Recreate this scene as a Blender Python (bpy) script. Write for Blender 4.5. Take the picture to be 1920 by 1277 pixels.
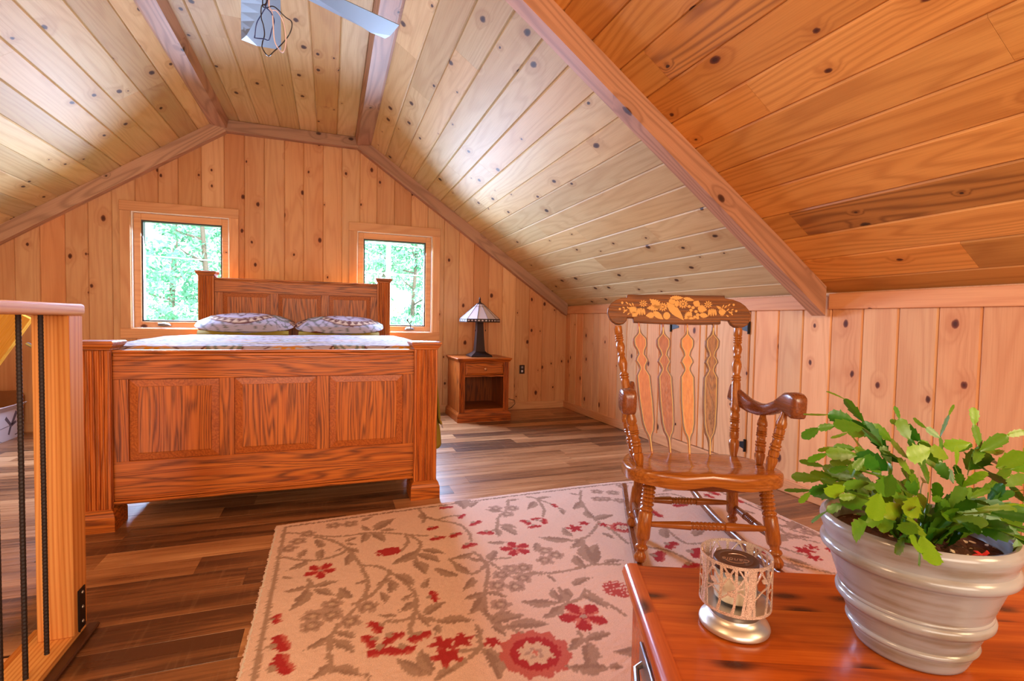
import bpy, bmesh, math, random
import numpy as np
from mathutils import Vector, Matrix

for o in list(bpy.data.objects):
    bpy.data.objects.remove(o)
SC = bpy.context.scene
COL = SC.collection
R = math.radians

# ------------------------------------------------------------------ camera, world, lights, exposure
def camera():
    yaw, pitch, roll = 0.347955, -0.039206, 0.0177491
    f = Vector((math.sin(yaw)*math.cos(pitch), math.cos(yaw)*math.cos(pitch), math.sin(pitch)))
    r = Vector((math.cos(yaw), -math.sin(yaw), 0)); u = r.cross(f)
    c, s = math.cos(roll), math.sin(roll)
    r2 = c*r + s*u; u2 = -s*r + c*u
    cd = bpy.data.cameras.new('camera'); co = bpy.data.objects.new('camera', cd); COL.objects.link(co)
    cd.sensor_width = 36; cd.sensor_fit = 'HORIZONTAL'; cd.lens = 942.35/1920*36
    cd.clip_start = 0.02; cd.clip_end = 300
    m = Matrix((r2, u2, -f)).transposed().to_4x4(); m.translation = (0, 0, 1.024)
    co.matrix_world = m
    SC.camera = co
camera()

w = bpy.data.worlds.new('sky'); SC.world = w; w.use_nodes = True
bg = w.node_tree.nodes['Background']; bg.inputs[0].default_value = (0.72, 0.88, 1.0, 1); bg.inputs[1].default_value = 6.5

def light(name, kind, loc, energy, color, size=None, target=None, size_y=None, spread=None):
    ld = bpy.data.lights.new(name, kind); lo = bpy.data.objects.new(name, ld); COL.objects.link(lo)
    ld.energy = energy; ld.color = color
    if kind == 'AREA':
        ld.shape = 'RECTANGLE' if size_y else 'SQUARE'; ld.size = size
        if size_y: ld.size_y = size_y
        if spread: ld.spread = R(spread)
    elif kind == 'POINT': ld.shadow_soft_size = size
    elif kind == 'SUN': ld.angle = R(1)
    lo.location = loc
    if target is not None:
        d = Vector(target) - Vector(loc); lo.rotation_euler = d.to_track_quat('-Z', 'Y').to_euler()
    return lo
light('sun', 'SUN', (0, -10, 20), 8.0, (1.0, 0.95, 0.85), target=(-4, 10, 0))
# unseen fill and two warm lamps added out of view to light the room
light('room_fill_light', 'AREA', (-0.2, -2.8, 1.55), 140, (1.0, 0.87, 0.70), 3.4, (0.1, 3.0, 1.35), 1.5)
light('unseen_lamp_right', 'POINT', (1.35, -0.35, 1.25), 34, (1.0, 0.72, 0.40), 0.18)
light('unseen_lamp_left', 'POINT', (-0.9, 0.45, 1.95), 46, (1.0, 0.66, 0.38), 0.2)
# daylight through the two gable windows
def portal(x, z, wx, wz):
    lo = light('window_daylight', 'AREA', (x, 5.60, z), 185, (0.50, 0.64, 1.0), wx, (x, 3.2, z - 1.1), wz, 140)
    return lo
portal(-1.285, 1.42, 0.70, 0.95); portal(0.65, 1.40, 0.70, 0.95)

VS = SC.view_settings
VS.view_transform = 'Standard'; VS.look = 'None'; VS.exposure = -0.1; VS.gamma = 1.0; VS.use_curve_mapping = False
SC.cycles.max_bounces = 7; SC.cycles.diffuse_bounces = 4; SC.cycles.glossy_bounces = 3
SC.cycles.transmission_bounces = 6; SC.cycles.transparent_max_bounces = 8
SC.cycles.caustics_reflective = False; SC.cycles.caustics_refractive = False
SC.cycles.sample_clamp_indirect = 6.0

# ------------------------------------------------------------------ materials
def lin(c):
    return tuple(((v/255/12.92) if v/255 <= .04045 else ((v/255+.055)/1.055)**2.4) for v in c) + (1,)

class G:
    def __init__(s, name):
        s.m = bpy.data.materials.new(name); s.m.use_nodes = True; s.t = s.m.node_tree
        s.b = s.t.nodes['Principled BSDF']; s.out = s.t.nodes['Material Output']
    def n(s, typ, props=None, **ins):
        nd = s.t.nodes.new(typ)
        for k, v in (props or {}).items(): setattr(nd, k, v)
        for k, v in ins.items():
            key = int(k[1:]) if k[0] == 'i' and k[1:].isdigit() else k
            s.put(nd.inputs[key], v)
        return nd
    def put(s, sock, v):
        if hasattr(v, 'bl_idname') and hasattr(v, 'is_output'): s.t.links.new(v, sock)
        else: sock.default_value = v
    def math(s, op, a, b=0.0, c=0.0):
        return s.n('ShaderNodeMath', {'operation': op}, i0=a, i1=b, i2=c).outputs[0]
    def mr(s, v, a, b, c, d, interp='SMOOTHSTEP'):
        nd = s.n('ShaderNodeMapRange', {'interpolation_type': interp})
        for i, x in enumerate((v, a, b, c, d)): s.put(nd.inputs[i], x)
        return nd.outputs[0]
    def mix(s, f, a, b, mode='MIX'):
        nd = s.n('ShaderNodeMix', {'data_type': 'RGBA', 'blend_type': mode})
        s.put(nd.inputs[0], f); s.put(nd.inputs[6], a); s.put(nd.inputs[7], b)
        return nd.outputs[2]
    def vec(s, x, y, z):
        nd = s.n('ShaderNodeCombineXYZ'); s.put(nd.inputs[0], x); s.put(nd.inputs[1], y); s.put(nd.inputs[2], z); return nd.outputs[0]
    def noise(s, v, scale=1.0, detail=2.0, rough=.5, dist=0.0):
        nd = s.n('ShaderNodeTexNoise', {}, Vector=v, Scale=scale, Detail=detail, Roughness=rough, Distortion=dist); return nd.outputs[0]
    def coords(s, offset=True):
        tc = s.n('ShaderNodeTexCoord'); oi = s.n('ShaderNodeObjectInfo')
        v = tc.outputs['Object']
        if offset:
            rnd = oi.outputs['Random']
            off = s.vec(s.math('MULTIPLY', rnd, 31.7), s.math('MULTIPLY', rnd, 17.3), s.math('MULTIPLY', rnd, 53.1))
            v = s.n('ShaderNodeVectorMath', {'operation': 'ADD'}, i0=v, i1=off).outputs[0]
        sp = s.n('ShaderNodeSeparateXYZ', {}, i0=v)
        return sp.outputs[0], sp.outputs[1], sp.outputs[2], oi
    def fin(s, col, rough=.5, bump=None, bstr=.2, spec=.5, metal=0.0, bdist=.002):
        s.put(s.b.inputs['Base Color'], col); s.put(s.b.inputs['Roughness'], rough)
        s.put(s.b.inputs['Specular IOR Level'], spec); s.put(s.b.inputs['Metallic'], metal)
        if bump is not None:
            bn = s.n('ShaderNodeBump', {}, Height=bump, Strength=bstr, Distance=bdist); s.t.links.new(bn.outputs[0], s.b.inputs['Normal'])
        return s.m

def plain(name, rgb, rough=.5, metal=0.0, spec=.5, noise=0.0):
    g = G(name); c = lin(rgb)
    if noise:
        x, y, z, oi = g.coords(); v = g.vec(x, y, z)
        nz = g.noise(v, 40, 3); c2 = tuple(k*(1-noise) for k in c[:3]) + (1,)
        return g.fin(g.mix(nz, c, c2), rough, metal=metal, spec=spec)
    return g.fin(c, rough, metal=metal, spec=spec)

def pine(name, light_c, mid_c, dark_c, knot_c, knots=.55, rings=.4, rough=.45, warm=None, ringscale=1.0, spec=.4, rf=1.0):
    """knotty pine board, grain along local x; the object's colour tints it"""
    g = G(name); x, y, z, oi = g.coords()
    rnd = oi.outputs['Random']
    kv = g.vec(g.math('MULTIPLY', x, 3.0), g.math('MULTIPLY', g.math('ADD', y, z), 4.6), 0.0)
    vo = g.n('ShaderNodeTexVoronoi', {'voronoi_dimensions': '2D'}, Vector=kv, Scale=1.0, Randomness=1.0)
    d = g.math('ADD', vo.outputs['Distance'], g.math('MULTIPLY', g.math('SUBTRACT', g.noise(g.vec(g.math('MULTIPLY', x, 22.0), g.math('MULTIPLY', y, 60.0), z), 1.0, 2), .5), .05)); cs = g.n('ShaderNodeSeparateColor', {}, i0=vo.outputs['Color'])
    has = g.math('LESS_THAN', cs.outputs[0], knots)
    rad = g.mr(cs.outputs[1], 0, 1, .022, .095, 'LINEAR')
    kn = g.math('MULTIPLY', g.mr(d, g.math('MULTIPLY', rad, .7), g.math('MULTIPLY', rad, 1.1), 1, 0), has)
    core = g.math('MULTIPLY', g.mr(d, g.math('MULTIPLY', rad, .3), g.math('MULTIPLY', rad, .75), 0, 1), kn)
    halo = g.math('MULTIPLY', g.mr(d, rad, g.math('MULTIPLY', rad, 4.5), 1, 0), has)
    # rings of the growth grain, bending round the knots
    lo = g.noise(g.vec(g.math('MULTIPLY', x, .55), g.math('MULTIPLY', y, 5.0), g.math('MULTIPLY', z, 5.0)), 1.0, 1.5)
    ph = g.math('ADD', g.math('MULTIPLY', lo, 70*ringscale), g.math('ADD', g.math('MULTIPLY', g.math('ADD', y, g.math('MULTIPLY', z, .7)), 75.0*ringscale*rf), g.math('MULTIPLY', halo, 7.0)))
    rg = g.math('MULTIPLY', g.math('ADD', g.math('SINE', ph), 1.0), .5)
    rg = g.math('POWER', rg, 2.2)
    fine = g.noise(g.vec(g.math('MULTIPLY', x, 5.0), g.math('MULTIPLY', y, 230.0), g.math('MULTIPLY', z, 230.0)), 1.0, 3)
    blot = g.noise(g.vec(g.math('MULTIPLY', x, .9), g.math('MULTIPLY', y, 4.5), g.math('MULTIPLY', z, 2.0)), 1.0, 2)
    r2 = g.math('FRACT', g.math('MULTIPLY', rnd, 13.37))
    base = g.mix(g.mr(g.math('ADD', g.math('MULTIPLY', blot, .7), g.math('MULTIPLY', r2, .5)), .35, .9, 0, 1, 'LINEAR'), lin(light_c), lin(mid_c))
    base = g.mix(g.math('MULTIPLY', rg, rings), base, lin(dark_c))
    base = g.mix(g.math('MULTIPLY', g.mr(fine, .42, .75, 0, 1), .22), base, lin(dark_c))
    base = g.mix(g.math('MULTIPLY', halo, .30), base, lin(dark_c))
    base = g.mix(g.math('MULTIPLY', kn, .95), base, g.mix(core, lin(tuple(k*.62 for k in knot_c)), lin(knot_c)))
    tint = g.mr(g.math('FRACT', g.math('MULTIPLY', rnd, 7.77)), 0, 1, .86, 1.08, 'LINEAR')
    col = g.mix(1.0, base, g.vec(tint, tint, tint), 'MULTIPLY')
    col = g.mix(1.0, col, oi.outputs['Color'], 'MULTIPLY')
    return g.fin(col, rough, bump=fine, bstr=.08, spec=spec)

def oak(name, axis, light_c=(206,118,44), mid_c=(176,90,28), dark_c=(86,38,10), rough=.36, strength=1.1, spec=.36, scale=1.0, wav=84.0):
    """open-grained stained oak, grain along the given local axis"""
    g = G(name); x, y, z, oi = g.coords()
    c = {'x': (x, y, z), 'y': (y, x, z), 'z': (z, x, y)}[axis]
    a, b, e = c
    m = g.math
    lo = g.noise(g.vec(m('MULTIPLY', a, .8*scale), m('MULTIPLY', b, 9.0*scale), m('MULTIPLY', e, 9.0*scale)), 1.0, 2, .5, .1)
    ph = m('ADD', m('MULTIPLY', lo, wav), m('MULTIPLY', m('ADD', b, e), 200.0*scale))
    rg = m('POWER', m('MULTIPLY', m('ADD', m('SINE', ph), 1.0), .5), 1.6)
    pore = g.noise(g.vec(m('MULTIPLY', a, 9.0*scale), m('MULTIPLY', b, 330.0*scale), m('MULTIPLY', e, 330.0*scale)), 1.0, 2)
    st = g.noise(g.vec(m('MULTIPLY', a, 2.2*scale), m('MULTIPLY', b, 120.0*scale), m('MULTIPLY', e, 120.0*scale)), 1.0, 3)
    base = g.mix(g.mr(st, .35, .68, 0, 1), lin(light_c), lin(mid_c))
    dk = m('MULTIPLY', m('MULTIPLY', rg, g.mr(pore, .36, .62, .35, 1.0)), .78*strength)
    col = g.mix(dk, base, lin(dark_c))
    col = g.mix(1.0, col, oi.outputs['Color'], 'MULTIPLY')
    return g.fin(col, g.mr(pore, .3, .7, rough-.06, rough+.1, 'LINEAR'), bump=dk, bstr=.12, spec=spec)

def vinyl(name):
    g = G(name); x, y, z, oi = g.coords(); m = g.math; rnd = oi.outputs['Random']
    s1 = g.noise(g.vec(m('MULTIPLY', x, 1.1), m('MULTIPLY', y, 14.0), 0.0), 1.0, 4, .6, .3)
    s2 = g.noise(g.vec(m('MULTIPLY', x, 3.0), m('MULTIPLY', y, 85.0), 0.0), 1.0, 3)
    s3 = g.noise(g.vec(m('MULTIPLY', x, 60.0), m('MULTIPLY', y, 4.0), 0.0), 1.0, 2)
    tone = m('ADD', m('MULTIPLY', s1, .75), m('MULTIPLY', s2, .25))
    tone = m('ADD', tone, g.mr(m('FRACT', m('MULTIPLY', rnd, 9.13)), 0, 1, -.22, .17, 'LINEAR'))
    cr = g.n('ShaderNodeValToRGB', {}, i0=tone); e = cr.color_ramp.elements
    e[0].position = .30; e[0].color = lin((88,56,36)); e[1].position = .8; e[1].color = lin((216,166,118))
    k = e.new(.46); k.color = lin((146,98,62)); k = e.new(.6); k.color = lin((178,126,84))
    col = g.mix(m('MULTIPLY', g.mr(s3, .55, .75, 0, 1), .12), cr.outputs[0], lin((196,160,126)))
    return g.fin(col, g.mr(s2, .3, .7, .26, .36, 'LINEAR'), bump=s2, bstr=.06, spec=.5)

def vcol(name, rough=.9, nscale=250.0, amt=.18, bstr=.35, bdist=.003, spec=.15):
    g = G(name); at = g.n('ShaderNodeAttribute', {'attribute_name': 'pattern'})
    x, y, z, oi = g.coords(False); nz = g.noise(g.vec(x, y, z), nscale, 3)
    f = g.mr(nz, .3, .7, 1-amt, 1+amt*.4, 'LINEAR')
    col = g.mix(1.0, at.outputs['Color'], g.vec(f, f, f), 'MULTIPLY')
    return g.fin(col, rough, bump=nz, bstr=bstr, spec=spec, bdist=bdist)

def glass(name, tint=(1,1,1,1), rough=0.0):
    g = G(name); t = g.t
    gl = g.n('ShaderNodeBsdfGlossy', {}, Roughness=rough); tr = g.n('ShaderNodeBsdfTransparent'); tr.inputs[0].default_value = tint
    lw = g.n('ShaderNodeLayerWeight', {}, Blend=.5); fr = g.math('MULTIPLY_ADD', g.math('POWER', lw.outputs['Facing'], 4.0), .4, .02); mx = g.n('ShaderNodeMixShader')
    t.links.new(fr, mx.inputs[0]); t.links.new(tr.outputs[0], mx.inputs[1]); t.links.new(gl.outputs[0], mx.inputs[2])
    t.links.new(mx.outputs[0], g.out.inputs[0]); return g.m

M = {}
M['pine_ceiling'] = pine('pine_ceiling', (226,200,146), (214,176,118), (172,118,66), (98,62,42), .62, .22, .58, spec=.2)
M['pine_wall'] = pine('pine_wall', (228,176,126), (216,150,100), (184,108,62), (112,52,32), .62, .22, .60, spec=.2)
M['pine_warm_lit'] = pine('pine_warm_lit', (224,160,84), (210,136,60), (164,92,36), (100,48,26), .36, .36, .55, ringscale=1.25, spec=.2)  # near-bay boards: the warm lamplight there is put into the wood colour
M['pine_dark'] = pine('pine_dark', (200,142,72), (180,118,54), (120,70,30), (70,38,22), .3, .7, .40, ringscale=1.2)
M['pine_trim'] = pine('pine_trim', (230,174,124), (218,154,104), (192,120,76), (120,60,36), .18, .28, .55, spec=.2)
M['beam'] = pine('beam', (198,156,124), (174,130,102), (128,90,68), (84,46,32), .32, .45, .55)
M['fir'] = pine('fir', (234,182,112), (224,160,88), (198,118,58), (130,70,36), .12, .60, .6, ringscale=.8, spec=.1, rf=9.0)
M['oak_x'] = oak('oak_x', 'x'); M['oak_z'] = oak('oak_z', 'z'); M['oak_y'] = oak('oak_y', 'y')
M['oak_bevel'] = oak('oak_bevel', 'y', (190,104,42), (168,84,30), (104,44,14), strength=.5)
M['oak_post'] = oak('oak_post', 'z', (214,124,50), (180,88,30), (88,36,12), strength=.95, scale=1.3, wav=30.0)
M['cedar'] = None
M['vinyl'] = vinyl('vinyl')
M['maple'] = oak('maple', 'z', (182,112,44), (150,86,30), (92,46,16), .22, .35, .6)
M['maple_x'] = oak('maple_x', 'x', (182,112,44), (150,86,30), (92,46,16), .18, .35, .6)
M['maple_y'] = oak('maple_y', 'y', (140,84,48), (120,68,38), (84,44,24), .22, .4, .6)
M['crest'] = oak('crest', 'x', (146,88,38), (112,64,26), (66,34,14), .28, .8, .5, .8)
M['splat_a'] = oak('splat_a', 'z', (206,126,64), (190,108,52), (160,84,38), .35, .3, .4)
M['splat_b'] = oak('splat_b', 'z', (178,100,54), (160,84,44), (134,66,34), .35, .3, .4)
M['splat_c'] = oak('splat_c', 'z', (226,148,66), (210,130,52), (176,98,36), .35, .3, .4)
M['splat_d'] = oak('splat_d', 'z', (170,112,54), (146,90,42), (92,52,24), .35, .9, .4)
M['splat_edge'] = plain('splat_edge', (104,56,22), .35)
M['gold'] = plain('gold_stencil', (232,174,92), .4)
M['gold_line'] = plain('gold_line', (240,200,96), .4)
M['iron'] = plain('black_iron', (40,36,36), .45, .6)
M['rebar'] = plain('rebar', (62,52,48), .55, .5, noise=.4)
M['bronze'] = plain('bronze', (52,34,30), .45, .5)
M['screw'] = plain('screw', (170,165,160), .3, .9)
M['dark_frame'] = plain('dark_frame', (44,38,36), .4)
M['metal_grey'] = plain('metal_grey', (150,150,156), .35, .8)
M['fan_blue'] = plain('fan_grey', (116,130,138), .5, .15)
M['copper_knob'] = plain('knob', (206,150,110), .25, .8)
M['glass'] = glass('window_glass', (.97,1,.99,1))
M['clear_glass'] = glass('clear_glass', (.985,.985,.98,1))
M['dark_wood'] = plain('dark_nosing', (84,50,30), .45, noise=.3)
M['shade_glass'] = plain('shade_glass', (206,190,196), .3)
M['black'] = plain('black_plastic', (24,22,22), .4)
M['white_card'] = plain('white_card', (212,206,214), .7)
M['print_grey'] = plain('print_grey', (96,84,96), .7)
M['brown_board'] = plain('brown_board', (150,92,40), .6, noise=.15)
M['yellow_wood'] = oak('yellow_wood', 'x', (232,168,60), (222,150,44), (190,112,24), .25, .2, .6)
M['wire_black'] = plain('wire_black', (34,30,34), .4); M['wire_blue'] = plain('wire_blue', (44,64,128), .4); M['wire_white'] = plain('wire_white', (226,206,214), .4)
M['olive'] = plain('olive_lining', (150,130,48), .8, spec=.1)
M['mattress'] = plain('mattress_ticking', (222,214,204), .9, spec=.1)
M['bark'] = plain('bark', (122,104,92), .9, noise=.5)
M['daylit_jamb'] = plain('daylit_jamb', (236,232,226), .5)  # window jambs: daylight on their edges put into the colour as white
M['pole'] = plain('pole_white', (232,236,236), .8)
M['hill'] = plain('meadow', (150,190,140), .95, noise=.4)
M['wax'] = plain('wax', (255,244,218), .5)
M['lid'] = plain('candle_lid', (84,58,48), .42, .35)
M['emboss'] = plain('lid_emboss', (196,160,140), .3, .7)
M['satin'] = plain('satin_metal', (206,198,186), .36, .85)

def cedar():
    g = G('cedar'); x, y, z, oi = g.coords(); m = g.math
    n1 = g.noise(g.vec(m('MULTIPLY', x, 2.0), m('MULTIPLY', y, 16.0), m('MULTIPLY', z, 16.0)), 1.0, 4, .55, .6)
    n2 = g.noise(g.vec(m('MULTIPLY', x, 8.0), m('MULTIPLY', y, 240.0), m('MULTIPLY', z, 240.0)), 1.0, 2)
    cr = g.n('ShaderNodeValToRGB', {}, i0=m('ADD', m('MULTIPLY', n1, .8), m('MULTIPLY', n2, .2))); e = cr.color_ramp.elements
    e[0].position = .28; e[0].color = lin((122,48,14)); e[1].position = .75; e[1].color = lin((206,112,34))
    k = e.new(.5); k.color = lin((172,78,20))
    vo = g.n('ShaderNodeTexVoronoi', {'voronoi_dimensions': '2D'}, Vector=g.vec(m('MULTIPLY', x, 5.0), m('MULTIPLY', y, 12.0), 0.0), Scale=1.0)
    cs = g.n('ShaderNodeSeparateColor', {}, i0=vo.outputs['Color'])
    kn = m('MULTIPLY', g.mr(m('ADD', vo.outputs['Distance'], m('MULTIPLY', n1, .2)), .12, .34, 1, 0), m('LESS_THAN', cs.outputs[0], .6))
    col = g.mix(m('MULTIPLY', kn, .92), cr.outputs[0], lin((58,22,10)))
    return g.fin(col, .22, bump=n2, bstr=.04, spec=.5)
M['cedar'] = cedar()

def leafmat(name, a, b, c):
    g = G(name); x, y, z, oi = g.coords(); m = g.math
    n1 = g.noise(g.vec(x, y, z), 60, 2); t = m('FRACT', m('MULTIPLY', oi.outputs['Random'], 5.31))
    col = g.mix(t, lin(a), lin(b)); col = g.mix(g.mr(n1, .45, .75, 0, .6), col, lin(c))
    col = g.mix(1.0, col, oi.outputs['Color'], 'MULTIPLY')
    m_ = g.fin(col, .34, spec=.5)
    g.put(g.b.inputs['Subsurface Weight'], 0.0); return m_
M['cactus'] = leafmat('cactus', (40,100,18), (100,136,22), (58,112,22))
def treeleaf():
    g = G('tree_leaf'); x, y, z, oi = g.coords(); n1 = g.noise(g.vec(x, y, z), .9, 3)
    col = g.mix(g.mr(n1, .35, .65, 0, 1), lin((84,150,118)), lin((160,206,176)))
    return g.fin(col, .6, spec=.3)
M['tree_leaf'] = treeleaf()
def soil():
    g = G('soil'); x, y, z, oi = g.coords(); v = g.vec(x, y, z)
    n = g.noise(v, 160, 3); vo = g.n('ShaderNodeTexVoronoi', {}, Vector=v, Scale=150.0); cs = g.n('ShaderNodeSeparateColor', {}, i0=vo.outputs['Color'])
    col = g.mix(n, lin((40,20,12)), lin((104,58,34)))
    col = g.mix(g.math('LESS_THAN', cs.outputs[0], .05), col, lin((226,206,180)))
    return g.fin(col, .9, bump=n, bstr=.6, bdist=.004)
M['soil'] = soil()
def glaze():
    g = G('grey_glaze'); x, y, z, oi = g.coords(); m = g.math
    n = g.noise(g.vec(m('MULTIPLY', x, 6.0), m('MULTIPLY', y, 6.0), m('MULTIPLY', z, 60.0)), 1.0, 4)
    n2 = g.noise(g.vec(x, y, z), 14, 3)
    col = g.mix(g.mr(m('ADD', m('MULTIPLY', n, .7), m('MULTIPLY', n2, .3)), .44, .66, 0, 1), lin((156,156,158)), lin((132,122,110)))
    return g.fin(col, .2, bump=n, bstr=.12, spec=.6)
M['glaze'] = glaze()
def glitter():
    g = G('glitter'); x, y, z, oi = g.coords(); v = g.vec(x, y, z)
    vo = g.n('ShaderNodeTexVoronoi', {}, Vector=v, Scale=1400.0); cs = g.n('ShaderNodeSeparateColor', {}, i0=vo.outputs['Color'])
    col = g.mix(cs.outputs[0], lin((150,116,96)), lin((250,226,206)))
    return g.fin(col, .35, metal=.45, bump=cs.outputs[1], bstr=.5, bdist=.001)
M['glitter'] = glitter()
M['rug'] = vcol('rug_pile', .95, 420, .22, .5)
M['cloth'] = vcol('printed_cotton', .85, 300, .08, .1, spec=.2)

# ------------------------------------------------------------------ mesh building
WM = {}
class MB:
    def __init__(s): s.v = []; s.f = []; s.mi = []
    def add(s, vs, fs, mi=0):
        b = len(s.v); s.v += [tuple(p) for p in vs]
        for f in fs: s.f.append(tuple(i+b for i in f)); s.mi.append(mi)
        return s
    def box(s, x0, x1, y0, y1, z0, z1, b=0.0, mi=0):
        x0, x1 = min(x0,x1), max(x0,x1); y0, y1 = min(y0,y1), max(y0,y1); z0, z1 = min(z0,z1), max(z0,z1)
        if b <= 0:
            v = [(x,y,z) for z in (z0,z1) for y in (y0,y1) for x in (x0,x1)]
            return s.add(v, [(0,2,3,1),(4,5,7,6),(0,1,5,4),(2,6,7,3),(0,4,6,2),(1,3,7,5)], mi)
        b = min(b, (x1-x0)*.45, (y1-y0)*.45, (z1-z0)*.45)
        X = (x0,x1); Y = (y0,y1); Z = (z0,z1); v = []; idx = {}
        for i in (0,1):
            for j in (0,1):
                for k in (0,1):
                    sx, sy, sz = (1,-1)[i], (1,-1)[j], (1,-1)[k]
                    for a in range(3):
                        p = [X[i]+sx*b, Y[j]+sy*b, Z[k]+sz*b]; p[a] = (X[i],Y[j],Z[k])[a]
                        idx[i,j,k,a] = len(v); v.append(tuple(p))
        F = []
        for a in range(3):
            o = [q for q in range(3) if q != a]
            for e in (0,1):
                q = []
                for (c, d) in ((0,0),(1,0),(1,1),(0,1)):
                    t = [0,0,0]; t[a] = e; t[o[0]] = c; t[o[1]] = d; q.append(idx[t[0],t[1],t[2],a])
                F.append(q)
        for a in range(3):
            o = [q for q in range(3) if q != a]
            for c in (0,1):
                for d in (0,1):
                    q = []
                    for (e, ax) in ((0,o[0]),(1,o[0]),(1,o[1]),(0,o[1])):
                        t = [0,0,0]; t[a] = e; t[o[0]] = c; t[o[1]] = d; q.append(idx[t[0],t[1],t[2],ax])
                    F.append(q)
        for i in (0,1):
            for j in (0,1):
                for k in (0,1): F.append([idx[i,j,k,0], idx[i,j,k,1], idx[i,j,k,2]])
        # orient outward
        c = Vector(((x0+x1)/2,(y0+y1)/2,(z0+z1)/2)); G_ = []
        for q in F:
            P = [Vector(v[i]) for i in q]; n = (P[1]-P[0]).cross(P[2]-P[0]); m_ = sum(P, Vector())/len(P)
            G_.append(q if n.dot(m_-c) > 0 else q[::-1])
        return s.add(v, G_, mi)
    def loft(s, rings, closed=True, cap=True, mi=0):
        n = len(rings[0]); b = len(s.v)
        for r in rings: s.v += [tuple(p) for p in r]
        for i in range(len(rings)-1):
            for j in range(n if closed else n-1):
                k = (j+1) % n
                s.f.append((b+i*n+j, b+i*n+k, b+(i+1)*n+k, b+(i+1)*n+j)); s.mi.append(mi)
        if cap and closed:
            s.f.append(tuple(b+j for j in range(n-1,-1,-1))); s.mi.append(mi)
            s.f.append(tuple(b+(len(rings)-1)*n+j for j in range(n))); s.mi.append(mi)
        return s
    def lathe(s, prof, A=(0,0,0), B=None, n=20, mi=0, cap=True):
        """prof: (t, r). Without B, t is height above A; with B, t runs 0..1 from A to B"""
        A = Vector(A)
        if B is None: ax = Vector((0,0,1)); L = 1.0
        else: ax = Vector(B)-A; L = ax.length; ax.normalize()
        e1 = ax.orthogonal().normalized() if abs(ax.z) < .99 else Vector((1,0,0)); e2 = ax.cross(e1)
        rings = []
        for t, r in prof:
            c = A + ax*(t*L); rings.append([c + (e1*math.cos(2*math.pi*j/n) + e2*math.sin(2*math.pi*j/n))*max(r,1e-5) for j in range(n)])
        return s.loft(rings, True, cap, mi)
    def tube(s, pts, r, n=8, mi=0):
        P = [Vector(p) for p in pts]; rings = []; up = None
        for i, p in enumerate(P):
            d = (P[min(i+1,len(P)-1)] - P[max(i-1,0)]).normalized()
            if up is None: up = d.orthogonal().normalized()
            up = (up - d*up.dot(d)).normalized(); e2 = d.cross(up)
            rr = r[i] if isinstance(r, (list, tuple)) else r
            rings.append([p + (up*math.cos(2*math.pi*j/n)+e2*math.sin(2*math.pi*j/n))*rr for j in range(n)])
        return s.loft(rings, True, True, mi)
    def prism(s, poly, fn, d0, d1, inset=0.0, mi=0, smi=None):
        """poly 2D (ccw seen from +d), fn(a,b,d) -> 3D; front face at d1 (bevelled by inset)"""
        n = len(poly); rings = []
        if inset:
            cx = sum(p[0] for p in poly)/n; cy = sum(p[1] for p in poly)/n
            ins = inset_poly(poly, inset)
            rings = [[fn(a,b,d0) for a,b in poly], [fn(a,b,d1-inset*.7) for a,b in poly], [fn(a,b,d1) for a,b in ins]]
        else: rings = [[fn(a,b,d0) for a,b in poly], [fn(a,b,d1) for a,b in poly]]
        f0 = len(s.f); s.loft(rings, True, True, mi)
        if smi is not None:
            for i in range(f0, len(s.f)-2): s.mi[i] = smi
        return s
    def xf(s, mat):
        s.v = [tuple(mat @ Vector(p)) for p in s.v]; return s
    def build(s, name, mats, parent=None, smooth=None, matrix=None, color=None):
        if not isinstance(mats, (list, tuple)): mats = [mats]
        W = matrix if matrix is not None else (WM[parent.name] if parent else Matrix())
        inv = W.inverted()
        vs = [tuple(inv @ Vector(p)) for p in s.v]
        me = bpy.data.meshes.new(name); me.from_pydata(vs, [], s.f)
        for m in mats: me.materials.append(m)
        if len(mats) > 1: me.polygons.foreach_set('material_index', s.mi)
        if smooth is not None:
            me.polygons.foreach_set('use_smooth', [True]*len(me.polygons)); me.set_sharp_from_angle(angle=R(smooth))
        me.update()
        return link(name, me, parent, W if matrix is not None else None, color)
def inset_poly(poly, d):
    n = len(poly); out = []
    area = sum(poly[i][0]*poly[(i+1)%n][1]-poly[(i+1)%n][0]*poly[i][1] for i in range(n)); sg = 1 if area > 0 else -1
    for i in range(n):
        a = Vector(poly[i-1]); b = Vector(poly[i]); c = Vector(poly[(i+1)%n])
        e1 = (b-a).normalized(); e2 = (c-b).normalized()
        n1 = Vector((-e1.y, e1.x))*sg; n2 = Vector((-e2.y, e2.x))*sg
        m = n1+n2
        if m.length < 1e-4: m = n1
        m.normalize(); k = d/max(.5, m.dot(n1)); out.append((b.x+m.x*k, b.y+m.y*k))
    return out
def link(name, me, parent=None, world=None, color=None):
    o = bpy.data.objects.new(name, me); COL.objects.link(o)
    if parent: o.parent = parent
    if world is not None:
        o.matrix_local = WM[parent.name].inverted() @ world if parent else world
        WM[o.name] = world
    else: WM[o.name] = WM[parent.name] if parent else Matrix()
    if color: o.color = (*color, 1)
    return o
def tag(o, label, cat=None, group=None, kind=None):
    if label: o['label'] = label
    if cat: o['category'] = cat
    if group: o['group'] = group
    if kind: o['kind'] = kind
    return o
def thing(name, label, cat, loc=(0,0,0), rz=0.0, group=None):
    o = bpy.data.objects.new(name, None); COL.objects.link(o); o.empty_display_size = .1
    m = Matrix.Translation(loc) @ Matrix.Rotation(rz, 4, 'Z'); o.matrix_local = m; WM[o.name] = m
    return tag(o, label, cat, group)
def struct(o, label, cat):
    return tag(o, label, cat, None, 'structure')
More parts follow.
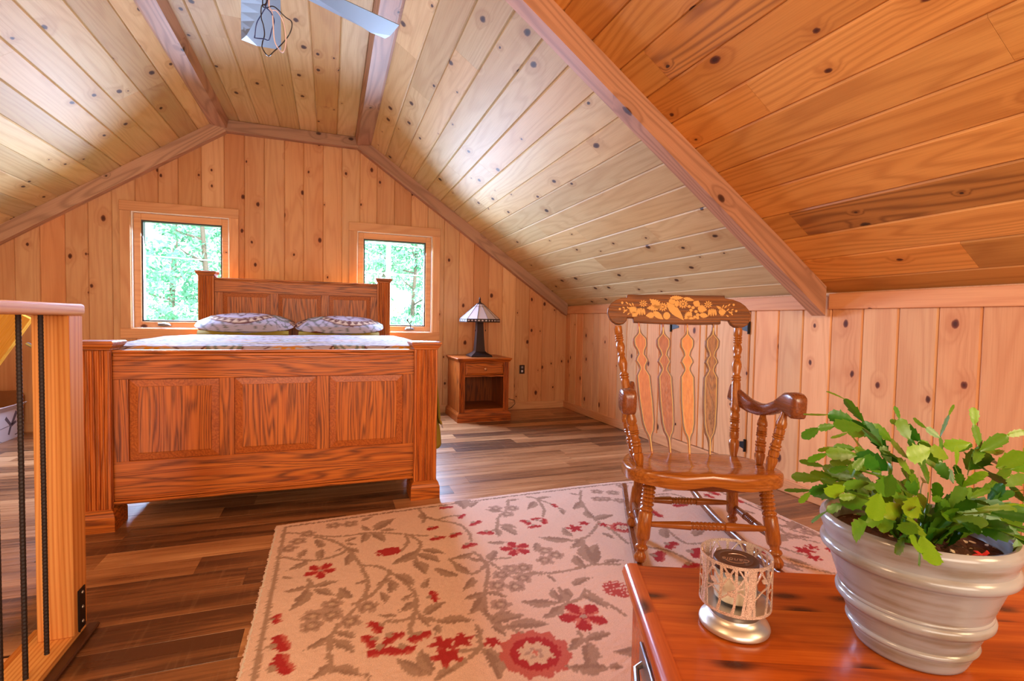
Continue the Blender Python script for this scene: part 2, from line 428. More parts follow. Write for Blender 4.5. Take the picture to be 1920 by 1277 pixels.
# measured outlines
RUG_RED=[["lily",-0.033,2.11,0.062,200],["tulip",0.24,2.196,0.06,185],["poppy",0.474,2.384,0.036,-70],["poppy",0.472,2.267,0.04,-80],["poppy",0.559,2.276,0.038,-60],["poppy",0.591,2.149,0.042,-70],["poppy",0.642,2.486,0.036,-40],["poppy",0.686,2.379,0.04,-60],["poppy",0.703,2.255,0.042,-110],["poppy",0.591,2.631,0.04,-90],["poppy",0.932,2.315,0.038,200],["poppy",0.953,2.254,0.036,-90],["poppy",1.024,2.3,0.036,-20],["poppy",0.994,2.338,0.03,90],["maple",1.132,2.172,0.045,160],["maple",1.207,2.215,0.03,60],["maple",1.29,2.17,0.026,60],["lily",0.78,2.056,0.072,20],["ring0",1.363,2.112,0.062,0],["poppy",0.359,1.787,0.036,0],["poppy",0.147,1.663,0.04,200],["poppy",0.192,1.588,0.042,-60],["poppy",0.275,1.568,0.042,-70],["poppy",0.148,1.534,0.045,-90],["poppy",0.213,1.518,0.042,-90],["poppy",0.12,1.595,0.038,200],["maple",0.334,1.506,0.046,170],["maple",0.395,1.508,0.04,80],["maple",0.334,1.447,0.05,-110],["maple",0.485,1.467,0.03,40],["ring",0.592,1.377,0.108,0],["lily",0.823,1.503,0.085,30],["poppy",-0.167,1.812,0.03,0],["poppy",-0.142,1.668,0.05,20],["poppy",-0.13,1.563,0.055,20],["fray",1.035,1.62,0.06,0],["poppy",1.165,2.479,0.03,0],["poppy",1.472,1.873,0.05,-60],["poppy",1.531,1.773,0.06,-50],["poppy",1.35,1.798,0.055,-40],["poppy",1.425,1.68,0.05,-90],["maple",2.017,1.641,0.045,180],["maple",2.082,1.655,0.03,60],["maple",1.996,1.574,0.035,-60],["maple",2.141,1.608,0.03,0],["poppy",1.832,1.7,0.05,0],["poppy",1.844,2.282,0.05,-90],["poppy",2.098,2.497,0.04,0],["poppy",2.173,2.39,0.05,0],["poppy",2.105,2.351,0.04,0],["poppy",2.215,2.24,0.04,0],["poppy",1.632,2.212,0.05,0]]
RUG_GREY=[[0.022,2.56],[0.095,2.556],[-0.095,2.495],[-0.132,2.424],[-0.167,2.358],[-0.051,1.79],[0.009,1.844],[0.009,1.777],[0.128,1.791],[0.065,1.72],[-0.053,1.735],[0.7,1.891],[0.753,1.883],[0.647,1.855],[0.718,1.806],[0.606,1.784],[0.669,1.755],[0.576,1.658],[0.897,1.997],[0.925,1.946],[0.861,1.916],[0.924,2.512],[0.876,2.443],[1.505,2.615],[1.495,2.488],[1.448,2.502],[1.587,2.571],[0.844,2.539],[0.93,2.513],[1.59,2.568],[1.558,2.442],[1.709,2.658],[2.211,1.779],[2.093,1.777]]
RUG_LEAF=[[-0.052,2.422,-0.046,2.326],[-0.029,2.38,-0.034,2.315],[-0.031,2.212,-0.028,2.314],[-0.115,2.249,-0.089,2.333],[0.065,2.35,0.126,2.389],[0.065,2.334,0.117,2.304],[0.055,2.294,0.019,2.267],[0.072,2.288,0.122,2.223],[0.083,2.225,0.059,2.116],[0.162,2.426,0.136,2.316],[0.19,2.417,0.236,2.296],[0.182,2.445,0.153,2.519],[0.201,2.439,0.32,2.563],[0.23,2.43,0.308,2.418],[0.151,2.574,0.216,2.619],[0.378,2.173,0.475,2.1],[0.367,2.166,0.236,2.078],[0.358,2.138,0.437,2.032],[0.336,2.084,0.36,1.947],[0.458,2.492,0.462,2.608],[0.47,2.531,0.493,2.481],[-0.08,2.218,-0.16,2.151],[-0.076,1.998,-0.158,1.986],[-0.057,1.984,0.033,2.003],[-0.057,1.968,0.021,1.897],[-0.071,1.973,-0.127,1.848],[0.038,1.863,0.062,1.953],[0.081,1.863,0.04,1.952],[0.141,1.976,0.09,1.968],[0.228,1.973,0.161,1.929],[0.247,1.993,0.304,1.882],[0.23,1.955,0.211,1.85],[0.179,1.876,0.189,1.785],[0.288,1.825,0.234,1.791],[0.289,1.781,0.221,1.72],[0.308,1.678,0.395,1.739],[0.288,1.685,0.31,1.609],[0.338,1.847,0.368,1.919],[0.22,1.708,0.158,1.728],[0.342,1.629,0.461,1.596],[0.34,1.617,0.317,1.554],[0.325,1.859,0.362,1.847],[0.003,1.658,-0.073,1.61],[0.009,1.634,0.072,1.55],[0.022,1.675,0.081,1.615],[0.003,1.523,-0.053,1.466],[0.008,1.502,0.093,1.438],[0.108,1.415,0.105,1.452],[0.275,1.386,0.192,1.484],[0.282,1.392,0.265,1.506],[0.288,1.363,0.351,1.397],[0.459,1.431,0.455,1.299],[0.456,1.443,0.481,1.354],[0.467,1.551,0.442,1.501],[0.481,1.899,0.404,1.996],[0.525,1.903,0.5,2.012],[0.535,1.874,0.47,1.789],[0.59,2.074,0.481,2.048],[0.612,1.986,0.554,2.044],[0.637,1.978,0.7,2.07],[0.543,1.757,0.456,1.733],[0.535,1.73,0.452,1.631],[0.551,1.755,0.612,1.692],[0.512,1.579,0.602,1.608],[0.515,1.566,0.642,1.569],[0.51,1.549,0.538,1.481],[0.557,1.534,0.699,1.493],[0.511,1.599,0.515,1.664],[0.82,1.799,0.828,1.736],[0.857,1.686,0.767,1.596],[0.776,1.607,0.648,1.656],[0.789,1.617,0.796,1.706],[0.792,1.587,0.683,1.536],[0.84,1.615,0.822,1.706],[0.89,1.629,0.93,1.514],[0.99,1.798,1.008,1.929],[1.041,1.819,1.158,1.991],[1.041,1.838,1.103,2.009],[1.093,1.822,1.18,1.813],[0.88,1.695,0.981,1.729],[0.764,1.406,0.69,1.354],[0.767,1.383,0.871,1.388],[0.763,1.362,0.766,1.288],[0.757,1.364,0.71,1.25],[0.771,1.248,0.824,1.24],[1.062,2.057,0.926,2.136],[1.12,2.062,1.014,1.981],[1.078,2.088,1.082,2.2],[1.28,2.249,1.306,2.377],[1.273,2.237,1.415,2.266],[1.236,2.087,1.257,2.007],[0.794,2.304,0.835,2.177],[0.766,2.287,0.746,2.193],[0.812,2.325,0.864,2.269],[0.866,2.483,0.789,2.538],[0.945,2.622,1.019,2.634],[1.087,2.578,1.0,2.472],[1.111,2.606,1.207,2.612],[1.169,2.42,1.159,2.346],[1.376,2.597,1.333,2.648],[1.339,2.5,1.235,2.399],[0.894,2.087,0.849,2.002],[0.765,2.128,0.678,2.155],[0.711,2.594,0.792,2.669],[0.68,2.81,0.681,2.571],[1.497,1.939,1.573,2.049],[1.636,1.921,1.753,1.965],[2.196,1.854,2.133,1.917],[2.161,1.836,2.328,1.901],[2.113,1.77,2.174,1.725],[2.073,1.81,1.958,1.743],[2.152,2.05,2.132,2.123],[2.386,2.15,2.312,2.174],[2.293,2.006,2.391,2.009],[1.843,1.856,1.806,1.791],[1.874,1.609,1.914,1.513],[1.804,1.569,1.844,1.496],[1.789,2.409,1.889,2.417],[1.991,2.551,1.886,2.498],[2.355,2.314,2.287,2.181],[2.287,2.181,2.246,2.021]]
RUG_VINE=[[[-0.198,2.54],[-0.109,2.499],[-0.007,2.436],[0.076,2.417],[0.18,2.42],[0.293,2.377],[0.356,2.34],[0.429,2.305]],[[-0.062,2.448],[0.02,2.376],[0.072,2.282],[0.11,2.157],[0.133,2.038],[0.138,1.936],[0.117,1.851],[0.078,1.78],[0.022,1.698],[0.003,1.614],[0.003,1.543],[0.011,1.483]],[[-0.178,2.279],[-0.105,2.226],[-0.023,2.209],[0.045,2.238],[0.081,2.289]],[[0.338,2.346],[0.336,2.264],[0.297,2.188]],[[0.356,2.34],[0.388,2.236],[0.354,2.139],[0.337,2.064]],[[0.451,2.642],[0.47,2.531],[0.514,2.474],[0.602,2.391],[0.626,2.28],[0.612,2.188]],[[0.465,2.532],[0.438,2.47]],[[0.514,2.474],[0.597,2.506],[0.64,2.478]],[[0.132,2.102],[0.189,2.074],[0.232,2.006],[0.271,1.925],[0.297,1.837],[0.291,1.751],[0.274,1.69],[0.229,1.672],[0.182,1.682]],[[0.283,1.7],[0.312,1.658],[0.349,1.627],[0.397,1.617]],[[0.272,1.677],[0.25,1.623],[0.25,1.576]],[[0.234,2.024],[0.192,1.934],[0.14,1.858],[0.08,1.821]],[[0.481,2.048],[0.511,1.916],[0.572,1.914],[0.64,1.987],[0.723,1.98]],[[0.593,2.083],[0.614,1.995],[0.605,1.904],[0.559,1.783],[0.519,1.677],[0.517,1.571],[0.559,1.521],[0.609,1.457]],[[0.634,1.969],[0.67,1.883],[0.742,1.833],[0.843,1.809],[0.936,1.806],[1.041,1.819],[1.142,1.786]],[[0.761,1.835],[0.803,1.825]],[[0.463,1.564],[0.452,1.498],[0.437,1.449],[0.388,1.414],[0.336,1.384],[0.288,1.363]],[[0.437,1.449],[0.385,1.455],[0.363,1.473]],[[0.44,1.458],[0.453,1.412]],[[0.95,2.637],[0.897,2.504],[0.817,2.408],[0.766,2.287],[0.703,2.255]],[[0.792,2.332],[0.832,2.287],[0.859,2.27]],[[1.072,2.654],[1.111,2.606],[1.087,2.445],[1.041,2.353]],[[1.423,2.66],[1.339,2.5],[1.294,2.319],[1.284,2.191],[1.298,2.093],[1.289,1.95]],[[1.267,2.183],[1.166,2.084],[1.081,2.051],[1.006,2.074]],[[1.111,2.606],[1.158,2.505],[1.184,2.399]],[[0.912,1.653],[0.869,1.606],[0.792,1.587]],[[0.912,1.653],[0.936,1.569],[0.966,1.462]],[[0.768,1.428],[0.767,1.383],[0.777,1.346]],[[-0.074,2.054],[-0.057,1.992]],[[-0.164,2.1],[-0.144,2.085]],[[-0.073,2.004],[-0.077,1.929]],[[1.36,1.885],[1.429,1.817],[1.454,1.702],[1.441,1.607]],[[1.568,2.051],[1.546,1.874],[1.636,1.845]],[[2.386,2.346],[2.255,2.119],[2.296,2.038],[2.25,1.836],[2.234,1.68]],[[2.169,1.95],[2.094,1.803],[2.15,1.682]],[[2.006,1.566],[1.968,1.622],[1.928,1.728]],[[1.762,2.456],[1.913,2.449],[1.965,2.317]],[[2.161,1.836],[2.178,1.776]],[[1.82,1.584],[1.878,1.525],[1.951,1.442]]]
PLANT=[[[0.8958,0.5734,0.7934],[0.8887,0.5851,0.8203],[0.8675,0.6024,0.8596],[0.8446,0.6202,0.8972],[0.8213,0.6372,0.9092]],[[0.9121,0.5892,0.8027],[0.8791,0.5974,0.8402],[0.8441,0.6057,0.8639],[0.8016,0.6162,0.8738],[0.7584,0.6266,0.8739]],[[0.8695,0.5737,0.8268],[0.8303,0.5785,0.8568],[0.7777,0.5871,0.8615],[0.7434,0.5888,0.8591],[0.7109,0.5894,0.8453]],[[0.8943,0.6078,0.8383],[0.8664,0.6284,0.8367],[0.8474,0.6455,0.8239]],[[0.8913,0.5746,0.7837],[0.8413,0.5937,0.8069],[0.7938,0.611,0.8084],[0.7643,0.6211,0.7946]],[[0.9029,0.5917,0.7828],[0.8653,0.6135,0.81],[0.8365,0.6311,0.8114],[0.8167,0.6451,0.803]],[[0.8593,0.565,0.7844],[0.836,0.5702,0.7921],[0.8019,0.5791,0.7936],[0.7714,0.5863,0.7859]],[[0.8366,0.5512,0.7672],[0.8057,0.5572,0.7694],[0.7581,0.5691,0.7686],[0.7173,0.5782,0.761],[0.6981,0.5792,0.7456]],[[0.8093,0.5499,0.7542],[0.7517,0.5492,0.748],[0.6901,0.5494,0.7263]],[[0.7992,0.5439,0.7777],[0.7537,0.5497,0.7768],[0.7195,0.551,0.7653]],[[0.7975,0.533,0.7566],[0.7285,0.5371,0.7647]],[[0.8262,0.5456,0.7976],[0.7927,0.5479,0.8179],[0.7682,0.5455,0.8025],[0.7553,0.5392,0.7944]],[[0.839,0.5413,0.8069],[0.8171,0.5222,0.7961],[0.7809,0.5077,0.7714]],[[0.8223,0.5254,0.7903],[0.7749,0.51,0.7755],[0.7355,0.4913,0.7485]],[[0.8456,0.5257,0.745],[0.7948,0.5154,0.7366],[0.7436,0.5055,0.7357],[0.6989,0.4931,0.7297]],[[0.8435,0.5367,0.7344],[0.7915,0.5121,0.7142]],[[0.8819,0.5234,0.7487],[0.8351,0.5043,0.7361],[0.8029,0.4801,0.7258],[0.7741,0.4545,0.7126]],[[0.8709,0.517,0.7566],[0.8222,0.4985,0.7398],[0.8055,0.4684,0.7239],[0.7853,0.4392,0.6989]],[[0.8559,0.5101,0.7157],[0.8185,0.4756,0.7128],[0.7641,0.4469,0.6985]],[[0.8756,0.5237,0.7033],[0.776,0.4851,0.6967]],[[0.9502,0.5531,0.78],[0.9443,0.5617,0.8074],[0.9359,0.5711,0.8327],[0.9251,0.5817,0.8656],[0.9223,0.589,0.8867]],[[0.9797,0.5532,0.7824],[0.9605,0.5691,0.8279],[0.9387,0.5853,0.8555],[0.9259,0.5972,0.8601]],[[0.9865,0.5395,0.7687],[0.9706,0.5463,0.7948],[0.9432,0.5577,0.8305]],[[1.0003,0.5566,0.7896],[1.0025,0.5615,0.7981],[1.0081,0.5663,0.833],[1.0278,0.566,0.8698],[1.043,0.5665,0.888]],[[0.9966,0.5598,0.8339],[0.9801,0.5718,0.8497],[0.9646,0.5834,0.8646]],[[1.0657,0.5435,0.7879],[1.0843,0.5448,0.8115],[1.0804,0.5551,0.8527],[1.0871,0.5609,0.882]],[[1.075,0.541,0.8105],[1.1171,0.5269,0.8375],[1.1469,0.5164,0.8456],[1.1757,0.506,0.8473]],[[1.0773,0.5402,0.8106],[1.1479,0.546,0.7988]],[[0.9834,0.5176,0.728],[0.9816,0.5162,0.7643],[0.9688,0.5188,0.799],[0.9637,0.5184,0.8313]],[[0.9759,0.5112,0.7653],[0.9718,0.4822,0.7988]],[[0.9737,0.5121,0.7664],[0.9276,0.4986,0.807]],[[0.9548,0.5267,0.6969],[0.9621,0.5199,0.7271],[0.9759,0.5113,0.7665]],[[1.0371,0.4892,0.77],[0.9777,0.4909,0.8038]],[[1.0371,0.4892,0.7688],[1.0525,0.4685,0.7889],[1.0687,0.4471,0.8007]],[[1.0255,0.5027,0.7358],[1.0245,0.4833,0.773]],[[1.0658,0.5116,0.7894],[1.121,0.5031,0.8118],[1.1671,0.4977,0.8273]],[[0.9374,0.5027,0.735],[0.9585,0.4817,0.7346],[0.9764,0.4615,0.7267],[0.9852,0.4442,0.706],[0.9753,0.4333,0.6773]],[[0.926,0.5373,0.701],[0.8989,0.5177,0.7604]],[[0.9447,0.5105,0.7325],[0.8838,0.5019,0.7605]],[[0.9517,0.522,0.8125],[0.9142,0.5256,0.8283],[0.8688,0.531,0.8188]],[[0.9554,0.5838,0.7958],[0.9219,0.5919,0.8263],[0.8864,0.6006,0.854]],[[0.9246,0.5735,0.7911],[0.8896,0.5815,0.8064],[0.8798,0.5801,0.8148]],[[0.9302,0.5486,0.7541],[0.9058,0.5479,0.7806],[0.8752,0.5496,0.8087],[0.8429,0.5513,0.8247]],[[0.9258,0.5498,0.7445],[0.9068,0.5524,0.7696],[0.8969,0.5521,0.804]],[[0.9459,0.5523,0.7221],[0.9227,0.5547,0.7481],[0.8863,0.5616,0.7687],[0.8571,0.5654,0.775]],[[0.9127,0.5316,0.7049],[0.8987,0.5312,0.7419],[0.8634,0.5372,0.7505],[0.8434,0.5378,0.7616]],[[0.9417,0.5004,0.7181],[0.9495,0.4761,0.7153],[0.9597,0.4512,0.7174]],[[0.9103,0.5213,0.6906],[0.9089,0.5021,0.7283],[0.9085,0.4817,0.7471]],[[1.0088,0.498,0.7346],[1.027,0.4703,0.7379],[1.0326,0.4471,0.7412]],[[1.0197,0.4944,0.7417],[1.0333,0.4744,0.7635],[1.0436,0.4551,0.7733]],[[1.0545,0.5145,0.7627],[1.0862,0.5041,0.7874],[1.1224,0.4912,0.7929]],[[1.0073,0.5422,0.7585],[1.008,0.5499,0.7809],[0.9878,0.5649,0.7933],[0.9718,0.5779,0.7961]],[[1.054,0.5469,0.7678],[1.073,0.5518,0.7953],[1.0969,0.5545,0.8133]],[[0.9814,0.497,0.7286],[0.9826,0.4751,0.7229],[1.001,0.4473,0.727]],[[0.9547,0.5271,0.7063],[0.9288,0.5219,0.7396],[0.9138,0.5129,0.7765]],[[0.9246,0.5073,0.7359],[0.8942,0.4861,0.7293]],[[1.0234,0.5491,0.8098],[1.0525,0.5444,0.8238],[1.0163,0.5626,0.8169]],[[1.0087,0.5189,0.7247],[0.9825,0.5087,0.762]],[[1.0659,0.5535,0.775],[1.1188,0.5567,0.8009],[1.1632,0.5608,0.7753]],[[0.9996,0.5765,0.7485],[1.0177,0.5977,0.7769],[1.0303,0.6203,0.7912]],[[1.0862,0.5031,0.7633],[1.1045,0.4953,0.7348],[1.1271,0.4866,0.7256]]]
CREST=[[-0.258,1.163],[-0.095,1.165],[0.069,1.164],[0.212,1.164],[0.213,1.152],[0.254,1.144],[0.286,1.132],[0.309,1.115],[0.326,1.093],[0.333,1.067],[0.325,1.038],[0.315,1.021],[0.298,1.012],[0.276,1.009],[0.254,1.012],[0.238,1.024],[0.228,1.042],[0.189,1.045],[0.187,1.025],[0.064,1.021],[-0.098,1.022],[-0.233,1.026],[-0.237,1.048],[-0.265,1.048],[-0.269,1.031],[-0.281,1.019],[-0.298,1.014],[-0.319,1.016],[-0.339,1.028],[-0.353,1.047],[-0.361,1.071],[-0.357,1.097],[-0.343,1.118],[-0.321,1.134],[-0.293,1.145],[-0.266,1.148],[-0.264,1.159]]
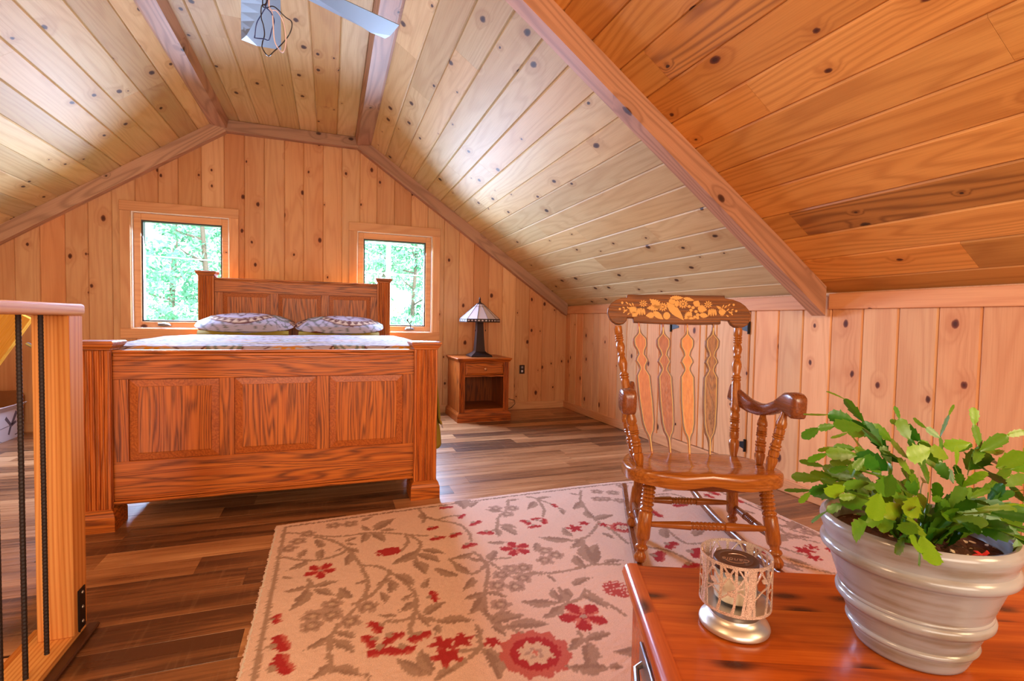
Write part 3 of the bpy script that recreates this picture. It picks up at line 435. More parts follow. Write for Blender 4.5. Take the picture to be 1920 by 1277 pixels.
STENCIL=[[[-0.072,1.126],[-0.07,1.115],[-0.068,1.105],[-0.065,1.096],[-0.061,1.088],[-0.056,1.08],[-0.051,1.074],[-0.045,1.068],[-0.038,1.063],[-0.031,1.058],[-0.023,1.054],[-0.015,1.05],[-0.007,1.046],[0.002,1.042],[0.01,1.038],[0.007,1.047],[0.004,1.056],[0.001,1.065],[-0.003,1.073],[-0.006,1.081],[-0.012,1.089],[-0.015,1.096],[-0.021,1.103],[-0.027,1.109],[-0.035,1.114],[-0.042,1.119],[-0.051,1.123],[-0.059,1.125]],[[-0.096,1.097],[-0.095,1.107],[-0.1,1.11],[-0.097,1.121],[-0.105,1.12],[-0.103,1.131],[-0.113,1.127],[-0.112,1.138],[-0.122,1.133],[-0.122,1.141],[-0.132,1.137],[-0.135,1.142],[-0.144,1.139],[-0.148,1.142],[-0.155,1.142],[-0.153,1.135],[-0.149,1.131],[-0.15,1.122],[-0.144,1.121],[-0.145,1.11],[-0.138,1.112],[-0.14,1.101],[-0.131,1.105],[-0.132,1.094],[-0.121,1.099],[-0.12,1.091],[-0.11,1.096],[-0.106,1.093]],[[-0.104,1.101],[-0.109,1.107],[-0.114,1.107],[-0.119,1.114],[-0.123,1.109],[-0.128,1.117],[-0.133,1.109],[-0.138,1.116],[-0.143,1.108],[-0.147,1.112],[-0.151,1.104],[-0.157,1.106],[-0.161,1.1],[-0.166,1.099],[-0.17,1.096],[-0.165,1.093],[-0.161,1.092],[-0.156,1.087],[-0.151,1.09],[-0.146,1.083],[-0.142,1.088],[-0.137,1.08],[-0.132,1.088],[-0.127,1.081],[-0.123,1.089],[-0.118,1.085],[-0.113,1.093],[-0.109,1.094]],[[-0.13,1.063],[-0.134,1.069],[-0.137,1.069],[-0.141,1.076],[-0.144,1.071],[-0.147,1.079],[-0.15,1.072],[-0.153,1.078],[-0.157,1.07],[-0.16,1.074],[-0.163,1.067],[-0.166,1.069],[-0.169,1.063],[-0.172,1.062],[-0.175,1.058],[-0.171,1.055],[-0.168,1.055],[-0.164,1.05],[-0.161,1.052],[-0.157,1.045],[-0.155,1.05],[-0.151,1.043],[-0.148,1.05],[-0.144,1.043],[-0.142,1.052],[-0.138,1.048],[-0.136,1.056],[-0.132,1.056]],[[-0.138,1.079],[-0.137,1.072],[-0.136,1.067],[-0.134,1.062],[-0.132,1.058],[-0.129,1.054],[-0.126,1.051],[-0.122,1.049],[-0.118,1.047],[-0.114,1.045],[-0.109,1.044],[-0.105,1.043],[-0.1,1.042],[-0.094,1.042],[-0.09,1.041],[-0.091,1.046],[-0.093,1.05],[-0.095,1.055],[-0.097,1.06],[-0.099,1.064],[-0.102,1.068],[-0.105,1.071],[-0.108,1.074],[-0.112,1.077],[-0.115,1.079],[-0.121,1.08],[-0.125,1.081],[-0.13,1.081]],[[-0.055,1.06],[-0.058,1.051],[-0.065,1.044],[-0.073,1.041],[-0.081,1.043],[-0.088,1.05],[-0.09,1.059],[-0.087,1.069],[-0.081,1.076],[-0.073,1.078],[-0.064,1.076],[-0.058,1.069]],[[-0.027,1.131],[-0.03,1.124],[-0.036,1.118],[-0.044,1.116],[-0.053,1.118],[-0.059,1.123],[-0.061,1.131],[-0.059,1.138],[-0.053,1.143],[-0.044,1.146],[-0.035,1.144],[-0.029,1.138]],[[-0.013,1.115],[-0.018,1.107],[-0.024,1.102],[-0.029,1.101],[-0.032,1.105],[-0.034,1.113],[-0.032,1.122],[-0.027,1.131],[-0.021,1.136],[-0.016,1.137],[-0.011,1.132],[-0.011,1.125]],[[-0.054,1.148],[-0.049,1.143],[-0.045,1.143],[-0.04,1.138],[-0.036,1.141],[-0.031,1.136],[-0.026,1.141],[-0.021,1.136],[-0.017,1.142],[-0.012,1.139],[-0.007,1.144],[-0.002,1.143],[0.002,1.147],[0.007,1.148],[0.011,1.151],[0.006,1.153],[0.002,1.153],[-0.003,1.157],[-0.008,1.155],[-0.012,1.16],[-0.017,1.156],[-0.021,1.162],[-0.026,1.157],[-0.031,1.161],[-0.035,1.156],[-0.04,1.159],[-0.045,1.153],[-0.05,1.153]],[[0.011,1.149],[0.014,1.143],[0.017,1.143],[0.02,1.137],[0.025,1.139],[0.027,1.133],[0.032,1.137],[0.035,1.132],[0.04,1.136],[0.043,1.132],[0.047,1.136],[0.051,1.133],[0.056,1.136],[0.059,1.136],[0.063,1.137],[0.061,1.14],[0.057,1.141],[0.054,1.145],[0.05,1.145],[0.047,1.15],[0.043,1.148],[0.04,1.154],[0.035,1.15],[0.032,1.155],[0.027,1.151],[0.025,1.155],[0.02,1.151],[0.016,1.152]],[[0.067,1.108],[0.074,1.106],[0.078,1.107],[0.084,1.106],[0.085,1.109],[0.09,1.108],[0.089,1.112],[0.092,1.113],[0.089,1.117],[0.091,1.119],[0.089,1.123],[0.09,1.126],[0.087,1.13],[0.086,1.133],[0.084,1.137],[0.08,1.137],[0.077,1.136],[0.071,1.136],[0.07,1.134],[0.064,1.135],[0.064,1.132],[0.058,1.132],[0.06,1.128],[0.057,1.128],[0.059,1.124],[0.057,1.122],[0.061,1.117],[0.061,1.113]],[[0.079,1.1],[0.08,1.091],[0.083,1.09],[0.084,1.08],[0.089,1.085],[0.09,1.074],[0.095,1.083],[0.097,1.073],[0.101,1.083],[0.103,1.076],[0.108,1.085],[0.111,1.082],[0.116,1.088],[0.119,1.088],[0.123,1.092],[0.121,1.097],[0.118,1.098],[0.116,1.106],[0.112,1.104],[0.111,1.113],[0.106,1.108],[0.106,1.118],[0.101,1.11],[0.1,1.12],[0.094,1.11],[0.093,1.116],[0.087,1.107],[0.084,1.108]],[[0.049,1.078],[0.043,1.082],[0.039,1.079],[0.031,1.083],[0.032,1.077],[0.023,1.081],[0.026,1.073],[0.018,1.076],[0.021,1.067],[0.015,1.069],[0.017,1.06],[0.013,1.06],[0.015,1.053],[0.013,1.05],[0.012,1.045],[0.017,1.044],[0.02,1.046],[0.026,1.044],[0.028,1.048],[0.036,1.045],[0.035,1.051],[0.043,1.047],[0.042,1.055],[0.049,1.051],[0.046,1.06],[0.052,1.059],[0.049,1.068],[0.051,1.07]],[[0.085,1.067],[0.088,1.061],[0.091,1.06],[0.093,1.053],[0.097,1.057],[0.099,1.05],[0.103,1.055],[0.105,1.049],[0.109,1.055],[0.112,1.051],[0.117,1.057],[0.119,1.054],[0.123,1.059],[0.126,1.059],[0.13,1.061],[0.127,1.064],[0.124,1.065],[0.122,1.07],[0.119,1.069],[0.116,1.076],[0.112,1.072],[0.11,1.079],[0.106,1.074],[0.104,1.08],[0.1,1.073],[0.097,1.078],[0.093,1.072],[0.09,1.072]],[[0.024,1.057],[0.026,1.053],[0.029,1.052],[0.03,1.047],[0.033,1.049],[0.034,1.043],[0.038,1.046],[0.04,1.042],[0.044,1.045],[0.045,1.042],[0.049,1.045],[0.051,1.043],[0.055,1.045],[0.058,1.045],[0.061,1.046],[0.059,1.048],[0.056,1.049],[0.055,1.053],[0.052,1.053],[0.05,1.058],[0.047,1.056],[0.046,1.061],[0.043,1.058],[0.041,1.063],[0.037,1.059],[0.036,1.063],[0.032,1.059],[0.028,1.06]],[[0.046,1.107],[0.045,1.104],[0.042,1.101],[0.039,1.1],[0.034,1.101],[0.031,1.103],[0.03,1.107],[0.031,1.111],[0.034,1.114],[0.038,1.115],[0.043,1.114],[0.045,1.111]],[[0.065,1.101],[0.064,1.098],[0.06,1.095],[0.057,1.094],[0.052,1.095],[0.05,1.097],[0.048,1.101],[0.049,1.105],[0.053,1.108],[0.056,1.109],[0.061,1.108],[0.063,1.105]],[[0.054,1.089],[0.053,1.085],[0.05,1.082],[0.046,1.081],[0.042,1.082],[0.039,1.085],[0.038,1.089],[0.039,1.092],[0.042,1.095],[0.047,1.096],[0.05,1.095],[0.053,1.093]],[[0.078,1.083],[0.077,1.079],[0.073,1.076],[0.069,1.075],[0.066,1.076],[0.063,1.079],[0.062,1.083],[0.063,1.086],[0.066,1.089],[0.07,1.09],[0.074,1.089],[0.077,1.087]],[[0.086,1.067],[0.085,1.062],[0.082,1.059],[0.077,1.058],[0.073,1.059],[0.07,1.062],[0.069,1.066],[0.07,1.07],[0.074,1.074],[0.078,1.075],[0.082,1.074],[0.085,1.071]],[[0.071,1.056],[0.07,1.052],[0.067,1.05],[0.063,1.048],[0.059,1.049],[0.056,1.052],[0.055,1.056],[0.057,1.06],[0.06,1.062],[0.063,1.063],[0.067,1.062],[0.071,1.06]],[[0.084,1.052],[0.084,1.048],[0.081,1.046],[0.077,1.045],[0.073,1.046],[0.071,1.048],[0.069,1.052],[0.071,1.056],[0.074,1.058],[0.077,1.059],[0.081,1.059],[0.083,1.056]],[[-0.207,1.077],[-0.209,1.069],[-0.212,1.063],[-0.214,1.062],[-0.218,1.064],[-0.219,1.07],[-0.218,1.079],[-0.216,1.087],[-0.213,1.093],[-0.21,1.095],[-0.208,1.092],[-0.206,1.086]],[[-0.199,1.078],[-0.2,1.069],[-0.201,1.062],[-0.205,1.059],[-0.206,1.062],[-0.208,1.069],[-0.207,1.078],[-0.206,1.088],[-0.204,1.095],[-0.201,1.097],[-0.199,1.095],[-0.198,1.088]],[[-0.188,1.079],[-0.189,1.069],[-0.19,1.062],[-0.192,1.059],[-0.195,1.062],[-0.196,1.069],[-0.198,1.078],[-0.197,1.088],[-0.196,1.095],[-0.194,1.098],[-0.192,1.095],[-0.19,1.088]],[[-0.177,1.08],[-0.176,1.071],[-0.177,1.065],[-0.18,1.062],[-0.183,1.064],[-0.186,1.07],[-0.188,1.078],[-0.189,1.086],[-0.187,1.092],[-0.185,1.095],[-0.182,1.093],[-0.179,1.088]],[[0.139,1.079],[0.137,1.071],[0.133,1.065],[0.13,1.063],[0.128,1.066],[0.127,1.072],[0.128,1.081],[0.13,1.089],[0.133,1.094],[0.136,1.096],[0.138,1.094],[0.14,1.087]],[[0.147,1.08],[0.146,1.07],[0.144,1.063],[0.141,1.061],[0.139,1.064],[0.138,1.071],[0.138,1.08],[0.14,1.09],[0.142,1.097],[0.145,1.099],[0.147,1.096],[0.147,1.089]],[[0.157,1.08],[0.157,1.071],[0.155,1.064],[0.153,1.061],[0.151,1.064],[0.149,1.07],[0.148,1.08],[0.148,1.089],[0.15,1.096],[0.153,1.099],[0.155,1.097],[0.157,1.09]],[[0.169,1.081],[0.17,1.073],[0.168,1.067],[0.165,1.064],[0.162,1.066],[0.16,1.071],[0.158,1.079],[0.157,1.087],[0.159,1.094],[0.161,1.097],[0.164,1.095],[0.167,1.089]],[[-0.22,1.074],[-0.218,1.083],[-0.22,1.085],[-0.217,1.095],[-0.223,1.092],[-0.219,1.102],[-0.227,1.096],[-0.225,1.105],[-0.233,1.099],[-0.233,1.105],[-0.241,1.099],[-0.241,1.103],[-0.248,1.099],[-0.251,1.1],[-0.256,1.098],[-0.256,1.093],[-0.254,1.091],[-0.255,1.083],[-0.251,1.083],[-0.254,1.074],[-0.247,1.077],[-0.251,1.067],[-0.243,1.072],[-0.245,1.063],[-0.237,1.07],[-0.238,1.063],[-0.23,1.07],[-0.227,1.068]],[[-0.22,1.074],[-0.226,1.077],[-0.227,1.076],[-0.233,1.079],[-0.232,1.075],[-0.239,1.079],[-0.236,1.072],[-0.242,1.076],[-0.238,1.069],[-0.243,1.07],[-0.24,1.064],[-0.242,1.064],[-0.24,1.058],[-0.241,1.056],[-0.241,1.053],[-0.236,1.052],[-0.234,1.053],[-0.23,1.051],[-0.229,1.054],[-0.223,1.05],[-0.225,1.055],[-0.218,1.051],[-0.221,1.057],[-0.215,1.054],[-0.219,1.061],[-0.214,1.059],[-0.218,1.066],[-0.216,1.068]],[[0.179,1.081],[0.183,1.072],[0.185,1.073],[0.188,1.063],[0.191,1.069],[0.194,1.06],[0.196,1.069],[0.199,1.061],[0.201,1.071],[0.204,1.065],[0.205,1.075],[0.209,1.072],[0.21,1.08],[0.213,1.081],[0.215,1.085],[0.213,1.089],[0.21,1.09],[0.207,1.096],[0.204,1.093],[0.201,1.102],[0.199,1.096],[0.196,1.105],[0.194,1.096],[0.191,1.105],[0.188,1.095],[0.186,1.1],[0.183,1.09],[0.181,1.089]],[[0.179,1.097],[0.186,1.093],[0.186,1.094],[0.194,1.089],[0.191,1.093],[0.198,1.088],[0.193,1.094],[0.199,1.09],[0.192,1.096],[0.197,1.094],[0.192,1.099],[0.194,1.099],[0.191,1.103],[0.191,1.105],[0.188,1.108],[0.185,1.109],[0.184,1.109],[0.179,1.112],[0.179,1.11],[0.173,1.114],[0.176,1.11],[0.169,1.115],[0.174,1.109],[0.168,1.113],[0.174,1.107],[0.169,1.109],[0.175,1.103],[0.175,1.103]],[[-0.18,1.118],[-0.177,1.116],[-0.175,1.116],[-0.173,1.116],[-0.17,1.116],[-0.168,1.117],[-0.164,1.119],[-0.167,1.12],[-0.17,1.121],[-0.172,1.121],[-0.175,1.121],[-0.177,1.12]],[[-0.181,1.114],[-0.181,1.111],[-0.179,1.109],[-0.178,1.108],[-0.175,1.107],[-0.172,1.106],[-0.17,1.106],[-0.171,1.108],[-0.172,1.111],[-0.174,1.113],[-0.176,1.114],[-0.178,1.115]],[[-0.186,1.112],[-0.186,1.11],[-0.187,1.107],[-0.187,1.105],[-0.186,1.103],[-0.184,1.101],[-0.182,1.099],[-0.182,1.102],[-0.182,1.104],[-0.181,1.106],[-0.182,1.109],[-0.183,1.11]],[[-0.189,1.113],[-0.192,1.112],[-0.194,1.111],[-0.195,1.109],[-0.196,1.106],[-0.197,1.104],[-0.197,1.101],[-0.195,1.103],[-0.192,1.104],[-0.191,1.105],[-0.19,1.107],[-0.189,1.11]],[[-0.191,1.116],[-0.195,1.117],[-0.197,1.117],[-0.2,1.116],[-0.202,1.115],[-0.204,1.113],[-0.206,1.111],[-0.204,1.111],[-0.201,1.111],[-0.199,1.111],[-0.196,1.112],[-0.193,1.113]],[[-0.192,1.12],[-0.193,1.123],[-0.195,1.124],[-0.198,1.125],[-0.201,1.125],[-0.203,1.125],[-0.206,1.125],[-0.204,1.123],[-0.202,1.121],[-0.199,1.12],[-0.197,1.119],[-0.195,1.119]],[[-0.189,1.124],[-0.189,1.127],[-0.189,1.129],[-0.191,1.131],[-0.192,1.132],[-0.194,1.134],[-0.196,1.135],[-0.196,1.132],[-0.196,1.13],[-0.196,1.127],[-0.193,1.126],[-0.192,1.124]],[[-0.184,1.124],[-0.183,1.126],[-0.181,1.128],[-0.181,1.13],[-0.181,1.133],[-0.181,1.135],[-0.183,1.137],[-0.183,1.135],[-0.185,1.133],[-0.186,1.131],[-0.187,1.129],[-0.186,1.127]],[[-0.181,1.122],[-0.178,1.122],[-0.176,1.123],[-0.174,1.124],[-0.172,1.126],[-0.171,1.128],[-0.169,1.131],[-0.172,1.13],[-0.174,1.13],[-0.177,1.129],[-0.179,1.127],[-0.18,1.125]],[[-0.181,1.118],[-0.182,1.115],[-0.186,1.113],[-0.189,1.115],[-0.19,1.118],[-0.189,1.122],[-0.185,1.123],[-0.182,1.122]],[[0.136,1.119],[0.138,1.117],[0.142,1.116],[0.144,1.116],[0.146,1.117],[0.149,1.118],[0.151,1.119],[0.149,1.121],[0.147,1.122],[0.144,1.122],[0.141,1.122],[0.139,1.121]],[[0.134,1.115],[0.135,1.112],[0.137,1.11],[0.139,1.109],[0.141,1.108],[0.144,1.107],[0.146,1.107],[0.145,1.109],[0.143,1.112],[0.142,1.114],[0.14,1.115],[0.137,1.116]],[[0.131,1.113],[0.129,1.111],[0.129,1.108],[0.129,1.106],[0.13,1.104],[0.132,1.102],[0.133,1.1],[0.134,1.103],[0.135,1.105],[0.135,1.107],[0.135,1.109],[0.133,1.111]],[[0.127,1.114],[0.124,1.113],[0.122,1.112],[0.12,1.11],[0.119,1.107],[0.119,1.105],[0.119,1.102],[0.121,1.104],[0.123,1.105],[0.125,1.106],[0.126,1.108],[0.127,1.111]],[[0.124,1.117],[0.122,1.118],[0.119,1.118],[0.116,1.117],[0.114,1.116],[0.112,1.114],[0.11,1.112],[0.113,1.112],[0.115,1.112],[0.118,1.112],[0.12,1.113],[0.122,1.114]],[[0.125,1.121],[0.122,1.124],[0.121,1.125],[0.119,1.126],[0.116,1.126],[0.113,1.126],[0.11,1.125],[0.113,1.123],[0.114,1.122],[0.116,1.12],[0.119,1.12],[0.121,1.12]],[[0.128,1.124],[0.127,1.127],[0.127,1.13],[0.126,1.132],[0.125,1.133],[0.123,1.134],[0.12,1.136],[0.12,1.133],[0.121,1.131],[0.121,1.128],[0.122,1.126],[0.125,1.125]],[[0.131,1.125],[0.134,1.127],[0.135,1.129],[0.136,1.131],[0.136,1.133],[0.136,1.136],[0.134,1.138],[0.133,1.136],[0.131,1.134],[0.13,1.132],[0.13,1.13],[0.13,1.128]],[[0.134,1.123],[0.138,1.123],[0.141,1.124],[0.143,1.125],[0.144,1.127],[0.146,1.129],[0.147,1.132],[0.144,1.131],[0.141,1.131],[0.139,1.13],[0.137,1.128],[0.136,1.126]],[[0.135,1.119],[0.133,1.116],[0.13,1.114],[0.126,1.116],[0.125,1.119],[0.127,1.123],[0.13,1.124],[0.134,1.123]],[[-0.083,1.103],[-0.08,1.101],[-0.076,1.1],[-0.073,1.1],[-0.07,1.101],[-0.067,1.102],[-0.064,1.104],[-0.066,1.105],[-0.07,1.106],[-0.073,1.107],[-0.076,1.107],[-0.079,1.106]],[[-0.084,1.099],[-0.083,1.095],[-0.08,1.093],[-0.078,1.092],[-0.075,1.091],[-0.072,1.091],[-0.068,1.091],[-0.07,1.093],[-0.072,1.096],[-0.074,1.098],[-0.077,1.099],[-0.08,1.1]],[[-0.087,1.096],[-0.088,1.093],[-0.088,1.09],[-0.086,1.087],[-0.084,1.085],[-0.082,1.083],[-0.079,1.082],[-0.08,1.085],[-0.08,1.088],[-0.08,1.091],[-0.081,1.093],[-0.084,1.095]],[[-0.091,1.096],[-0.094,1.093],[-0.095,1.091],[-0.096,1.088],[-0.096,1.085],[-0.095,1.082],[-0.094,1.079],[-0.092,1.082],[-0.09,1.084],[-0.09,1.087],[-0.089,1.09],[-0.089,1.092]],[[-0.095,1.097],[-0.099,1.097],[-0.101,1.096],[-0.104,1.094],[-0.105,1.091],[-0.107,1.088],[-0.108,1.085],[-0.105,1.086],[-0.102,1.087],[-0.099,1.088],[-0.097,1.091],[-0.096,1.093]],[[-0.097,1.101],[-0.101,1.102],[-0.104,1.103],[-0.107,1.102],[-0.11,1.1],[-0.113,1.098],[-0.115,1.096],[-0.112,1.095],[-0.109,1.095],[-0.106,1.095],[-0.102,1.096],[-0.099,1.098]],[[-0.097,1.105],[-0.099,1.108],[-0.103,1.11],[-0.105,1.111],[-0.108,1.111],[-0.113,1.11],[-0.116,1.109],[-0.113,1.107],[-0.11,1.105],[-0.107,1.104],[-0.104,1.103],[-0.101,1.103]],[[-0.095,1.109],[-0.095,1.113],[-0.097,1.115],[-0.098,1.117],[-0.101,1.119],[-0.103,1.12],[-0.107,1.121],[-0.106,1.118],[-0.105,1.115],[-0.104,1.112],[-0.101,1.11],[-0.098,1.109]],[[-0.091,1.111],[-0.089,1.114],[-0.088,1.117],[-0.088,1.119],[-0.09,1.122],[-0.091,1.124],[-0.093,1.127],[-0.094,1.124],[-0.095,1.121],[-0.096,1.118],[-0.095,1.115],[-0.094,1.113]],[[-0.087,1.11],[-0.083,1.111],[-0.081,1.113],[-0.079,1.116],[-0.078,1.119],[-0.079,1.122],[-0.079,1.125],[-0.081,1.123],[-0.084,1.121],[-0.086,1.119],[-0.087,1.117],[-0.088,1.114]],[[-0.084,1.107],[-0.079,1.107],[-0.076,1.107],[-0.074,1.109],[-0.071,1.111],[-0.069,1.113],[-0.067,1.116],[-0.071,1.116],[-0.074,1.116],[-0.077,1.115],[-0.08,1.113],[-0.082,1.111]],[[-0.084,1.103],[-0.086,1.099],[-0.09,1.097],[-0.094,1.099],[-0.097,1.103],[-0.094,1.107],[-0.09,1.109],[-0.086,1.107]],[[0.016,1.119],[0.019,1.117],[0.022,1.116],[0.025,1.116],[0.028,1.117],[0.031,1.118],[0.035,1.12],[0.031,1.121],[0.029,1.122],[0.026,1.123],[0.022,1.123],[0.019,1.122]],[[0.014,1.115],[0.016,1.112],[0.018,1.109],[0.02,1.108],[0.024,1.107],[0.027,1.107],[0.03,1.107],[0.028,1.109],[0.026,1.112],[0.024,1.114],[0.021,1.116],[0.019,1.116]],[[0.011,1.112],[0.011,1.109],[0.011,1.106],[0.012,1.103],[0.014,1.101],[0.016,1.099],[0.018,1.098],[0.019,1.101],[0.019,1.104],[0.018,1.107],[0.017,1.109],[0.015,1.111]],[[0.007,1.112],[0.004,1.109],[0.002,1.107],[0.002,1.104],[0.002,1.101],[0.003,1.099],[0.004,1.096],[0.006,1.098],[0.007,1.101],[0.009,1.103],[0.01,1.106],[0.008,1.109]],[[0.004,1.113],[-0.001,1.113],[-0.004,1.112],[-0.006,1.11],[-0.007,1.107],[-0.009,1.104],[-0.009,1.101],[-0.006,1.102],[-0.003,1.103],[-0.001,1.105],[0.001,1.107],[0.003,1.11]],[[0.001,1.117],[-0.002,1.119],[-0.006,1.119],[-0.009,1.118],[-0.012,1.116],[-0.015,1.114],[-0.017,1.112],[-0.014,1.111],[-0.01,1.111],[-0.007,1.111],[-0.004,1.112],[-0.002,1.114]],[[0.001,1.121],[-0.001,1.124],[-0.004,1.126],[-0.007,1.127],[-0.011,1.127],[-0.014,1.126],[-0.017,1.126],[-0.015,1.123],[-0.011,1.121],[-0.009,1.12],[-0.006,1.119],[-0.002,1.12]],[[0.004,1.125],[0.003,1.129],[0.002,1.132],[-0.0,1.134],[-0.003,1.135],[-0.005,1.136],[-0.008,1.137],[-0.008,1.134],[-0.007,1.131],[-0.005,1.128],[-0.003,1.126],[-0.001,1.125]],[[0.008,1.127],[0.01,1.13],[0.011,1.133],[0.01,1.135],[0.009,1.138],[0.007,1.14],[0.005,1.143],[0.004,1.14],[0.003,1.137],[0.003,1.134],[0.003,1.131],[0.005,1.129]],[[0.011,1.126],[0.015,1.128],[0.017,1.13],[0.019,1.132],[0.019,1.135],[0.02,1.138],[0.02,1.141],[0.017,1.139],[0.015,1.137],[0.012,1.135],[0.011,1.133],[0.011,1.13]],[[0.015,1.123],[0.018,1.123],[0.021,1.123],[0.024,1.125],[0.027,1.127],[0.029,1.13],[0.031,1.132],[0.028,1.132],[0.025,1.132],[0.022,1.131],[0.019,1.13],[0.016,1.127]],[[0.014,1.119],[0.012,1.115],[0.008,1.113],[0.004,1.115],[0.002,1.119],[0.004,1.123],[0.008,1.125],[0.013,1.124]],[[-0.283,1.121],[-0.285,1.116],[-0.289,1.114],[-0.293,1.116],[-0.295,1.121],[-0.293,1.125],[-0.289,1.127],[-0.285,1.125]],[[-0.296,1.089],[-0.297,1.085],[-0.301,1.083],[-0.306,1.085],[-0.307,1.089],[-0.306,1.094],[-0.301,1.095],[-0.297,1.094]],[[-0.285,1.069],[-0.282,1.07],[-0.279,1.071],[-0.277,1.074],[-0.276,1.077],[-0.274,1.08],[-0.273,1.083],[-0.276,1.082],[-0.279,1.08],[-0.281,1.078],[-0.283,1.075],[-0.285,1.072]],[[-0.273,1.125],[-0.271,1.121],[-0.27,1.119],[-0.267,1.117],[-0.264,1.115],[-0.262,1.114],[-0.259,1.113],[-0.26,1.116],[-0.261,1.119],[-0.264,1.122],[-0.266,1.124],[-0.268,1.125]],[[-0.256,1.119],[-0.255,1.115],[-0.254,1.112],[-0.252,1.109],[-0.249,1.107],[-0.246,1.105],[-0.243,1.103],[-0.244,1.107],[-0.245,1.11],[-0.246,1.113],[-0.249,1.116],[-0.252,1.118]],[[-0.266,1.102],[-0.266,1.098],[-0.265,1.096],[-0.262,1.093],[-0.26,1.092],[-0.257,1.09],[-0.253,1.089],[-0.254,1.092],[-0.256,1.095],[-0.258,1.098],[-0.26,1.1],[-0.263,1.102]],[[-0.289,1.1],[-0.287,1.096],[-0.286,1.094],[-0.284,1.093],[-0.281,1.092],[-0.278,1.092],[-0.275,1.092],[-0.276,1.094],[-0.279,1.097],[-0.28,1.099],[-0.282,1.1],[-0.286,1.1]],[[-0.275,1.077],[-0.272,1.078],[-0.268,1.079],[-0.267,1.081],[-0.266,1.083],[-0.265,1.086],[-0.263,1.089],[-0.266,1.088],[-0.269,1.087],[-0.271,1.085],[-0.273,1.083],[-0.275,1.081]],[[-0.265,1.061],[-0.261,1.061],[-0.259,1.062],[-0.256,1.064],[-0.255,1.066],[-0.253,1.069],[-0.252,1.072],[-0.256,1.071],[-0.258,1.07],[-0.261,1.069],[-0.263,1.067],[-0.264,1.064]],[[-0.242,1.122],[-0.241,1.118],[-0.241,1.114],[-0.24,1.112],[-0.238,1.109],[-0.235,1.107],[-0.233,1.105],[-0.233,1.109],[-0.233,1.112],[-0.234,1.115],[-0.236,1.118],[-0.238,1.12]],[[-0.285,1.085],[-0.283,1.083],[-0.28,1.081],[-0.277,1.081],[-0.275,1.081],[-0.272,1.082],[-0.269,1.083],[-0.271,1.084],[-0.274,1.086],[-0.277,1.087],[-0.279,1.088],[-0.282,1.087]],[[0.259,1.119],[0.257,1.115],[0.253,1.113],[0.249,1.115],[0.247,1.119],[0.25,1.123],[0.254,1.125],[0.257,1.123]],[[0.27,1.088],[0.267,1.084],[0.263,1.082],[0.259,1.084],[0.258,1.088],[0.26,1.093],[0.264,1.094],[0.268,1.093]],[[0.246,1.067],[0.247,1.071],[0.246,1.074],[0.244,1.076],[0.242,1.078],[0.239,1.08],[0.236,1.081],[0.236,1.078],[0.238,1.075],[0.239,1.072],[0.24,1.07],[0.243,1.068]],[[0.238,1.123],[0.233,1.123],[0.23,1.121],[0.228,1.119],[0.226,1.117],[0.224,1.114],[0.223,1.111],[0.226,1.112],[0.229,1.113],[0.232,1.114],[0.234,1.116],[0.236,1.119]],[[0.221,1.116],[0.217,1.115],[0.214,1.113],[0.212,1.11],[0.21,1.107],[0.208,1.104],[0.207,1.1],[0.21,1.102],[0.214,1.104],[0.217,1.106],[0.218,1.109],[0.22,1.112]],[[0.23,1.1],[0.227,1.099],[0.224,1.098],[0.222,1.096],[0.22,1.093],[0.218,1.09],[0.217,1.087],[0.22,1.088],[0.223,1.089],[0.225,1.091],[0.228,1.093],[0.23,1.096]],[[0.252,1.098],[0.249,1.099],[0.247,1.098],[0.243,1.097],[0.242,1.095],[0.24,1.092],[0.238,1.09],[0.241,1.09],[0.244,1.09],[0.246,1.091],[0.249,1.093],[0.251,1.095]],[[0.237,1.075],[0.236,1.079],[0.236,1.081],[0.234,1.083],[0.232,1.085],[0.229,1.086],[0.226,1.087],[0.227,1.084],[0.228,1.081],[0.23,1.079],[0.231,1.077],[0.234,1.076]],[[0.226,1.059],[0.226,1.062],[0.225,1.065],[0.222,1.066],[0.22,1.068],[0.218,1.068],[0.214,1.069],[0.216,1.066],[0.217,1.064],[0.218,1.061],[0.22,1.06],[0.223,1.059]],[[0.207,1.118],[0.203,1.117],[0.201,1.114],[0.2,1.112],[0.198,1.109],[0.198,1.105],[0.197,1.102],[0.2,1.104],[0.202,1.106],[0.204,1.109],[0.206,1.111],[0.207,1.114]],[[0.248,1.084],[0.245,1.085],[0.242,1.086],[0.239,1.085],[0.237,1.084],[0.234,1.083],[0.232,1.081],[0.234,1.08],[0.237,1.079],[0.24,1.079],[0.243,1.08],[0.245,1.081]]]
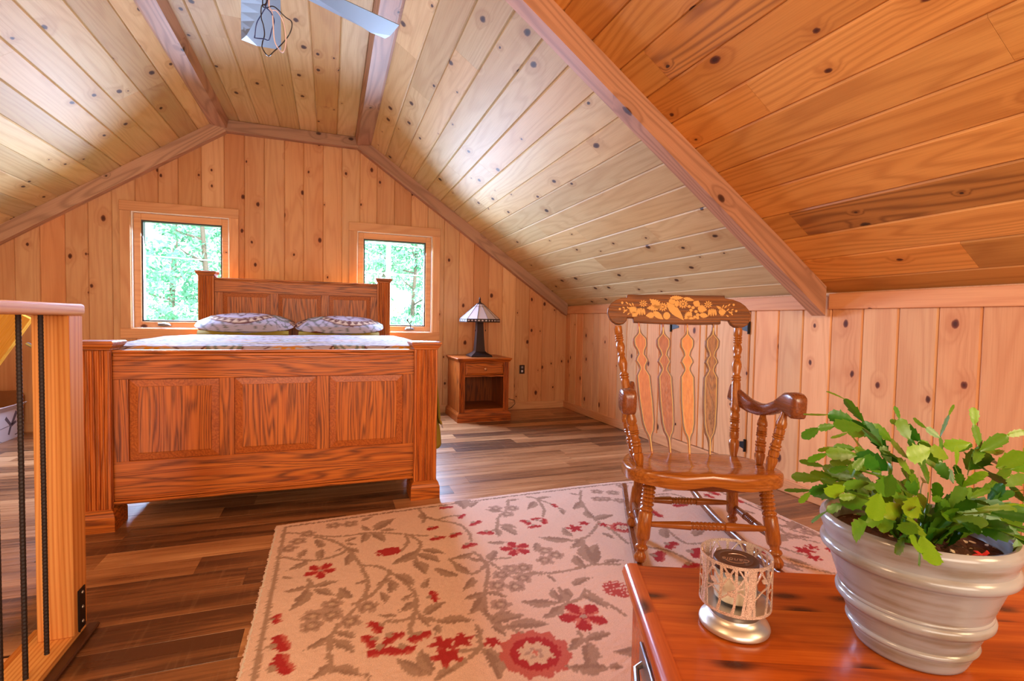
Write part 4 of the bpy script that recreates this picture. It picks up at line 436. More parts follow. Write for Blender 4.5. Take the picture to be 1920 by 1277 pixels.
# ------------------------------------------------------------------ the room
XR, YB, ZK = 2.66, 5.431, 1.21          # right knee wall, gable wall, knee wall height
XL = -3.314; ZC = 2.835; KR, KL = .301, -.955; YF = -3.2
CS, SN = .8235, .5672
rnd = random.Random(7)
BOARDS = {}
def board_mesh(L, Wd, T, c=.007):
    key = (round(L,3), round(Wd,4), T, c)
    if key in BOARDS: return BOARDS[key]
    h = Wd/2; pr = [(-h,-T),(-h,-c),(-h+c,0),(h-c,0),(h,-c),(h,-T)]
    v = [(x,y,z) for x in (-L/2, L/2) for y,z in pr]
    f = [(i, (i+1)%6, 6+(i+1)%6, 6+i) for i in range(6)] + [tuple(range(5,-1,-1)), tuple(range(6,12))]
    f = [q[::-1] for q in f]
    me = bpy.data.meshes.new('plank'); me.from_pydata(v, [], f)
    BOARDS[key] = me; return me
def plank(parent, origin, ex, ey, ez, L, Wd, T, mat, color, c=.007):
    """a board whose face centre is at origin; its own axes are ex (length), ey (width), ez (out of the face)"""
    me = board_mesh(L, Wd, T, c)
    W = Matrix((ex, ey, ez)).transposed().to_4x4(); W.translation = origin
    o = link('plank', me, parent, W, color)
    if not me.materials: me.materials.append(mat)
    elif me.materials[0] != mat:
        o.material_slots[0].link = 'OBJECT'; o.material_slots[0].material = mat
    return o
def tone(a=.92, b=1.06, warm=.03):
    k = rnd.uniform(a, b); h = rnd.uniform(-warm, warm); return (k*(1+h), k, k*(1-h))
def split(y0, y1, fixed, lo=1.6, hi=3.6):
    """joints along a board row: fixed ones plus random ones"""
    J = sorted(j for j in fixed if y0 < j < y1); P = [y0]+J+[y1]; out = [y0]
    for a, b in zip(P[:-1], P[1:]):
        while b-a > hi:
            a += rnd.uniform(lo, hi-.4)
            if b-a > .5: out.append(a)
        out.append(b)
    return [(p, q) for p, q in zip(out[:-1], out[1:]) if q-p > .02]

ceil = MB()
def slab(a, b, t=.06, y0=YF, y1=YB+.15):
    n = Vector((b[1]-a[1], 0, -(b[0]-a[0]))).normalized()
    if n.z < 0: n = -n
    A = [Vector((a[0],0,a[1]))+n*.022, Vector((b[0],0,b[1]))+n*.022]; B_ = [p+n*t for p in A]
    v = [(p.x, y, p.z) for y in (y0, y1) for p in (A[0], A[1], B_[1], B_[0])]
    ceil.add(v, [(0,1,2,3),(7,6,5,4),(0,4,5,1),(1,5,6,2),(2,6,7,3),(3,7,4,0)])
slab((XL-.12, ZK-.12*SN/CS), (KL, ZC)); slab((KL, ZC), (KR, ZC)); slab((KR, ZC), (XR+.12, ZK-.12*SN/CS))
ceiling = struct(ceil.build('ceiling', M['pine_ceiling']), 'knotty pine board ceiling sloping down on both sides from a flat middle', 'ceiling')

RS = [0,.118,.294,.471,.650,.828,1.007,1.184,1.36,1.534,1.713,1.892,2.067,2.244,2.42,2.594,2.771,2.865]
RJ = {16-1:[3.315], 14:[3.66], 11:[4.40], 10:[3.91], 6:[4.14], 7:[4.91], 5:[3.66], 4:[2.90], 3:[3.85], 9:[4.6,1.872,-.4], 13:[2.9]}
NJ = {7:[1.597], 6:[.888], 3:[1.894], 1:[1.325], 9:[1.872]}
ex = Vector((0,-1,0)); ey = Vector((-CS,0,SN)); ez = Vector((-SN,0,-CS))
for i in range(len(RS)-1):
    a, b = RS[i], RS[i+1]; s = (a+b)/2
    fx = RJ.get(i, [])+NJ.get(i, [])
    segs = split(YF, YB, fx+[2.09])         # boards also butt on the rafter
    for p, q in segs:
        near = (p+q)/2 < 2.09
        mat = M['pine_warm_lit'] if near else M['pine_ceiling']; col = tone()
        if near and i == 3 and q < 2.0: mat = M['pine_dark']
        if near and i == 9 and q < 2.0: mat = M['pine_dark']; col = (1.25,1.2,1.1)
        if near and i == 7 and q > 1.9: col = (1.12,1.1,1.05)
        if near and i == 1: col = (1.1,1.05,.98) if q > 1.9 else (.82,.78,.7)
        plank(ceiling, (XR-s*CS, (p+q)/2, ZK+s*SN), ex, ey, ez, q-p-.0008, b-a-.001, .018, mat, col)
LS = [0] + [2.652-.1785*k for k in range(14,-1,-1)] + [2.865]
LS = [v for v in LS if v == 0 or v > .06]
LJ = {2.1:[3.465], 2.55:[4.36]}
ex = Vector((0,1,0)); ey = Vector((CS,0,SN)); ez = Vector((SN,0,-CS))
for i in range(len(LS)-1):
    a, b = LS[i], LS[i+1]; s = (a+b)/2
    fx = [y for k, ys in LJ.items() if a < k < b for y in ys]
    for p, q in split(YF, YB, fx):
        plank(ceiling, (XL+s*CS, (p+q)/2, ZK+s*SN), ex, ey, ez, q-p-.0008, b-a-.001, .018, M['pine_ceiling'], tone())
FS = [KL, -.80, -.63, -.455, -.28, -.121, .06, .235, KR]
FJ = {1:[3.806], 5:[4.688], 3:[2.2], 6:[3.3]}
ex = Vector((0,1,0)); ey = Vector((1,0,0)); ez = Vector((0,0,-1))
for i in range(len(FS)-1):
    a, b = FS[i], FS[i+1]
    for p, q in split(YF, YB, FJ.get(i, [])):
        col = tone()
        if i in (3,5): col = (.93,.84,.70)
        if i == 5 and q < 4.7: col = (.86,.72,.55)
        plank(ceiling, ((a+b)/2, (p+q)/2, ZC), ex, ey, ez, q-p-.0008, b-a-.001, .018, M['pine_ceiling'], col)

# ---- timber beams under the ceiling
def beam(name, label, mb, smooth=None):
    return struct(mb.build(name, M['beam'], None), label, 'beam')
def xbeam(L, Wd, T, origin, ex, ey, ez, label, mat='beam', color=(1,1,1)):
    mb = MB().box(-L/2, L/2, -Wd/2, Wd/2, 0, T, .004)
    W = Matrix((ex, ey, ez)).transposed().to_4x4(); W.translation = origin
    o = MB.build(mb.xf(W), 'ceiling_beam', M[mat], None, None, W, color); struct(o, label, 'beam'); return o
# rafter on the right slope, seen from below
Ls = 2.865-.02
sx = lambda s: (XR-s*CS, ZK+s*SN)
mb = MB()
a0, a1 = .0, 2.80
def rp(s, d, y): x, z = sx(s); return (x-SN*d, y, z-CS*d)
v = [rp(.05,0,2.05), rp(a1,0,2.05), rp(a1,.10,2.05), rp(-.015,.10,2.05)]
v = [v[0], v[1], v[2], (2.605, 2.05, 1.083)] + []
v2 = [(p[0], 2.135, p[2]) for p in v]
W = Matrix((Vector((-CS,0,SN)), Vector((0,1,0)), Vector((-SN,0,-CS)))).transposed().to_4x4(); W.translation = rp(1.4, 0, 2.09)
mb.add([(2.605,2.05,sx(.065)[1])]+v[1:]+[(2.605,2.135,sx(.065)[1])]+v2[1:], [(0,1,2,3),(7,6,5,4),(0,4,5,1),(1,5,6,2),(2,6,7,3),(3,7,4,0)])
struct(mb.build('ceiling_beam', M['beam'], None, None, W, (1.16,1.05,.98)), 'long sloping timber rafter under the right ceiling above the rocking chair', 'beam')
# gable rafters against the far wall
t = .085
def gable(s0, s1, side, label):
    X0, sg = (XR, -1) if side > 0 else (XL, 1)
    pt = lambda s, d: Vector((X0+sg*(s*CS + (SN*d)), 0, ZK+s*SN-CS*d))
    W = Matrix((Vector((sg*CS,0,SN)), Vector((0,-1,0)), Vector((sg*SN,0,-CS)) )).transposed().to_4x4()
    if W.determinant() < 0: W = Matrix((Vector((sg*CS,0,SN)), Vector((0,1,0)), Vector((sg*SN,0,-CS)))).transposed().to_4x4()
    c = pt((s0+s1)/2, 0); W.translation = (c.x, YB-.05, c.z)
    mb = MB(); v = []
    for y in (YB-.092, YB-.019):
        for s, d in ((s0,.001),(s1,.001),(s1-.03,.115),(s0-(.07 if side > 0 else 0),.115)):
            p = pt(s,d); v.append((p.x,y,p.z))
    f = [(0,3,2,1),(4,5,6,7),(0,1,5,4),(1,2,6,5),(2,3,7,6),(3,0,4,7)]
    mb.add(v, f); struct(mb.build('ceiling_beam', M['beam'], None, None, W), label, 'beam')
gable(.04, 2.87, 1, 'sloping gable beam along the top of the far wall, right of the right window')
gable(.0, 2.87, -1, 'sloping gable beam along the top of the far wall, left of the left window')
xbeam(1.20, .073, .105, (-.327, YB-.055, ZC-.001), Vector((1,0,0)), Vector((0,-1,0)), Vector((0,0,-1)), 'short level beam at the top of the far gable wall')
# purlins where the slopes meet the flat ceiling
for sgn, lab in ((1, 'long timber purlin running along the ceiling, right of the fan'), (-1, 'long timber purlin running along the ceiling, left of the fan')):
    pf = [(.232,2.834),(.252,2.752),(.368,2.768),(.384,2.774),(.31,2.826)]
    pf = [((p[0] if sgn > 0 else -.654-p[0]), p[1]) for p in pf]
    if sgn < 0: pf = pf[::-1]
    mb = MB(); y0, y1 = YF+.05, YB-.085
    mb.loft([[(x,y0,z) for x,z in pf], [(x,y1,z) for x,z in pf]])
    W = Matrix((Vector((0,1,0)), Vector((-1,0,0)), Vector((0,0,1)))).transposed().to_4x4(); W.translation = (pf[1][0], 2, 2.75)
    struct(mb.build('ceiling_beam', M['beam'], None, None, W, (1.12,1.12,1.14)), lab, 'beam')

# ---- far gable wall: base with two openings, then its boards
W1 = (-1.670, -.900, .896, 1.943); W2 = (.262, 1.032, .882, 1.912)
def ceil_z(x):
    if x < KL: return ZK+(x-XL)*SN/CS
    if x > KR: return ZK+(XR-x)*SN/CS
    return ZC
wb = MB()
def wcol(x0, x1, z0=0, z1=None, y0=YB, y1=YB+.14):
    a = z1 if z1 is not None else ceil_z(x0)+.03; b = z1 if z1 is not None else ceil_z(x1)+.03
    v = [(x0,y0,z0),(x1,y0,z0),(x1,y0,b),(x0,y0,a),(x0,y1,z0),(x1,y1,z0),(x1,y1,b),(x0,y1,a)]
    wb.add(v, [(0,1,2,3),(7,6,5,4),(0,4,5,1),(1,5,6,2),(2,6,7,3),(3,7,4,0)])
def above(w_):
    x0, x1 = w_[0], w_[1]; v = []
    for y in (YB, YB+.14): v += [(x0,y,w_[3]),(x1,y,w_[3]),(x1,y,ceil_z(x1)+.03),(x0,y,ceil_z(x0)+.03)]
    wb.add(v, [(0,1,2,3),(7,6,5,4),(0,4,5,1),(1,5,6,2),(2,6,7,3),(3,7,4,0)])
wcol(XL-.1, W1[0]); wcol(W1[1], W2[0]); wcol(W2[1], XR+.1)
for w_ in (W1, W2): wcol(w_[0], w_[1], -.05, w_[2]); above(w_)
wall_back = struct(wb.build('wall_back', M['pine_wall']), 'far gable wall of upright knotty pine boards with two windows', 'wall')
XB = [XL, -3.17, -3.0, -2.83, -2.66, -2.493,-2.323,-2.15,-1.987,-1.815,-1.641,-1.465,-1.309,-1.125,-.939,-.768,-.597,-.421,-.249,-.067,.109,.284,.453,.631,.805,.983,1.164,1.332,1.501,1.676,1.84,2.001,2.171,2.341,2.513,XR]
def vboard(parent, u0, u1, zt0, zt1, z0, holes, face, ex, ey, ez, mat, color, c=.007, T=.018):
    """upright board from z0 to a slanting top; holes = [(ua,ub,za,zb)] notched out"""
    # outline in (u, z), counter-clockwise
    L_, R_ = [], []
    solid = True
    parts = [(z0, None)]
    hs = [h for h in holes if h[0] < u1-.004 and h[1] > u0+.004]
    polys = []
    if not hs: polys = [[(u0,z0),(u1,z0),(u1,zt1),(u0,zt0)]]
    else:
        h = hs[0]
        if h[0] <= u0 and h[1] >= u1:
            polys = [[(u0,z0),(u1,z0),(u1,h[2]),(u0,h[2])], [(u0,h[3]),(u1,h[3]),(u1,zt1),(u0,zt0)]]
        elif h[0] > u0: polys = [[(u0,z0),(u1,z0),(u1,h[2]),(h[0],h[2]),(h[0],h[3]),(u1,h[3]),(u1,zt1),(u0,zt0)]]
        else: polys = [[(u0,z0),(u1,z0),(u1,zt1),(u0,zt0),(u0,h[3]),(h[1],h[3]),(h[1],h[2]),(u0,h[2])]]
    for P in polys:
        cu = (u0+u1)/2; cz = (P[0][1]+P[2][1])/2
        n = len(P); e = .0005
        v = [(z-cz, min(max(u, u0+e), u1-e)-cu, -T) for u, z in P] + [(z-cz, min(max(u, u0+e), u1-e)-cu, -c) for u, z in P] + [(z-cz, min(max(u, u0+c), u1-c)-cu, 0) for u, z in P]
        mb = MB(); f = []
        for r_ in (0, 1):
            for j in range(n):
                k = (j+1) % n; f.append((r_*n+j, r_*n+k, (r_+1)*n+k, (r_+1)*n+j))
        f.append(tuple(2*n+j for j in range(n)))
        # (z,u) swaps handedness with respect to (u,z); pick the winding that faces ez
        me = bpy.data.meshes.new('plank'); me.from_pydata(v, [], f); me.materials.append(mat)
        bm = bmesh.new(); bm.from_mesh(me); bmesh.ops.recalc_face_normals(bm, faces=bm.faces)
        bm.faces.ensure_lookup_table()
        if bm.faces[len(f)-1].normal.z < 0: bmesh.ops.reverse_faces(bm, faces=bm.faces)
        bm.to_mesh(me); bm.free()
        W = Matrix((ex, ey, ez)).transposed().to_4x4(); W.translation = face(cu, cz)
        link('plank', me, parent, W, color)
for a, b in zip(XB[:-1], XB[1:]):
    col = tone(.92, 1.05, .03)
    if abs(a+1.309) < .01: col = (.93,.84,.74)
    vboard(wall_back, a, b, ceil_z(a)+.004, ceil_z(b)+.004, .0, [W1, W2], lambda u, z: (u, YB-.018, z), Vector((0,0,1)), Vector((1,0,0)), Vector((0,-1,0)), M['pine_wall'], col)

# ---- right knee wall with its trim, boards and two access doors
wr = MB().box(XR+.0, XR+.12, YF, YB+.14, -.05, ZK+.02)
wall_right = struct(wr.build('wall_right', M['pine_wall']), 'low right knee wall of upright knotty pine boards behind the rocking chair', 'wall')
DY = (2.622, 3.034, 3.448)
YR = [YF] + [1.349-.166-.175*k for k in range(24,-1,-1)] + [1.349,1.515,1.688,1.865,2.042,2.22,2.393,2.575,2.75,2.925,3.10,3.275,3.45,3.6,3.775,3.93,4.1,4.27,4.418,4.608,4.752,4.985,5.138,5.29,YB-.018]
YR = sorted(set(v for v in YR if v >= YF))
def rb(parent, a, b, z0, z1, col):
    plank(parent, (XR-.018, (a+b)/2, (z0+z1)/2), Vector((0,0,1)), Vector((0,1,0)), Vector((-1,0,0)), z1-z0, b-a-.001, .018, M['pine_wall'], col)
for a, b in zip(YR[:-1], YR[1:]):
    if b < -1.2: continue
    segs = []
    if b <= DY[0] or a >= DY[2]: segs = [(a,b)]
    elif a < DY[0] < b: segs = [(a, DY[0]-.002)]
    elif a < DY[2] < b: segs = [(DY[2]+.002, b)]
    for p, q in segs:
        if q-p > .01: rb(wall_right, p, q, .0, 1.19, tone(1.06,1.18,.02))
def hinge(parent, y, z, direction):
    mb = MB(); x = XR-.018
    mb.box(x-.005, x, y-.008, y+.008, z-.042, z+.042, .001)
    mb.lathe([(0,.006),(1,.006)], (x-.008,y,z-.042), (x-.008,y,z+.042), 8)
    L = .095*direction
    v = [(x-.003,y,z-.028),(x-.003,y+L,z-.008),(x-.003,y+L,z+.008),(x-.003,y,z+.028)]; v += [(p[0]+.003,p[1],p[2]) for p in v]
    mb.add(v, [(0,1,2,3),(7,6,5,4),(0,4,5,1),(1,5,6,2),(2,6,7,3),(3,7,4,0)])
    mb.build('hinge', M['iron'], parent)
for k, (a, b) in enumerate(((DY[0], DY[1]), (DY[1], DY[2]))):
    mb = MB().box(XR-.004, XR, a+.004, b-.004, .088, 1.116)
    d = struct(mb.build('door_%d' % (k+1), M['pine_wall']), ['flush pine access door with black strap hinges in the knee wall, nearer leaf', 'flush pine access door with a black strap hinge in the knee wall, farther leaf'][k], 'door')
    cuts = [a+.003] + [v for v in (2.75,2.925,3.10,3.275) if a < v < b] + [b-.003]
    for p, q in zip(cuts[:-1], cuts[1:]): rb(d, p, q, .09, 1.115, tone(1.04,1.12,.02))
    if k == 0: hinge(d, DY[0]+.004, 1.005, 1); hinge(d, DY[0]+.004, .21, 1)
    else: hinge(d, DY[2]-.004, 1.0, -1); hinge(d, DY[2]-.004, .21, -1)

def trim(name, mb, label, ex=(0,1,0), color=(1,1,1), cat='trim', mat='pine_trim'):
    e = Vector(ex).normalized(); ez = Vector((0,0,1)); 
    if abs(e.z) > .9: ez = Vector((0,-1,0))
    ey = ez.cross(e)
    W = Matrix((e, ey, ez)).transposed().to_4x4(); W.translation = mb.v[0]
    return struct(mb.build(name, M[mat], None, None, W, color), label, cat)
trim('trim_1', MB().box(XR-.036, XR-.018, 2.135, YB-.09, 1.118, 1.202, .003), 'flat pine trim board above the knee wall, beyond the rafter', color=(1.03,1.0,.98))
trim('trim_2', MB().box(XR-.036, XR-.018, YF, 2.05, 1.120, 1.206, .003), 'flat pine trim board above the knee wall, in front of the rafter', color=(1.03,1.0,.98))
trim('baseboard_right', MB().box(XR-.034, XR-.018, YF, YB-.018, .0, .083, .004), 'pale pine baseboard along the right knee wall', color=(1.06,1.06,1.06), cat='baseboard')
trim('baseboard_back', MB().box(-3.2, XR-.034, YB-.034, YB-.018, .0, .086, .004), 'pine baseboard along the far gable wall', ex=(1,0,0), cat='baseboard')
# ---- walls the photograph does not show close the room
struct(MB().box(XL-.14, XL, YF, YB+.14, -.05, ZK+.02).build('wall_left', M['pine_wall']), 'low left knee wall of pine', 'wall')
mb = MB()
for x0, x1 in ((XL, KL), (KL, KR), (KR, XR)):
    v = [(x0,YF,-.05),(x1,YF,-.05),(x1,YF,ceil_z(x1)+.03),(x0,YF,ceil_z(x0)+.03)]; v += [(p[0],YF-.12,p[2]) for p in v]
    mb.add(v, [(3,2,1,0),(4,5,6,7),(0,1,5,4),(1,2,6,5),(2,3,7,6),(3,0,4,7)])
struct(mb.build('wall_front', M['pine_wall']), 'gable wall of pine behind the camera', 'wall')

# ---- windows
def window(k, w_, label, crank_x, crank_up):
    x0, x1, z0, z1 = w_
    P = struct(MB().box(x0, x0+.006, YB-.02, YB+.10, z0, z1).box(x1-.006, x1, YB-.02, YB+.10, z0, z1).box(x0+.006, x1-.006, YB-.02, YB+.10, z1-.006, z1).box(x0+.006, x1-.006, YB-.02, YB+.10, z0, z0+.006).build('window_%d' % k, M['daylit_jamb']), label, 'window')
    cw = .086; yf = YB-.038
    def casing(nm, a, b, c, d, ex):
        e = Vector(ex); ez = Vector((0,-1,0)); ey = ez.cross(e); W = Matrix((e, ey, ez)).transposed().to_4x4(); W.translation = ((a+b)/2, yf, (c+d)/2)
        MB().box(a, b, yf, YB-.018, c, d, .003).build(nm, M['pine_trim'], P, None, W)
    casing('side_casing', x0-cw+.003, x0-.003, z0-.0, z1+.0, (0,0,1)); casing('side_casing', x1+.003, x1+cw-.003, z0-.0, z1+.0, (0,0,1))
    casing('head_casing', x0-cw, x1+cw, z1+.0005, z1+.088, (1,0,0)); casing('apron', x0-cw, x1+cw, z0-.09, z0-.0005, (1,0,0))
    # sash: wooden frame set back in the opening
    s = .056; ys = YB+.012; ye = YB+.055; i = .007
    fr = MB()
    fr.box(x0+i, x0+i+s, ys, ye, z0+i, z1-i, .004).box(x1-i-s, x1-i, ys, ye, z0+i, z1-i, .004).box(x0+i+s, x1-i-s, ys, ye, z1-i-s*1.05, z1-i, .004).box(x0+i+s, x1-i-s, ys, ye, z0+i, z0+i+s, .004)
    sash = fr.build('sash', M['pine_trim'], P)
    g0, g1, h0, h1 = x0+i+s, x1-i-s, z0+i+s, z1-i-s*1.05; bw = .013
    MB().box(g0, g0+bw, ys+.012, ye+.03, h0, h1).box(g1-bw, g1, ys+.012, ye+.03, h0, h1).box(g0+bw, g1-bw, ys+.012, ye+.03, h1-bw, h1).box(g0+bw, g1-bw, ys+.012, ye+.03, h0, h0+bw).build('screen_frame', M['dark_frame'], sash)
    MB().box(g0+bw, g1-bw, ye+.012, ye+.016, h0+bw, h1-bw).build('pane', M['glass'], sash)
    # crank operator on the bottom of the sash
    c = MB(); zc = z0+i+.030
    c.loft([[(crank_x+a*hw, ys-.002-d, zc+b*hh) for a, b in ((-1,-.6),(-.75,.5),(0,1),(.75,.5),(1,-.6),(0,-.9))] for d, hw, hh in ((0,.055,.020),(.012,.050,.017),(.020,.034,.010))][::-1])
    c.build('crank_cover', M['metal_grey'], P, 40)
    if crank_up: MB().tube([(crank_x+.012, ys-.016, zc+.004),(crank_x+.006, ys-.035, zc+.045),(crank_x-.022, ys-.040, zc+.085)], [.006,.005,.005], 8).lathe([(0,.004),(.3,.009),(.7,.010),(1,.004)], (crank_x-.022,ys-.040,zc+.080), (crank_x-.03,ys-.040,zc+.108), 10).build('crank_handle', M['dark_frame'], P, 40)
    else: MB().tube([(crank_x+.03, ys-.018, zc),(crank_x, ys-.026, zc+.008),(crank_x-.045, ys-.022, zc+.006)], .006, 8).build('crank_handle', M['metal_grey'], P, 40)
    return P
window(1, W1, 'square casement window in pine casing left of the headboard', -1.43, False)
window(2, W2, 'square casement window in pine casing right of the headboard', .80, True)

# ---- floor of wood-look vinyl planks, open above the stairs
SX0, SX1, SY1 = -2.1, -.848, 1.885
fb = MB()
for a, b, c, d in ((XL, XR, SY1, YB), (SX1, XR, YF, SY1), (XL, SX0, YF, SY1)): fb.box(a, b, c, d, -.06, -.004)
floor = struct(fb.build('floor', M['vinyl']), 'floor of dark brown wood-look planks', 'floor')
ex = Vector((1,0,0)); ey = Vector((0,1,0)); ez = Vector((0,0,1)); PWD = .1505
y = .905
r2 = random.Random(11)
while y < YB-.03:
    ye = min(y+PWD, YB-.02); xs = XL+.1 - r2.uniform(0, 1.2)
    x_end = XR-.02
    while x_end > xs and xs < XR-.02:
        L = 1.22; x0, x1 = max(xs, XL+.1), min(xs+L, x_end); xs += L
        if y < SY1 and x1 > SX0:
            if x1 <= SX1:
                if ye > SY1+.02: plank(floor, ((x0+x1)/2, (SY1+ye)/2, 0), ex, ey, ez, x1-x0-.0006, ye-SY1-.0006, .004, M['vinyl'], (1,1,1), .0009)
                continue
            if x0 < SX1 < x1 and ye > SY1+.02: plank(floor, ((x0+SX1)/2, (SY1+ye)/2, 0), ex, ey, ez, SX1-x0-.0006, ye-SY1-.0006, .004, M['vinyl'], (1,1,1), .0009)
            x0 = max(x0, SX1+.002)
        if x1-x0 < .06: continue
        if (y+ye)/2 < 1.0 and x0 > .6: continue
        # only planks the camera could see
        if x0 > 2.0 and y < 1.2: continue
        plank(floor, ((x0+x1)/2, (y+ye)/2, 0), ex, ey, ez, x1-x0-.0006, ye-y-.0006, .004, M['vinyl'], (1,1,1), .0009)
    y += PWD
struct(MB().box(SX0-.02, SX0, YF, SY1, -1.6, -.004).box(SX0, SX1+.03, SY1-.012, SY1, -1.6, -.062).box(SX1-.0, SX1+.03, YF, SY1-.012, -1.6, -.062).build('wall_stair', M['pine_trim']), 'pine lining of the stair opening below the railing', 'wall')
struct(MB().box(SX0, SX1, YF, SY1, -1.65, -1.6).build('stair_floor', M['vinyl']), 'floor at the foot of the stair opening', 'floor')
struct(MB().box(SX0, SX1-.004, SY1-.03, SY1-.012, -.075, -.002, .003).build('trim_3', M['pine_trim'], None, None, None, (1.1,1.05,1.02)), 'pale trim along the far edge of the stair opening', 'trim')
# ------------------------------------------------------------------ bed
bx, by = -.2575, 2.83
bed = thing('bed', 'oak panel bed with fluted square posts and a paisley cover', 'bed', (bx, 4.05, 0))
def flute_ring(cx, cy, h, z, n=6, d=.009):
    """square with n flutes cut in every face"""
    pts = []; m = h*.86; st = 2*m/n
    side = [(-h, 0)]
    for i in range(n):
        a = -m+st*i; side += [(a+st*.10,0),(a+st*.28,-d*.8),(a+st*.5,-d),(a+st*.72,-d*.8),(a+st*.90,0)]
    for k in range(4):
        c, s = math.cos(k*math.pi/2), math.sin(k*math.pi/2)
        for u, e in side:
            x, y = u, -h-e; pts.append((cx+x*c-y*s, cy+x*s+y*c, z))
    return pts
def sq_ring(cx, cy, h, z): return [(cx-h,cy-h,z),(cx+h,cy-h,z),(cx+h,cy+h,z),(cx-h,cy+h,z)]
def bed_post(cx, cy, h, z1, cap, base=True):
    p = MB().loft([flute_ring(cx, cy, h, .10 if base else .0), flute_ring(cx, cy, h, z1)]).build('post', M['oak_post'], bed)
    b = MB().loft([sq_ring(cx, cy, h+.018, 0), sq_ring(cx, cy, h+.018, .068), sq_ring(cx, cy, h+.012, .085), sq_ring(cx, cy, h+.012, .090), sq_ring(cx, cy, h+.002, .103)])
    b.build('post_base', M['oak_x'], p)
    c = MB().loft([sq_ring(cx, cy, h+e, z1+z) for e, z in ((.001,-.004),(.004,0),(.004,.004),(.008,.008),(.014,.016),(.017,.021),(.017,.024),(.021,.027),(.021,.036),(.016,.040))])
    c.build('post_cap', M['oak_x'], p)
fpL, fpR = -1.028, .513; hpost = .064
for cx in (fpL, fpR): bed_post(cx, by+hpost, hpost, .856, .04)
hpL, hpR, hy = -1.044, .505, 5.235
for cx in (hpL, hpR): bed_post(cx, hy, .062, 1.383, .04)

def panel_frame(name, x0, x1, yf, yb, rails, stiles, panels, base_z, mold):
    """rails: (z0,z1) lists; stiles: (x0,x1); panels: (x0,x1,z0,z1)"""
    P = MB()
    for z0, z1 in rails: P.box(x0, x1, yf, yb, z0, z1, .002)
    P = P.build(name, M['oak_x'], bed)
    zl = rails[0][1]; zh = rails[1][0]
    for a, b in stiles: MB().box(a, b, yf+.0002, yb, zl, zh).build('stile', M['oak_z'], P)
    for a, b, c, d in panels:
        e = .006; f = .036; mb = MB()
        # raised panel: sunk tongue, bevel, flat field
        r0 = [(a,c),(b,c),(b,d),(a,d)]; 
        g = lambda i, y: [(a+i,y,c+i),(b-i,y,c+i),(b-i,y,d-i),(a+i,y,d-i)]
        mb.loft([g(0,yb-.006), g(0,yf+.015), g(.003,yf+.015), g(.0035,yf+.010), g(f,yf+.005)], True, False, 1); mb.loft([g(f,yf+.005), g(f+.0005,yf+.0005), g(f+.003,yf-.0005)])
        mb.build('raised_panel', [M['oak_z'], M['oak_bevel']], P)
    for mm in mold:
        mb = MB()
        for bb in mm: mb.box(*bb)
        mb.build('molding', M['oak_x'], P)
    return P
fy = 2.868
panel_frame('footboard', fpL+hpost-.004, fpR-hpost+.004, fy, fy+.03, [(.135,.316),(.711,.838)],
    [(fpL+hpost-.004,-.905),(-.522,-.457),(-.065,-.003),(.391,fpR-hpost+.004)],
    [(-.905,-.522,.316,.711),(-.457,-.065,.316,.711),(-.003,.391,.316,.711)], 0,
    [[(fpL+hpost-.004, fpR-hpost+.004, fy-.012, fy+.036, .838, .852, .004), (fpL+hpost, fpR-hpost, fy-.007, fy+.03, .822, .838, .004), (fpL+hpost, fpR-hpost, fy-.004, fy+.01, .800, .806, .002)],
     [(fpL+hpost-.004, fpR-hpost+.004, fy-.014, fy+.034, .113, .128, .005), (fpL+hpost, fpR-hpost, fy-.008, fy+.03, .128, .143, .005)]])
hyf = 5.21
panel_frame('headboard', hpL+.058, hpR-.058, hyf, hyf+.03, [(.30,.80),(1.237,1.352)],
    [(hpL+.058,-.920),(-.525,-.460),(-.077,-.010),(.380,hpR-.058)],
    [(-.920,-.525,.80,1.237),(-.460,-.077,.80,1.237),(-.010,.380,.80,1.237)], 0,
    [[(hpL+.058, hpR-.058, hyf-.012, hyf+.04, 1.352, 1.368, .004), (hpL+.058, hpR-.058, hyf-.006, hyf+.034, 1.338, 1.352, .004)]])
for x in (fpL+.012, fpR-.012-.026): MB().box(x, x+.026, by+2*hpost, hy-.062, .16, .36, .003).build('side_rail', M['oak_y'], bed)
for yy in (3.4, 4.0, 4.6): MB().box(fpL+.04, fpR-.04, yy-.035, yy+.035, .15, .17).build('slat', M['oak_x'], bed)
MB().box(bx-.03, bx+.03, 3.97, 4.03, 0, .15, .003).build('center_leg', M['oak_z'], bed)

MX0, MX1 = -1.0, .485
mt = MB().box(MX0+.02, MX1-.02, 2.93, 5.17, .405, .842, .04).build('mattress', M['mattress']); tag(mt, 'thick mattress inside the oak bed under the paisley cover', 'mattress')
bs = MB().box(MX0+.02, MX1-.02, 2.93, 5.17, .172, .403, .01).build('box_spring', M['mattress']); tag(bs, 'box spring on the bed slats below the mattress', 'box spring')

